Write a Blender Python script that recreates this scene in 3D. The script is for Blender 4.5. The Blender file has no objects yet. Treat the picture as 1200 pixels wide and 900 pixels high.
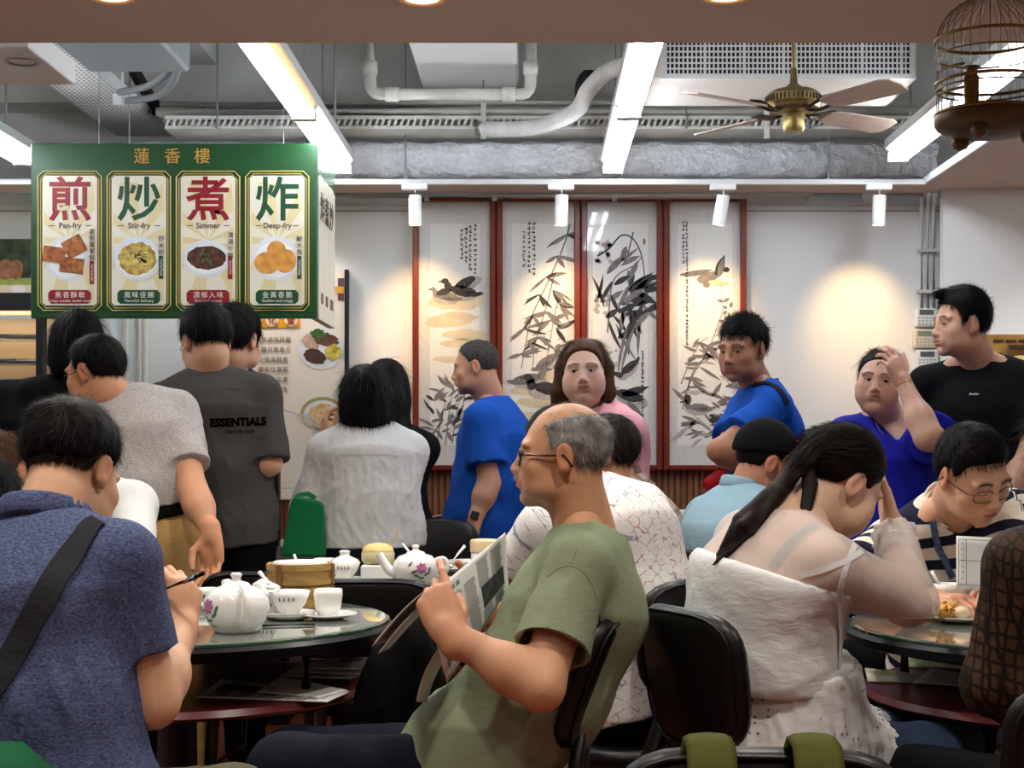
import bpy, math, random
import numpy as np
from mathutils import Vector, Matrix
rnd = random.Random(7)
SC = bpy.context.scene
COL = SC.collection
PI = math.pi
# ------------------------------------------------------------------ camera
CH, F = 1.2, 1800.0            # camera height, focal length in pixels of the 1200 px wide frame
cam = bpy.data.cameras.new('camera'); camo = bpy.data.objects.new('camera', cam); COL.objects.link(camo)
camo.location = (0, 0, CH); camo.rotation_euler = (PI/2, 0, 0)
cam.sensor_width = 36; cam.lens = 36*F/1200
cam.shift_x = -26/1200; cam.shift_y = 72/1200
cam.clip_start = .05; cam.clip_end = 60
cam.dof.use_dof = False
SC.camera = camo
# ------------------------------------------------------------------ world, exposure, large lights
W = bpy.data.worlds.new('world'); SC.world = W; W.use_nodes = True
W.node_tree.nodes['Background'].inputs[0].default_value = (.95, .96, 1, 1)
W.node_tree.nodes['Background'].inputs[1].default_value = .25
vs = SC.view_settings
vs.view_transform = 'Standard'; vs.look = 'None'; vs.gamma = 1; vs.use_curve_mapping = False
vs.exposure = 0.3
TUBE = 33.0                    # emission of the fluorescent tubes
DOWN = 50.0                    # watts of each recessed downlight
TRACK = 25.0                   # watts of each track spot
# ------------------------------------------------------------------ helpers
def P(px, py, d): return Vector(((px-626)*d/F, d, CH-(py-522)*d/F))
def lin(c):
    return tuple(((v/255)/12.92 if v/255 <= .04045 else ((v/255+.055)/1.055)**2.4) for v in c[:3])
def link(o, parent=None):
    COL.objects.link(o)
    if parent is not None: o.parent = parent
    return o
def tag(o, label=None, cat=None, group=None, kind=None):
    if label: o['label'] = label
    if cat: o['category'] = cat
    if group: o['group'] = group
    if kind: o['kind'] = kind
    return o
def thing(name, label, cat, loc=(0,0,0), rz=0, group=None):
    o = bpy.data.objects.new(name, None); COL.objects.link(o); o.location = loc; o.rotation_euler = (0,0,rz)
    o.empty_display_size = .05
    return tag(o, label, cat, group)
def dup(root, loc, rz=None, label=None, group=None):
    r = root.copy(); COL.objects.link(r); r.location = loc
    if rz is not None: r.rotation_euler = (0,0,rz)
    if label: r['label'] = label
    if group: r['group'] = group
    def rec(src, dst):
        for ch in list(src.children):
            c = ch.copy(); COL.objects.link(c); c.parent = dst; rec(ch, c)
    rec(root, r)
    return r
_M = {}
def nt(m): return m.node_tree.nodes, m.node_tree.links
def mat(name, c, rough=.5, metal=0., noise=None, bump=None, spec=.5, coat=0, alpha=1, trans=0, ior=1.45, sss=0, sheen=0, emit=None, c2=None, stretch=(1,1,1)):
    """Principled with optional colour noise (scale, amount or second colour) and bump (scale, strength)"""
    if name in _M: return _M[name]
    m = bpy.data.materials.new(name); m.use_nodes = True; N, L = nt(m); b = N['Principled BSDF']
    col = lin(c)
    b.inputs['Base Color'].default_value = (*col, 1); b.inputs['Roughness'].default_value = rough; b.inputs['Metallic'].default_value = metal
    b.inputs['Specular IOR Level'].default_value = spec; b.inputs['Coat Weight'].default_value = coat; b.inputs['IOR'].default_value = ior
    b.inputs['Transmission Weight'].default_value = trans; b.inputs['Alpha'].default_value = alpha
    if sss: b.inputs['Subsurface Weight'].default_value = sss; b.inputs['Subsurface Radius'].default_value = (.012,.005,.003); b.inputs['Subsurface Scale'].default_value = 1
    if sheen: b.inputs['Sheen Weight'].default_value = sheen
    if emit: b.inputs['Emission Color'].default_value = (*lin(emit[0]),1); b.inputs['Emission Strength'].default_value = emit[1]
    if noise or bump:
        tc = N.new('ShaderNodeTexCoord'); mp = N.new('ShaderNodeMapping'); mp.inputs['Scale'].default_value = stretch
        L.new(tc.outputs['Object'], mp.inputs[0])
    if noise:
        t = N.new('ShaderNodeTexNoise'); t.inputs['Scale'].default_value = noise[0]; t.inputs['Detail'].default_value = 5
        L.new(mp.outputs[0], t.inputs['Vector'])
        r = N.new('ShaderNodeValToRGB'); cc = lin(c2) if c2 else tuple(v*(1-noise[1]) for v in col)
        r.color_ramp.elements[0].position = .35; r.color_ramp.elements[1].position = .65
        r.color_ramp.elements[0].color = (*cc,1); r.color_ramp.elements[1].color = (*(col if c2 else tuple(min(1,v*(1+noise[1]*.6)) for v in col)),1)
        L.new(t.outputs[0], r.inputs[0]); L.new(r.outputs[0], b.inputs['Base Color'])
    if bump:
        t2 = N.new('ShaderNodeTexNoise'); t2.inputs['Scale'].default_value = bump[0]; t2.inputs['Detail'].default_value = 4
        L.new(mp.outputs[0], t2.inputs['Vector'])
        bp = N.new('ShaderNodeBump'); bp.inputs['Strength'].default_value = bump[1]; bp.inputs['Distance'].default_value = .01
        L.new(t2.outputs[0], bp.inputs['Height']); L.new(bp.outputs[0], b.inputs['Normal'])
    _M[name] = m
    return m
def emat(name, c, s):
    if name in _M: return _M[name]
    m = bpy.data.materials.new(name); m.use_nodes = True; N, L = nt(m)
    b = N['Principled BSDF']; b.inputs['Base Color'].default_value = (.8,.8,.8,1)
    b.inputs['Emission Color'].default_value = (*lin(c),1); b.inputs['Emission Strength'].default_value = s
    _M[name] = m
    return m
def frame_of(d, hint=(0,0,1)):
    d = Vector(d).normalized(); h = Vector(hint)
    if abs(d.dot(h)) > .95: h = Vector((1,0,0)) if abs(d.x) < .9 else Vector((0,1,0))
    a = d.cross(h).normalized(); return a, d.cross(a).normalized()*-1, d
class MB:
    def __init__(s): s.v = []; s.f = []; s.mi = []; s.m = 0
    def add(s, vs, fs):
        o = len(s.v); s.v += [tuple(v) for v in vs]; s.f += [tuple(i+o for i in f) for f in fs]; s.mi += [s.m]*len(fs); return s
    def box(s, lo, hi, bev=0):
        x0,y0,z0 = lo; x1,y1,z1 = hi
        if bev <= 0:
            return s.add([(x0,y0,z0),(x1,y0,z0),(x1,y1,z0),(x0,y1,z0),(x0,y0,z1),(x1,y0,z1),(x1,y1,z1),(x0,y1,z1)],
                         [(0,3,2,1),(4,5,6,7),(0,1,5,4),(1,2,6,5),(2,3,7,6),(3,0,4,7)])
        b = min(bev, (x1-x0)/2.01, (y1-y0)/2.01, (z1-z0)/2.01)
        vs = []
        def ring(z, i):
            return [(x0+i+ (0 if k in (1,2) else 0)*0 + dx, y0+dy, z) for k,(dx,dy) in enumerate([])]
        def oct_(z, ins, b):
            X0,X1,Y0,Y1 = x0+ins,x1-ins,y0+ins,y1-ins
            return [(X0+b,Y0,z),(X1-b,Y0,z),(X1,Y0+b,z),(X1,Y1-b,z),(X1-b,Y1,z),(X0+b,Y1,z),(X0,Y1-b,z),(X0,Y0+b,z)]
        rings = [oct_(z0,b,b*.4), oct_(z0+b,0,b), oct_(z1-b,0,b), oct_(z1,b,b*.4)]
        for r in rings: vs += r
        fs = [tuple(range(7,-1,-1)), tuple(range(24,32))]
        for k in range(3):
            for i in range(8): j=(i+1)%8; fs.append((k*8+i,k*8+j,k*8+8+j,k*8+8+i))
        return s.add(vs, fs)
    def lathe(s, prof, n=24, c=(0,0,0), cap=True, axis=None, a0=0, a1=2*PI):
        """prof: list of (r, z)"""
        full = abs(a1-a0-2*PI) < 1e-6; m = n if full else n+1
        vs = []; c = Vector(c)
        if axis is not None: ax, ay, az = frame_of(axis)
        for r,z in prof:
            for i in range(m):
                a = a0+(a1-a0)*i/n; x,y = r*math.cos(a), r*math.sin(a)
                vs.append(c+(Vector((x,y,z)) if axis is None else ax*x+ay*y+az*z))
        fs = []
        for k in range(len(prof)-1):
            for i in range(n):
                j = (i+1)%m; fs.append((k*m+i,k*m+j,(k+1)*m+j,(k+1)*m+i))
        if cap and full:
            if prof[0][0] > 1e-6: fs.append(tuple(range(m-1,-1,-1)))
            if prof[-1][0] > 1e-6: fs.append(tuple((len(prof)-1)*m+i for i in range(m)))
        return s.add(vs, fs)
    def tube(s, pts, r, n=8, closed=False, cap=True, flat=None, hint=(0,0,1)):
        """swept tube; r number or list; flat=(w,h) rectangular-ish elliptical section"""
        pts = [Vector(p) for p in pts]; m = len(pts); vs = []
        rr = r if isinstance(r,(list,tuple)) else [r]*m
        pa = None
        for i,p in enumerate(pts):
            a = pts[(i-1)%m] if (i>0 or closed) else p; b = pts[(i+1)%m] if (i<m-1 or closed) else p
            d = (b-a)
            if d.length < 1e-9: d = Vector((0,0,1))
            d.normalize()
            if pa is None: A,B,_ = frame_of(d, hint)
            else:
                A = pa-d*pa.dot(d)
                if A.length<1e-6: A,B,_ = frame_of(d,hint)
                A.normalize(); B = d.cross(A)
            pa = A
            for k in range(n):
                t = 2*PI*k/n
                vs.append(p+A*math.cos(t)*(flat[0] if flat else rr[i])+B*math.sin(t)*(flat[1] if flat else rr[i]))
        fs = []
        for i in range(m if closed else m-1):
            for k in range(n):
                j = (i+1)%m; l = (k+1)%n; fs.append((i*n+k,i*n+l,j*n+l,j*n+k))
        if cap and not closed: fs += [tuple(range(n-1,-1,-1)), tuple((m-1)*n+k for k in range(n))]
        return s.add(vs, fs)
    def prism(s, poly, z0, z1, fn=None):
        """polygon (x,y) extruded along z; fn maps (x,y,z) to a point"""
        fn = fn or (lambda x,y,z:(x,y,z)); n = len(poly)
        vs = [fn(x,y,z0) for x,y in poly]+[fn(x,y,z1) for x,y in poly]
        fs = [tuple(range(n-1,-1,-1)), tuple(range(n,2*n))]+[(i,(i+1)%n,n+(i+1)%n,n+i) for i in range(n)]
        return s.add(vs, fs)
    def poly(s, pts): return s.add(pts, [tuple(range(len(pts)))])
    def sphere(s, c, r, n=16, m=10, R=None):
        rx,ry,rz = r if isinstance(r,(tuple,list)) else (r,r,r); c = Vector(c); vs = []
        for i in range(m+1):
            t = PI*i/m
            for k in range(n):
                a = 2*PI*k/n; v = Vector((rx*math.sin(t)*math.cos(a), ry*math.sin(t)*math.sin(a), rz*math.cos(t)))
                vs.append(c+(R@v if R else v))
        fs = []
        for i in range(m):
            for k in range(n): l=(k+1)%n; fs.append((i*n+k,(i+1)*n+k,(i+1)*n+l,i*n+l))
        return s.add(vs, fs)
    def build(s, name, m, parent=None, smooth=False, bevel=0, auto=None, loc=None):
        me = bpy.data.meshes.new(name); me.from_pydata(s.v, [], s.f)
        ms = m if isinstance(m,(list,tuple)) else [m]
        for q in ms: me.materials.append(q)
        if len(ms) > 1: me.polygons.foreach_set('material_index', s.mi)
        if smooth or auto:
            me.polygons.foreach_set('use_smooth', [True]*len(me.polygons))
            if auto:
                try: me.set_sharp_from_angle(angle=math.radians(auto))
                except Exception: pass
        me.validate(); me.update()
        o = bpy.data.objects.new(name, me); link(o, parent)
        if loc is not None: o.location = loc
        if bevel:
            b = o.modifiers.new('bevel','BEVEL'); b.width = bevel; b.segments = 2; b.limit_method = 'ANGLE'
        return o
def struct(name, mb, m, **k): return tag(mb.build(name, m, **k), kind='structure')
def bezier(a, b, c, d, n=12):
    a,b,c,d = map(Vector,(a,b,c,d)); return [a*(1-t)**3+b*3*t*(1-t)**2+c*3*t*t*(1-t)+d*t**3 for t in [i/n for i in range(n+1)]]
def smooth_path(pts, n=6):
    pts=[Vector(p) for p in pts]; out=[]
    for i in range(len(pts)-1):
        p0=pts[max(i-1,0)];p1=pts[i];p2=pts[i+1];p3=pts[min(i+2,len(pts)-1)]
        for k in range(n):
            t=k/n; out.append(.5*((2*p1)+(p2-p0)*t+(2*p0-5*p1+4*p2-p3)*t*t+(3*p1-p0-3*p2+p3)*t**3))
    out.append(pts[-1]); return out
def text(name, s, size, m, parent=None, loc=(0,0,0), rot=(PI/2,0,0), bold=0, ax='CENTER', ay='CENTER', sx=1, ext=.0008, shear=0, spacing=1):
    c = bpy.data.curves.new(name,'FONT'); c.body = s; c.size = size; c.align_x = ax; c.align_y = ay
    c.offset = bold*size; c.extrude = ext; c.resolution_u = 3; c.shear = shear; c.space_character = spacing
    t = bpy.data.objects.new(name, c); COL.objects.link(t)
    dg = bpy.context.evaluated_depsgraph_get(); me = bpy.data.meshes.new_from_object(t.evaluated_get(dg)); me.name = name
    bpy.data.objects.remove(t); bpy.data.curves.remove(c)
    me.materials.clear(); me.materials.append(m)
    o = bpy.data.objects.new(name, me); link(o, parent); o.location = loc; o.rotation_euler = rot; o.scale = (sx,1,1)
    return o
# ------------------------------------------------------------------ materials of the setting
white_wall = mat('white_wall_paint', (226,226,222), .6, bump=(60,.03))
concrete = mat('painted_concrete', (214,215,211), .85, noise=(2.2,.12), bump=(25,.25))
soffit_m = mat('soffit_paint', (186,166,150), .7, noise=(1.5,.04))
white_metal = mat('white_metal', (206,206,203), .45)
white_plastic = mat('white_plastic', (232,232,228), .35)
dirty_white = mat('dirty_white_pipe', (205,203,194), .5, noise=(6,.18))
dark_metal = mat('dark_metal', (40,40,42), .45, .3)
black_m = mat('black_gloss', (8,8,9), .34, spec=.25)
black_matte = mat('black_matte', (14,14,15), .6)
steel = mat('steel', (150,152,155), .35, .9)
brass = mat('aged_brass', (140,120,72), .35, .85, noise=(40,.2))
redwood = mat('red_lacquer_wood', (112,42,24), .28, noise=(7,.18), stretch=(1,1,.08), coat=.3)
wood_wain = mat('walnut_panelling', (132,86,58), .45, noise=(5,.22), stretch=(14,14,.5))
tube_white = emat('tube_light', (236,244,255), TUBE)
tube_warm = emat('tube_light_yellow', (255,205,110), TUBE*.32)
grout = mat('grout', (160,110,80), .8)
tile_m = mat('terracotta_tile', (132,66,38), .4, noise=(5,.16), coat=.2)
# ------------------------------------------------------------------ room shell
struct('floor', MB().box((-4,-3,-.1),(3.2,8.1,-.008)), grout)
flo = bpy.data.objects['floor']
tm = MB().box((-.148,-.148,-.008),(.148,.148,.0),.004).build('tile', tile_m, flo)
for i in range(-5, 7):
    for j in range(8, 20):
        if (i,j) == (-5,8): tm.location = (i*.3, j*.3, 0); continue
        c = tm.copy(); link(c, flo); c.location = (i*.3, j*.3, 0); c.rotation_euler = (0,0,PI/2*((i*7+j*3)%4))
b = MB()
for i in range(-13, 11):
    for j in range(-9, 27):
        if -5 <= i < 7 and 8 <= j < 20: continue
        b.box((i*.3-.148,j*.3-.148,-.008),(i*.3+.148,j*.3+.148,0))
tag(b.build('floor_tiles_beyond', tile_m, flo), kind='stuff')
YW = 7.45                      # the white panelled wall stands in front of the bare concrete one
struct('wall_back', MB().box((-4,YW,0),(3.2,YW+.08,2.375)), white_wall)
wb = bpy.data.objects['wall_back']
MB().box((-4,8.0,0),(3.2,8.1,3.4)).build('upper_wall', concrete, wb)
b = MB()
for x in (-1.05, 1.02, 2.0): b.box((x-.003,YW-.002,1.1),(x+.003,YW,2.375))
b.box((-4,YW-.006,2.335),(3.2,YW,2.34)); b.build('seam', mat('seam_grey',(150,150,148),.7), wb)
b = MB(); b.box((-4,YW-.02,2.362),(3.2,YW,2.385)); struct('trim_1', b, white_metal)
struct('wall_left', MB().box((-4.1,-3,0),(-4,8.1,3.4)), white_wall)
struct('wall_right', MB().box((3.2,-3,0),(3.3,8.1,3.4)), white_wall)
struct('wall_front', MB().box((-4,-3.1,0),(3.2,-3,3.4)), white_wall)
struct('wall_pillar', MB().box((1.916,7.2,0),(3.2,7.25,2.40)), white_wall)
# fluted walnut panelling under the paintings
b = MB(); z0, z1 = .09, 1.10; x = -2.2; n = 0
vs=[]; fs=[]
while x < 1.945:
    prof = [(0,0),(.004,.012),(.022,.012),(.026,0)]
    for dx,dy in prof: vs += [(x+dx,YW-.015-dy,z0),(x+dx,YW-.015-dy,z1)]
    x += .03
for k in range(len(vs)//2-1): fs.append((2*k,2*k+2,2*k+3,2*k+1))
b.add(vs, fs); struct('trim_2', b, wood_wain)
b = MB().box((-2.2,YW-.04,1.092),(1.945,YW,1.105)); struct('trim_3', b, redwood)
struct('baseboard_back', MB().box((-2.2,YW-.035,0),(1.945,YW,.09)), mat('dark_base',(50,34,26),.5))
# lowered ceiling round the open middle, and the concrete slab above it
CZ = 2.40
ce = struct('ceiling', MB().box((-4,-3,CZ),(3.2,4.58,CZ+.016)), soffit_m)
MB().box((1.80,4.58,CZ),(3.2,7.3,CZ+.016)).build('side_soffit', soffit_m, ce)
MB().box((-4,7.05,CZ),(1.80,7.3,CZ+.014)).build('far_soffit', soffit_m, ce)
b = MB(); b.box((-4,7.035,CZ-.004),(1.80,7.05,CZ+.02)); b.box((1.785,4.58,CZ-.002),(1.80,7.05,CZ+.03)); b.build('soffit_edge', white_metal, ce)
MB().box((-4,4.5,CZ+.016),(3.2,4.58,3.4)).build('plenum_side', concrete, ce)
MB().box((-4,-3,3.4),(3.2,8.1,3.5)).build('slab', concrete, ce)
b = MB(); b.box((-4,7.75,2.93),(3.2,8.02,3.4)); struct('beam_1', b, concrete)
b = MB(); b.box((-1.9,6.7,3.12),(-1.6,8,3.4)); struct('beam_2', b, concrete)
b = MB(); b.box((1.0,7.2,3.0),(1.75,7.75,3.4)); struct('beam_3', b, concrete)
# recessed downlights (the pair over the menu board is added fill)
bulb = emat('downlight_glow', (255,214,150), 12)
def downlight(x, y, label, power=DOWN, grp='recessed ceiling downlights'):
    t = thing('ceiling_downlight', label, 'ceiling light', (x,y,CZ), 0, grp)
    MB().lathe([(.062,-.006),(.048,-.004),(.045,.004)], 24, cap=False).build('trim_ring', mat('downlight_ring',(225,190,150),.4), t, smooth=True)
    MB().lathe([(.0,-.002),(.045,-.002)], 20, cap=False).build('lamp_face', bulb, t)
    l = bpy.data.lights.new('downlight','SPOT'); l.energy = power; l.color = (1,.94,.86); l.spot_size = math.radians(125); l.spot_blend = .6; l.shadow_soft_size = .06
    lo = bpy.data.objects.new('downlight_lamp', l); link(lo, t); lo.location = (0,0,-.02)
    return t
for x,y,lab in ((P(135,0,4.14).x,4.1,'round warm downlight at the top edge, above the green sign'),(P(495,0,4.14).x,4.12,'round warm downlight at the top edge, left of the ceiling centre'),(P(848,0,4.14).x,4.1,'round warm downlight at the top edge, above the ceiling fan')):
    downlight(x,y,lab)
for x,cw in ((-2.2,'far left'),(-.9,'centre left'),(.4,'centre right'),(1.7,'far right')):
    for y,rw in ((2.6,'row over the front diners'),(1.0,'row over the camera'),(-1.0,'row behind the camera')): downlight(x,y,f'round downlight in the near ceiling, {rw}, {cw} column')
for px in (228,330): downlight(P(px,0,7.17).x,7.16,f'small added fill light in the far soffit over the menu board, {"left" if px<300 else "right"} of two',DOWN*.28)  # unseen pair, added to brighten the wall and menu board behind the sign
for x,y in ((2.55,6.6),): downlight(x,y,'round warm downlight in the side soffit above the pillar wall', DOWN*.5)
# cool light of the tubes over the near half of the room
def fixture(x, y0, y1, label, cols, z=2.48, twin=True, grp='twin-tube batten lights'):
    t = thing('fluorescent_light', label, 'ceiling light', (x,y0,z), 0, grp)
    L_ = y1-y0; n = len(cols); seg = L_/n
    MB().prism([(-.055,.045),(-.03,.018),(.03,.018),(.055,.045),(.055,.085),(-.055,.085)], 0, L_, lambda a,b_,c:(a,c,b_)).build('housing', white_metal, t)
    for k,cc in enumerate(cols):
        for s,wm in zip((-1,1), cc):
            xo = s*.032 if twin else 0
            if not twin and s>0: continue
            tb = MB().lathe([(.0125,.03),(.0125,seg-.03)], 12, c=(xo,k*seg,0), axis=(0,1,0)).build('tube', tube_warm if wm else tube_white, t, smooth=True)
        for yy in (k*seg+.002, (k+1)*seg-.03): MB().box((-.045,yy,-.016),(.045,yy+.028,.022)).build('lamp_holder', white_plastic, t)
    for yy in (.25, L_-.25):
        MB().tube([(0,yy,.085),(0,yy,3.4-z)], .006, 6).build('hanging_rod', steel, t)
    return t
fixture(-.895, 4.8, 7.15, 'long batten light right of the sign, one tube yellow', [(0,1),(0,0)])
fixture(.365, 4.75, 7.15, 'long white batten light above the paintings, nearest the middle', [(0,0),(0,0)])
fixture(1.62, 4.75, 6.86, 'long white batten light behind the birdcage', [(0,0),(0,0)])
fixture(-2.3, 4.75, 6.94, 'long white batten light at the left edge of the picture', [(0,0),(0,0)])
# ------------------------------------------------------------------ ducts and pipes above the opening
foil = mat('foil_wrap', (224,228,233), .40, .12, noise=(9,.10), bump=(17,1.0))
for n_ in foil.node_tree.nodes:
    if n_.type=='BUMP': n_.inputs['Distance'].default_value=.05
b = MB(); n=90; vs=[]; fs=[]; r0=random.Random(3)
yc, zc, hw, hh = 7.5, 2.585, .085, .09
for i in range(n+1):
    x = -2.4+i*(1.95+2.4)/n
    for k in range(12):
        a = 2*PI*k/12; e=.6
        cx = math.copysign(abs(math.cos(a))**e, math.cos(a)); sz = math.copysign(abs(math.sin(a))**e, math.sin(a))
        j = 1+.05*math.sin(x*31+k*2.1)+.035*r0.uniform(-1,1)
        vs.append((x+.01*r0.uniform(-1,1), yc+hw*cx*j, zc+hh*sz*j))
for i in range(n):
    for k in range(12): fs.append((i*12+k,i*12+(k+1)%12,(i+1)*12+(k+1)%12,(i+1)*12+k))
fs += [tuple(range(12)), tuple(n*12+k for k in range(11,-1,-1))]
b.add(vs,fs); o = b.build('air_duct', foil, smooth=True); tag(o,'silver foil-wrapped air duct running along the wall above the paintings','duct')
b = MB(); 
dct = o
for x in (-1.95,-1.02,-.62,.42,1.42): MB().box((x-.012,yc-.1,2.48),(x+.012,yc+.1,2.492)).build('strap', steel, dct); MB().tube([(x,yc-.1,2.485),(x,yc-.1,3.4)],.005,6).build('hanging_rod', steel, dct)
# cable tray with slotted side, conduits on it
t = thing('cable_tray', 'off-white slotted cable tray above the silver duct', 'cable tray', (0,7.4,2.70), 0)
b = MB(); x=-2.3
b.box((-1.75,-.12,0),(1.9,.12,.006)); b.box((-1.75,-.124,.045),(1.9,-.12,.062)); b.box((-1.75,-.124,0),(1.9,-.12,.014)); b.build('tray', dirty_white, t)
b = MB(); x=-1.75
while x<1.9: b.prism([(x,.012),(x+.012,.012),(x+.026,.047),(x+.014,.047)], -.124, -.12, lambda a,c,e:(a,e,c)); x+=.03
b.build('slotted_side', dirty_white, t)
for k,(yo,zo,r) in enumerate(((-.08,.09,.02),(-.02,.10,.026),(.06,.085,.02),(.0,.14,.018))):
    MB().tube([(-1.8,yo,zo),(-.3,yo,zo+.004*k),(1.9,yo,zo)], r, 10).build('conduit', dirty_white, t, smooth=True)
for x in (-1.5,-.24,.72,1.3): MB().tube([(x,-.13,.0),(x,-.13,.7)],.006,6).build('hanging_rod', steel, t)
for x in (-.24,1.1): MB().box((x-.012,-.14,-.05),(x+.012,-.125,.12)).build('clamp', dirty_white, t)
# white box duct and drain pipes
o = MB().box((-.54,5.2,2.93),(-.075,7.7,3.2),.01).build('box_duct', white_metal); tag(o,'white rectangular box duct hanging under the slab behind the drain pipe','duct')
zz=2.80; yy=7.0; xl,xr=P(434,0,yy).x,P(622,0,yy).x
path=[(xl,yy,3.38),(xl,yy,zz+.09)]+bezier((xl,yy,zz+.07),(xl,yy,zz+.01),(xl+.01,yy,zz),(xl+.08,yy,zz),5)+[(xr-.08,yy,zz)]+bezier((xr-.07,yy,zz),(xr-.01,yy,zz),(xr,yy,zz+.01),(xr,yy,zz+.08),5)+[(xr,yy,3.38)]
t = MB().tube(path,.027,12).build('drain_pipe', dirty_white, smooth=True); tag(t,'white U-shaped plastic drain pipe under the box duct','pipe')
for x in (xl+.1,xr-.1): MB().lathe([(.034,-.03),(.034,.03)],12,c=(x,yy,zz),axis=(1,0,0)).build('coupling', dirty_white, t, smooth=True)
for z in (zz+.12,): 
    for x in (xl,xr): MB().lathe([(.034,-.03),(.034,.03)],12,c=(x,yy,z)).build('coupling', dirty_white, t, smooth=True)
# pipe along the top of the paintings, with hangers
t = MB().tube([P(380,231,7.38),P(700,231,7.38),P(952,230,7.38)],.014,10).build('wall_pipe', mat('beige_pipe',(190,178,165),.5), smooth=True); tag(t,'thin beige pipe running along the top of the paintings','pipe')
for px in (500,580,720,950): q=P(px,231,7.38); MB().box((q.x-.012,7.36,q.z-.02),(q.x+.012,7.46,q.z+.0)).build('bracket', white_metal, t)
t = MB().tube([P(1020,228,7.38),P(1082,228,7.38)],.012,8).build('wall_pipe', mat('beige_pipe',(0,0,0)), smooth=True); tag(t,'short beige pipe stub left of the pillar top','pipe')
for px in (1020,): q=P(px,226,7.38); MB().box((q.x-.02,7.36,q.z-.04),(q.x+.02,7.46,q.z+.03)).build('bracket', white_metal, t)
# conduits down to the controllers
for i,(px,lab) in enumerate(((1080,'left'),(1087,'middle'),(1094,'right'))):
    q0=P(px,222,7.42); q1=P(px,366,7.42)
    pts=[q1,Vector((q1.x,7.42,q0.z-.12))]+bezier((q1.x,7.42,q0.z-.1),(q1.x,7.42,q0.z),(q1.x+.03,7.42,q0.z+.03),(q1.x+.06,7.42,q0.z+.1),5)
    t=MB().tube(pts,.011,8).build('wall_conduit', white_plastic, smooth=True); tag(t,f'{lab} one of three white conduits running down to the controllers','pipe','white conduits above the controllers')
    for z in (q1.z+.3,q1.z+.1): MB().box((q1.x-.016,7.405,z-.008),(q1.x+.016,YW,z+.008)).build('clip', white_metal, t)
def controller(px, py, label, face, scr):
    q=P(px,py,7.42); t=thing('air_controller',label,'thermostat',(q.x,7.43,q.z),0,'wall controllers')
    MB().box((-.054,-.022,-.046),(.054,.02,.046),.006).build('case', face, t)
    MB().box((-.038,-.025,.012),(.030,-.021,.036)).build('display', scr, t)
    b=MB()
    for r in range(3):
        for c in range(5): b.box((-.045+c*.018,-.024,-.035+r*.014),(-.034+c*.018,-.021,-.029+r*.014))
    b.build('buttons', mat('button_grey',(165,165,165),.5), t)
scr=mat('lcd_grey',(95,102,98),.25); scr2=mat('lcd_green',(140,150,130),.25)
controller(1086,372,'topmost white controller with grey display on the wall', white_plastic, scr)
controller(1084,397,'middle cream controller with wide display on the wall', mat('cream_plastic',(228,214,186),.4), scr2)
controller(1087,421,'lowest white controller with small dark display on the wall', white_plastic, scr)
# air conditioner high on the right
t=thing('air_conditioner','white ducted air conditioner with square-mesh grille behind the fan','air conditioner',(0,0,0))
yf=6.14; x0,x1=P(755,0,yf).x,P(1075,0,yf).x; zb=1.2+425*yf/F; zt=1.2+488*yf/F
b=MB(); b.box((x0,yf,zb+.02),(x1,yf+.45,zt+.04),.006); b.add([(x0,yf,zb+.02),(x1,yf,zb+.02),(x1-.03,yf+.05,zb),(x0+.03,yf+.05,zb),(x0,yf+.45,zb+.02),(x1,yf+.45,zb+.02),(x1-.03,yf+.42,zb),(x0+.03,yf+.42,zb)],[(0,1,2,3),(7,6,5,4),(3,2,6,7),(1,5,6,2),(0,3,7,4)])
b.build('casing', mat('aircon_casing',(214,206,196),.5), t)
gx0,gx1,gz0,gz1=P(780,0,yf).x,P(1066,0,yf).x,1.2+434*yf/F,zt+.02
MB().box((gx0,yf-.004,gz0),(gx1,yf+.0,gz1)).build('grille_backing', mat('grille_dark',(28,28,30),.7), t)
b=MB(); nx=56; nz=9
for i in range(nx+1):
    x=gx0+(gx1-gx0)*i/nx; w=.0055 if i%9==0 else .003; b.box((x-w,yf-.012,gz0),(x+w,yf-.006,gz1))
for k in range(nz+1):
    z=gz0+(gz1-gz0)*k/nz; b.box((gx0,yf-.014,z-.0028),(gx1,yf-.009,z+.0028))
tag(b.build('grille_mesh', white_metal, t), kind='stuff')
b=MB(); w=.018
b.box((gx0-w,yf-.018,gz0-w),(gx1+w,yf,gz0)); b.box((gx0-w,yf-.018,gz0),(gx0,yf,gz1)); b.box((gx1,yf-.018,gz0),(gx1+w,yf,gz1)); b.build('grille_frame', white_metal, t)
for x in (x0+.1,x1-.1): MB().tube([(x,yf+.3,zt),(x,yf+.3,3.4)],.006,6).build('hanging_rod', steel, t)
# insulated hose and black sleeve left of it
path=smooth_path([P(560,151,7.2),P(620,150,7.1),P(672,132,7),P(690,105,6.9),P(712,84,6.8),P(745,74,6.6),P(775,72,6.45)],6)
o=MB().tube(path,.038,12).build('insulated_hose', mat('hose_wrap',(205,203,198),.6,noise=(12,.12),bump=(30,.5)), smooth=True); tag(o,'pale wrapped hose curving up to the air conditioner','pipe')
o=MB().tube(smooth_path([P(683,122,7.15),P(684,105,7.1),P(690,92,7.1),P(698,95,7.1)],4),[.03,.034,.036,.04,.042,.045,.045,.045,.045,.04,.04,.04,.03],10).build('pipe_sleeve', black_matte, smooth=True); tag(o,'black foam sleeve beside the pale hose bend','pipe insulation')
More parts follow.
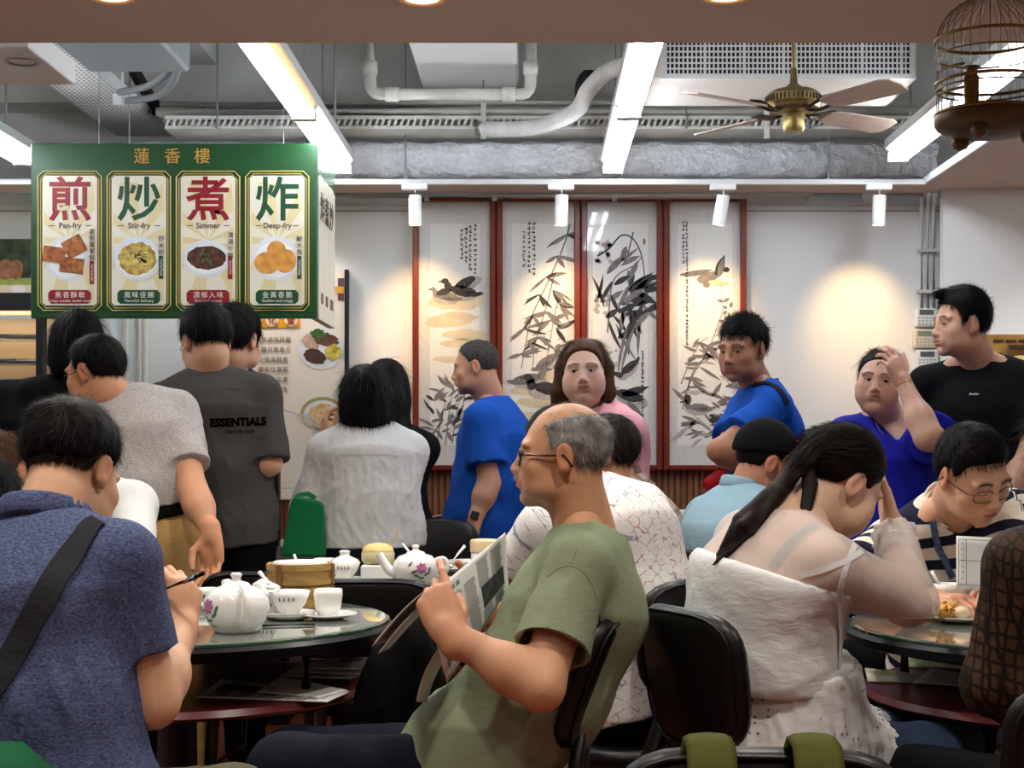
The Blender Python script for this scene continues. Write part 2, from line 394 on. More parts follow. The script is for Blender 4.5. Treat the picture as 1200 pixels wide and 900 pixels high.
# left: perforated tray running back, grey box, black insulated pipes, twin spotlight
t=thing('perforated_tray','wide perforated white cable tray running back above the sign','cable tray',(-2.02,4.6,2.80))
pm=mat('perforated_sheet',(214,212,208),.5)
if True:
    N,L=nt(pm); bs=N['Principled BSDF']; tc=N.new('ShaderNodeTexCoord'); vo=N.new('ShaderNodeTexVoronoi'); vo.inputs['Scale'].default_value=38; vo.inputs['Randomness'].default_value=0
    mp=N.new('ShaderNodeMapping'); mp.inputs['Scale'].default_value=(1.2,.7,1); L.new(tc.outputs['Object'],mp.inputs[0]); L.new(mp.outputs[0],vo.inputs['Vector'])
    lt=N.new('ShaderNodeMath'); lt.operation='LESS_THAN'; lt.inputs[1].default_value=.30; L.new(vo.outputs['Distance'],lt.inputs[0])
    mx=N.new('ShaderNodeMix'); mx.data_type='RGBA'; mx.inputs[6].default_value=(*lin((222,220,216)),1); mx.inputs[7].default_value=(*lin((120,118,116)),1); L.new(lt.outputs[0],mx.inputs[0]); L.new(mx.outputs[2],bs.inputs['Base Color'])
MB().box((-.135,0,0),(.135,3.35,.004)).build('bottom_sheet', pm, t)
b=MB(); b.box((-.14,0,0),(-.135,3.35,.06)); b.box((.135,0,0),(.14,3.35,.06)); b.build('side_rail', white_metal, t)
for y in (.6,2.2): MB().tube([(-.12,y,.0),(-.12,y,.6)],.005,6).build('hanging_rod', steel, t); 
q=P(140,60,6.0)
t=thing('ceiling_unit','grey boxy fan unit high above the sign beside the perforated tray','ventilation unit',(q.x,6.0,2.73))
MB().box((-.21,-.35,0),(.21,.3,.16),.012).build('casing', mat('grey_unit',(120,124,126),.5), t)
MB().box((-.19,-.36,.02),(.19,-.35,.14),.004).build('front_cover', mat('grey_unit2',(92,95,97),.5), t)
for x in (-.18,.18): MB().tube([(x,.1,.16),(x,.1,.67)],.006,6).build('hanging_rod', steel, t)
for i,pts in enumerate(([P(205,60,6.3),P(200,80,6.4),P(175,100,6.6),P(140,108,6.8)],[P(210,58,6.25),P(206,90,6.4),P(185,112,6.7),P(150,118,6.9)])):
    o=MB().tube(smooth_path(pts,6),.016,8).build('flexible_conduit', mat('grey_flex',(120,122,124),.5), smooth=True); tag(o,('upper' if i==0 else 'lower')+' grey flexible conduit looping down from the boxy fan unit','pipe','grey flexible conduits')
for i,(pts,r) in enumerate((([P(105,70,7.2),P(135,95,7.4),P(165,125,7.55),P(240,130,7.6)],.032),([P(150,70,7.2),P(170,105,7.4),P(185,128,7.55)],.03),([P(125,75,7.15),P(150,110,7.35),P(172,132,7.5)],.02))):
    o=MB().tube(smooth_path(pts,5),r,8).build('insulated_pipe', black_matte, smooth=True); tag(o,['long black insulated pipe bending along the concrete above the sign','short thick black insulated pipe beside the fan unit','thin black insulated pipe between two thicker ones'][i],'pipe','black insulated pipes')
o=MB().box((P(138,0,7).x-.02,6.99,2.75),(P(138,0,7).x+.02,7.03,3.05)).build('steel_strip', white_metal); tag(o,'pale metal strip between the black pipes','metal strip'); o.rotation_euler=(0,0,0)
q=P(28,78,5.2)
t=thing('twin_spotlight','white rectangular twin downlight box at the top left corner','spotlight',(q.x,5.0,2.48))
MB().box((-.2,-.06,0),(.1,.45,.075),.004).build('housing', white_metal, t)
for x in (-.12,.02):
    MB().lathe([(.055,-.004),(.042,-.002),(.04,.02),(0,.025)],20,c=(x,.12,0),cap=False).build('reflector', steel, t, smooth=True)
for x in (-.15,.05): MB().tube([(x,.2,.075),(x,.2,.92)],.005,6).build('hanging_rod', steel, t)
# track lights under the far soffit
def track_light(px, label, tilt):
    q=P(px,215,7.03); t=thing('track_spotlight',label,'spotlight',(q.x,7.0,2.392),0,'white track spotlights')
    MB().box((-.062,-.018,-.028),(.055,.018,.0),.003).build('adapter', white_plastic, t)
    MB().tube([(0,0,-.028),(0,0,-.06)],.006,8).build('stem', white_plastic, t)
    R=Matrix.Rotation(tilt[0],3,'X')@Matrix.Rotation(tilt[1],3,'Y')
    d=R@Vector((0,0,-1)); p0=Vector((0,0,-.052))
    MB().lathe([(.001,0),(.028,0),(.030,.006),(.030,.135),(.026,.135),(.024,.11),(0,.11)],20,c=p0,axis=d,cap=False).build('barrel', white_plastic, t, smooth=False, auto=30)
    MB().lathe([(0,.112),(.022,.112)],16,c=p0,axis=d,cap=False).build('lens', emat('track_glow',(255,205,140),9), t)
    l=bpy.data.lights.new('track','SPOT'); l.energy=TRACK; l.color=(1,.64,.30); l.spot_size=math.radians(64); l.spot_blend=1; l.shadow_soft_size=.025
    lo=bpy.data.objects.new('track_lamp',l); link(lo,t); lo.location=p0+d*.13; lo.rotation_euler=Vector((0,.45,-.42)).to_track_quat('-Z','Y').to_euler()
track_light(487,'white track spotlight left of the paintings',(.04,0))
track_light(658,'white track spotlight in front of the second painting',(.03,.02))
track_light(847,'tilted white track spotlight in front of the fourth painting',(.12,.16))
track_light(1029,'white track spotlight right of the paintings',(.05,.02))
o=MB().box((-2.6,6.985,2.388),(1.78,7.015,2.40)).build('light_track', white_metal); tag(o,'thin white light track under the far soffit edge','light track')
# ------------------------------------------------------------------ ceiling fan
q=P(930,128,6.0)
t=thing('ceiling_fan','brass ceiling fan with wooden blades hanging before the air conditioner','ceiling fan',(q.x,6.0,q.z))
MB().tube([(0,0,.05),(0,0,3.4-q.z)],.011,10).build('rod', brass, t, smooth=True)
MB().lathe([(.012,.16),(.016,.10),(.035,.085),(.05,.07)],20,cap=False).build('collar', brass, t, smooth=True)
b=MB(); b.lathe([(.0,.075),(.085,.07),(.105,.055),(.108,.05),(.108,.02),(.104,.015),(.10,.0),(.085,-.012),(.04,-.016),(0,-.016)],36)
b.build('motor_housing', brass, t, auto=30)
b=MB()
for i in range(40):
    a=2*PI*i/40; c,s=math.cos(a),math.sin(a); b.box((-.003,-.003,.024),(.003,.003,.046)); 
    for k in range(8): x,y,z=b.v[-8+k]; b.v[-8+k]=((.1085+x)*c-y*s,(.1085+x)*s+y*c,z)
b.build('vent_slots', mat('slot_dark',(40,32,18),.6), t)
MB().lathe([(.04,-.016),(.042,-.03),(.043,-.075),(.036,-.09),(0,-.094)],24,cap=False).build('switch_cup', brass, t, auto=30)
blade_m=mat('fan_blade_wood',(178,156,138),.45,noise=(4,.15),stretch=(.6,6,1))
for k in range(4):
    a=math.radians(35+90*k); r=Matrix.Rotation(a,4,'Z')@Matrix.Rotation(math.radians(-13),4,'X')
    poly=[(.17,-.035),(.22,-.055),(.50,-.066),(.535,-.05),(.545,0),(.535,.05),(.50,.066),(.22,.055),(.17,.035)]
    o=MB().prism(poly,-.003,.003).build('blade', blade_m, t, bevel=.001); o.matrix_local=Matrix.Translation((0,0,-.006))@r
    b=MB(); b.tube(smooth_path([(.07,0,-.01),(.11,.02,-.014),(.15,.028,-.006),(.2,.03,.006),(.215,0,.006)],4),.007,8); b.tube(smooth_path([(.07,0,-.01),(.11,-.02,-.014),(.15,-.028,-.006),(.2,-.03,.006),(.215,0,.006)],4),.007,8)
    o2=b.build('blade_iron', mat('dark_bronze',(54,42,28),.4,.7), t, smooth=True); o2.matrix_local=Matrix.Translation((0,0,-.002))@r
# ------------------------------------------------------------------ birdcage
q=P(1160,150,3.7); R_=.128
t=thing('birdcage','old brass wire birdcage hanging at the top right corner','birdcage',(q.x,3.7,q.z))
b=MB(); n=34; top=.235; dome=.335
for i in range(n):
    a=2*PI*i/n; c,s=math.cos(a),math.sin(a)
    pts=[(R_*.97*c,R_*.97*s,.03),(R_*.97*c,R_*.97*s,top-.02)]+[(R_*.97*math.cos(u)*c if u<1.2 else .046*c, R_*.97*math.cos(u)*s if u<1.2 else .046*s, top-.02+(dome-top)*math.sin(u)) for u in (.2,.45,.7,.95,1.2)]
    b.tube(pts,.0013,5)
tag(b.build('wires', brass, t, smooth=True), kind='stuff')
def ring(z,r,w,name,m=brass,ww=None):
    MB().tube([(r*math.cos(2*PI*i/40),r*math.sin(2*PI*i/40),z) for i in range(40)],w,8,closed=True).build(name,m,t,smooth=True)
for z,r,w in ((top-.022,R_,.0042),(.175,R_*.985,.0022),(.108,R_,.0042),(.093,R_*.985,.0022),(.034,R_,.0045),(dome-.018,.056,.004)): ring(z,r,w,'ring')
bm=mat('dark_bronze_tray',(92,76,52),.42,.6,noise=(14,.2))
MB().lathe([(0,.032),(R_*.96,.032),(R_*1.03,.028),(R_*1.03,.012),(R_*.98,.0),(R_*.82,-.012),(R_*.5,-.018),(0,-.02)],44,cap=False).build('base_tray', bm, t, auto=40)
MB().lathe([(0,dome-.026),(.046,dome-.024),(.058,dome-.012),(.05,dome),(.03,dome+.012),(.014,dome+.02),(.02,dome+.03),(.012,dome+.04),(.018,dome+.05),(.01,dome+.06),(0,dome+.062)],24,cap=False).build('crown', brass, t, auto=40)
MB().tube([(0,0,dome+.06),(0,0,CZ-q.z)],.005,8).build('hook_rod', brass, t)
for k in range(3):
    a=math.radians(-120+120*k); MB().lathe([(.018,-.008),(.022,-.02),(.017,-.036),(0,-.042)],14,c=(R_*.75*math.cos(a),R_*.75*math.sin(a),.002),cap=False).build('foot', bm, t, smooth=True)
b=MB(); a=math.radians(215)
b.lathe([(0,.0),(.018,.0),(.018,.075),(.014,.08),(.014,.095),(.02,.1),(0,.105)],14,c=(-.06,-.055,.034)); b.build('feeder_cup', brass, t, auto=40)
b=MB()
for s in (-1,1): b.tube([( -R_*1.005*math.cos(u), -R_*1.005*math.sin(u), .095+.028*s+.01) for u in [math.radians(v) for v in range(5,50,6)]],.0035,6)
b.build('door_latch', brass, t, smooth=True)
# ------------------------------------------------------------------ bodies: implicit surfaces turned into one continuous mesh each
def A3(v): return np.array(v, dtype=np.float64)
def nrm(v): v=A3(v); return v/(np.linalg.norm(v)+1e-12)
class Pr:
    """primitive: distance function + bounding box"""
    __slots__=('fn','lo','hi','k','op')
    def __init__(s,fn,lo,hi,k,op='u'): s.fn=fn; s.lo=A3(lo); s.hi=A3(hi); s.k=k; s.op=op
def cone(a,b,ra,rb=None,k=.02,op='u'):
    a=A3(a); b=A3(b); rb=ra if rb is None else rb; ab=b-a; L2=max(ab@ab,1e-9)
    def fn(p):
        q=p-a; t=np.clip(q@ab/L2,0,1); return np.linalg.norm(q-t[...,None]*ab,axis=-1)-(ra+(rb-ra)*t)
    r=max(ra,rb); return Pr(fn,np.minimum(a,b)-r,np.maximum(a,b)+r,k,op)
def ell(c,R,r,k=.02,op='u'):
    c=A3(c); R=A3(R); r=A3(r)
    def fn(p):
        q=(p-c)@R.T; k0=np.linalg.norm(q/r,axis=-1); k1=np.linalg.norm(q/(r*r),axis=-1); return k0*(k0-1)/(k1+1e-9)
    m=max(r); return Pr(fn,c-m,c+m,k,op)
def flatcone(a,b,side,ra,rb,k=.03,op='u'):
    """tapered elliptical section: ra=(half width along side, half depth)"""
    a=A3(a); b=A3(b); ab=b-a; L=np.linalg.norm(ab); w=ab/L; s=A3(side); s=nrm(s-w*(s@w)); f=np.cross(w,s)
    ra=A3(ra); rb=A3(rb)
    def fn(p):
        q=p-a; h=q@w; t=np.clip(h/L,0,1); rx=ra[0]+(rb[0]-ra[0])*t; ry=ra[1]+(rb[1]-ra[1])*t
        e=(h-t*L); u=q@s; v=q@f; m=np.minimum(rx,ry)
        k0=np.sqrt((u/rx)**2+(v/ry)**2+(e/m)**2); k1=np.sqrt((u/rx**2)**2+(v/ry**2)**2+(e/m**2)**2)
        return k0*(k0-1)/(k1+1e-9)
    r=max(ra.max(),rb.max()); return Pr(fn,np.minimum(a,b)-r,np.maximum(a,b)+r,k,op)
def cut(pt,n,lo=None,hi=None,k=.004):
    """removes what lies on the +n side of the plane (inside the box lo-hi if given)"""
    pt=A3(pt); n=nrm(n)
    big=A3((1e3,)*3)
    return Pr(lambda p:-((p-pt)@n), -big if lo is None else lo, big if hi is None else hi, k,'s')
def smin(a,b,k):
    h=np.maximum(k-np.abs(a-b),0)/k; return np.minimum(a,b)-h*h*k*.25
def smax(a,b,k): return -smin(-a,-b,k)
def evalp(prims,p):
    d=np.full(p.shape[:-1],1.0)
    for q in prims:
        v=q.fn(p); d = smin(d,v,q.k) if q.op=='u' else smax(d,-v,q.k)
    return d
def surf(prims,res,lo=None,hi=None,pad=.02):
    us=[q for q in prims if q.op=='u']
    L=np.min([q.lo for q in us],0)-pad; H=np.max([q.hi for q in us],0)+pad
    if lo is not None: L=np.maximum(L,A3(lo))
    if hi is not None: H=np.minimum(H,A3(hi))
    ax=[np.arange(L[i],H[i]+res,res) for i in range(3)]
    n=[len(a) for a in ax]
    Fd=np.full(n,.12,dtype=np.float32)
    for q in prims:
        m=q.k*1.1+res*2+.005
        sl=[]
        for i in range(3):
            i0=int(np.searchsorted(ax[i],q.lo[i]-m)); i1=int(np.searchsorted(ax[i],q.hi[i]+m)); sl.append(slice(max(i0-1,0),min(i1+1,n[i])))
        if any(s.stop-s.start<1 for s in sl): continue
        X,Y,Z=np.meshgrid(ax[0][sl[0]],ax[1][sl[1]],ax[2][sl[2]],indexing='ij')
        v=q.fn(np.stack((X,Y,Z),-1)).astype(np.float32); sub=Fd[tuple(sl)]
        Fd[tuple(sl)] = smin(sub,v,q.k) if q.op=='u' else smax(sub,-v,q.k)
    return nets(Fd,ax,res)
def nets(Fd,ax,res):
    S=Fd<0; nx,ny,nz=Fd.shape
    cs=np.zeros((nx-1,ny-1,nz-1),np.int8)
    for i in (0,1):
        for j in (0,1):
            for k in (0,1): cs+=S[i:nx-1+i,j:ny-1+j,k:nz-1+k]
    act=np.argwhere((cs>0)&(cs<8))
    if len(act)==0: return np.zeros((0,3)),np.zeros((0,4),int)
    idx=-np.ones(cs.shape,np.int64); idx[act[:,0],act[:,1],act[:,2]]=np.arange(len(act))
    cv={}
    for i in (0,1):
        for j in (0,1):
            for k in (0,1): cv[i,j,k]=Fd[act[:,0]+i,act[:,1]+j,act[:,2]+k]
    acc=np.zeros((len(act),3)); cnt=np.zeros(len(act))
    cor=[(i,j,k) for i in (0,1) for j in (0,1) for k in (0,1)]
    for c in cor:
        for a in range(3):
            if c[a]: continue
            e=list(c); e[a]=1; e=tuple(e); f0,f1=cv[c],cv[e]; m=(f0<0)!=(f1<0)
            t=np.where(m,f0/(f0-f1+1e-20),0); pt=np.zeros((len(act),3)); pt[:]=c; pt[:,a]=t
            acc+=pt*m[:,None]; cnt+=m
    v=(act+acc/cnt[:,None])*res+A3([ax[0][0],ax[1][0],ax[2][0]])
    fs=[]
    for a in range(3):
        b,c=(a+1)%3,(a+2)%3
        s0=[slice(None)]*3; s1=[slice(None)]*3; s0[a]=slice(0,-1); s1[a]=slice(1,None)
        A=S[tuple(s0)]; B=S[tuple(s1)]
        e=np.argwhere(A!=B); 
        ok=(e[:,b]>0)&(e[:,c]>0)&(e[:,b]<Fd.shape[b]-1)&(e[:,c]<Fd.shape[c]-1); e=e[ok]
        q=[]
        for db,dc in ((-1,-1),(0,-1),(0,0),(-1,0)):
            g=e.copy(); g[:,b]+=db; g[:,c]+=dc; q.append(idx[g[:,0],g[:,1],g[:,2]])
        q=np.stack(q,1); fl=~A[e[:,0],e[:,1],e[:,2]]; q[fl]=q[fl][:,::-1]; fs.append(q)
    f=np.concatenate(fs); f=f[(f>=0).all(1)]
    return v,f
def vnormals(v,f):
    n=np.cross(v[f[:,2]]-v[f[:,0]],v[f[:,3]]-v[f[:,1]]); N=np.zeros_like(v)
    for i in range(4): np.add.at(N,f[:,i],n)
    return N/(np.linalg.norm(N,axis=1)[:,None]+1e-12)
def relax(v,f,it=1,w=.5):
    for _ in range(it):
        s=np.zeros_like(v); c=np.zeros(len(v))
        for i in range(4):
            for j in ((i+1)%4,(i-1)%4): np.add.at(s,f[:,i],v[f[:,j]]); np.add.at(c,f[:,i],1)
        v=v*(1-w)+w*s/np.maximum(c,1)[:,None]
    return v
_rs=np.random.RandomState(11)
def folds(p,dirn=(0,0,1),wl=.10,seed=0,aniso=.25):
    """cloth-like ridges running along dirn, values about 0..1"""
    rs=np.random.RandomState(seed); d=nrm(dirn)
    w=p+.035*np.sin(p[:,[1,2,0]]*9+rs.rand(3)*6)+.02*np.sin(p[:,[2,0,1]]*21+rs.rand(3)*6)
    s=np.zeros(len(p)); tot=0
    for i in range(9):
        k=rs.randn(3); k=k-d*(k@d)*(1-aniso); k=nrm(k)*2*PI/(wl*rs.uniform(.55,1.7)); a=rs.uniform(.4,1)
        s+=a*(1-np.abs(np.sin(w@k*.5+rs.rand()*6)))**2; tot+=a
    return s/tot
def vnoise(p,wl,seed=0):
    rs=np.random.RandomState(seed); s=np.zeros(len(p))
    for i in range(7): s+=np.sin(p@(nrm(rs.randn(3))*2*PI/(wl*rs.uniform(.6,1.6)))+rs.rand()*6)
    return s/7
def np_obj(name,v,f,m,parent=None,org=None,col=None,attrs=None,smooth=True,tri=None):
    v=np.asarray(v,float); 
    if org is not None: v=v-A3(org)
    me=bpy.data.meshes.new(name); nf=len(f); w=f.shape[1] if nf else 4
    me.vertices.add(len(v)); me.vertices.foreach_set('co',v.astype(np.float32).ravel())
    me.loops.add(nf*w); me.loops.foreach_set('vertex_index',f.astype(np.int32).ravel())
    me.polygons.add(nf); me.polygons.foreach_set('loop_start',np.arange(0,nf*w,w,dtype=np.int32))
    try: me.polygons.foreach_set('loop_total',np.full(nf,w,dtype=np.int32))
    except Exception: pass
    me.polygons.foreach_set('use_smooth',np.ones(nf,bool) if smooth else np.zeros(nf,bool))
    if col is not None:
        a=me.color_attributes.new('Col','FLOAT_COLOR','POINT'); c=np.ones((len(v),4),np.float32); c[:,:3]=col; a.data.foreach_set('color',c.ravel())
    for k,(val) in (attrs or {}).items():
        if val.ndim==2: a=me.attributes.new(k,'FLOAT_VECTOR','POINT'); a.data.foreach_set('vector',val.astype(np.float32).ravel())
        else: a=me.attributes.new(k,'FLOAT','POINT'); a.data.foreach_set('value',val.astype(np.float32))
    me.update(); me.validate()
    for q in (m if isinstance(m,(list,tuple)) else [m]): me.materials.append(q)
    o=bpy.data.objects.new(name,me); link(o,parent); return o
def join(parts):
    vs=[];fs=[];o=0
    for v,f in parts: vs.append(v); fs.append(f+o); o+=len(v)
    return np.concatenate(vs),np.concatenate(fs)
# ---------------------------------------------------------------- materials for people
def attr_mat(name, rough=.5, sss=0, spec=.35, bump=None):
    if name in _M: return _M[name]
    m=mat(name,(200,150,120),rough,spec=spec,bump=bump,sss=sss); N,L=nt(m); a=N.new('ShaderNodeAttribute'); a.attribute_name='Col'
    L.new(a.outputs['Color'],N['Principled BSDF'].inputs['Base Color']); return m
skin_m=attr_mat('skin',.5,sss=.12,bump=(260,.06))
def hair_mat(name,c,rough=.55,c2=None): return mat(name,c,rough,spec=.12,noise=(90,.35) if not c2 else (60,0),c2=c2)
def cloth(name,c,heather=None,weave=420,rough=.85,bump=.12,c2=None):
    """woven or knitted cloth: colour with heather flecks, fine bump"""
    if name in _M: return _M[name]
    m=mat(name,c,rough,spec=.12); N,L=nt(m); b=N['Principled BSDF']
    tc=N.new('ShaderNodeTexCoord'); mp=N.new('ShaderNodeMapping'); mp.inputs['Scale'].default_value=(1,1,2.2); L.new(tc.outputs['Object'],mp.inputs[0])
    t=N.new('ShaderNodeTexNoise'); t.inputs['Scale'].default_value=weave if not heather else 160; t.inputs['Detail'].default_value=3; L.new(mp.outputs[0],t.inputs['Vector'])
    if heather:
        r=N.new('ShaderNodeValToRGB'); r.color_ramp.elements[0].position=.36; r.color_ramp.elements[1].position=.64
        r.color_ramp.elements[0].color=(*lin(c),1); r.color_ramp.elements[1].color=(*lin(heather),1); L.new(t.outputs[0],r.inputs[0]); L.new(r.outputs[0],b.inputs['Base Color'])
    bp=N.new('ShaderNodeBump'); bp.inputs['Strength'].default_value=bump; bp.inputs['Distance'].default_value=.004; L.new(t.outputs[0],bp.inputs['Height']); 
    t3=N.new('ShaderNodeTexNoise'); t3.inputs['Scale'].default_value=26; t3.inputs['Detail'].default_value=3; t3.inputs['Distortion'].default_value=.8; L.new(mp.outputs[0],t3.inputs['Vector'])
    bp2=N.new('ShaderNodeBump'); bp2.inputs['Strength'].default_value=.16; bp2.inputs['Distance'].default_value=.012; L.new(t3.outputs[0],bp2.inputs['Height']); L.new(bp.outputs[0],bp2.inputs['Normal']); L.new(bp2.outputs[0],b.inputs['Normal'])
    return m
# ---------------------------------------------------------------- head
def head_axes(yaw,pitch=0,roll=0):
    """columns: the head's right, forward, up. yaw 0 faces away, 90 faces right, 180 faces the camera"""
    y=math.radians(yaw); p=math.radians(pitch); r=math.radians(roll)
    R=Matrix.Rotation(-y,3,'Z')@Matrix.Rotation(p,3,'X')@Matrix.Rotation(r,3,'Y')
    return A3(R)
def head_prims(c,R,s=1.,fat=0.,fem=0,closed=0,nose=1.,hollow=0,eyes=True):
    c=A3(c); T=lambda x,y,z: c+R@(A3((x,y,z))*s)
    Rt=R.T; pr=[]
    E=lambda x,y,z,r,k=.015,op='u',M=None: pr.append(ell(T(x,y,z),Rt if M is None else (M.T@Rt),A3(r)*s,k*s,op))
    C=lambda a,b,ra,rb,k=.012,op='u': pr.append(cone(T(*a),T(*b),ra*s,rb*s,k*s,op))
    w=1+fat*.12
    E(0,-.010,.036,(.0755,.090,.084))
    E(0,.030,-.012,(.066*w,.064,.078),.03)
    E(0,.026,-.060,((.056-.004*fem)*w,.056,.050),.03)
    E(0,.073,-.097,(.022*w,.017,.015),.03)
    for q in (-1,1):
        E(q*.046,.044,-.068,(.018*w,.030,.022),.03)                # jaw corner
        E(q*.044*w,.060,-.026,(.024+.006*fat,.020,.022),.025)          # cheekbone
        E(q*.030,.080,.022,(.030,.012-.003*fem,.009),.018)               # brow ridge
        if fat>.5: E(q*.046,.056,-.058,(.028,.026,.030),.03)
    if fat>.5: E(0,.030,-.108,(.050,.050,.022),.03)
    if eyes:
        for q in (-1,1): E(q*.034,.104,.002,(.020,.016,.012),.016,'s')
        for q in (-1,1): E(q*.0325,.0755,.000,(.0165,.0150,.0128),.007)
    C((0,.086,.012),(0,.104*nose,-.030),.0075,.0105,.014)
    E(0,.1055,-.034,(.0115,.0105,.0095),.010)
    for q in (-1,1): E(q*.0125,.100,-.037,(.0085,.0100,.0075),.007)
    for q in (-1,1): E(q*.0065,.108,-.045,(.0038,.0048,.0035),.004,'s')
    E(0,.086,-.060,(.030,.016,.022),.018)
    E(0,.0945,-.0575,(.0215,.0075,.0048),.006); E(0,.0938,-.0690,(.0185,.0080,.0056),.006)
    E(0,.103,-.0632,(.026,.0105,.0012),.003,'s')
    E(0,.096,-.0805,(.020,.010,.006),.010,'s')
    if eyes and not closed:
        for q in (-1,1):
            M=A3(Matrix.Rotation(math.radians(5*q),3,'Y')); E(q*.0325,.0905,-.0005,(.0140,.0100,.0034),.0025,'s',M)
    for q in (-1,1):
        M=A3(Matrix.Rotation(math.radians(-18*q),3,'Z')@Matrix.Rotation(math.radians(-12),3,'X'))
        E(q*.0800,-.010,.000,(.0075,.0190,.0320),.008,'u',M); E(q*.0765,-.002,-.026,(.006,.009,.012),.008)
        E(q*.0880,-.006,.003,(.0050,.0100,.0200),.006,'s',M)
    return pr
def head_color(v,c,R,s,skin,lip=(178,96,88),brow=(38,28,24),closed=0,stub=None,browk=1.,fem=0,eyes=True,makeup=0):
    q=((v-A3(c))@R)/s; x,y,z=q[:,0],q[:,1],q[:,2]; ax=np.abs(x)
    col=np.tile(A3(lin(skin)),(len(v),1))
    def mix(m,c2): 
        nonlocal col; m=np.clip(m,0,1)[:,None]; col=col*(1-m)+m*A3(lin(c2))
    front=np.clip((y-.05)/.02,0,1)
    g=lambda u,w: np.exp(-(u/w)**2)
    red=tuple(A3(skin)*A3((1.0,.82,.78)))
    mix(.30*front*g(ax-.045,.02)*g(z+.028,.02)+.35*front*g(x,.012)*g(z+.034,.012),red)
    mix(.5*np.clip((ax-.074)/.008,0,1)*g(z,.05)*g(y+.005,.03),red)     # ears
    lm=front*(((x/.0220)**2+((z+.0628)/.0095)**2)<1)*1.
    mix(lm*.6,lip)
    mix(.75*front*g(z+.0630,.0014)*(ax<.020),tuple(A3(lip)*A3((.52,.42,.42))))
    if brow is not None:
        arc=.0235+.004*np.sin(np.clip((ax-.012)/.042,0,1)*PI)-.003*np.clip((ax-.04)/.02,0,1)
        mix(browk*front*g(z-arc,.0040-.0008*fem)*np.clip((ax-.011)/.004,0,1)*np.clip((.056-ax)/.006,0,1),brow)
    if eyes:
        if closed: mix(front*g(z+.0045+.02*(ax-.0325)**2/.014,.0016)*(np.abs(ax-.0325)<.0145),(40,26,22))
        else:
            up=.0036*np.sqrt(np.clip(1-((ax-.0325)/.0150)**2,0,1))
            mix(front*g(z-up-.0006,.0017)*(np.abs(ax-.0325)<.0150),(26,18,16))
            mix(.35*front*g(z+up+.0016,.0014)*(np.abs(ax-.0325)<.0145),(90,55,45))
            mix((.14 if not makeup else .3)*front*g(z-.010,.005)*(np.abs(ax-.0325)<.018),(120,72,62))
    for k in (-1,1): mix(front*g(x-k*.0068,.0035)*g(z+.0445,.0028)*(y>.09),(70,38,32))
    if stub:
        m=front*g(z+.048,.007)*(ax<.026)+np.clip((-.066-z)/.02,0,1)*np.clip((y-.0)/.03,0,1)
        mix(stub[1]*m*.7,stub[0])
    return col
def eyeballs(c,R,s,parent,org,gaze=(0,0)):
    """one mesh for each eye: white with iris and pupil"""
    for q in (-1,1):
        cc=A3(c)+R@(A3((q*.0325,.0752,-.0003))*s); n,m=18,12; vs=[];cl=[]
        g=nrm((gaze[0],1,gaze[1]))
        for i in range(m+1):
            t=PI*i/m
            for k in range(n):
                a=2*PI*k/n; vs.append((math.sin(t)*math.cos(a),math.cos(t),math.sin(t)*math.sin(a)))
        vs=A3(vs); ang=np.degrees(np.arccos(np.clip(vs@g,-1,1)))
        cl=np.where(ang[:,None]<12,A3(lin((8,6,6))),np.where(ang[:,None]<33,A3(lin((38,24,16))),A3(lin((214,205,198)))))
        fs=[(i*n+k,(i+1)*n+k,(i+1)*n+(k+1)%n,i*n+(k+1)%n) for i in range(m) for k in range(n)]
        np_obj('eye',cc+(vs*.0139*s)@R.T,np.array(fs),attr_mat('eye_surface',.12),parent,org,cl)
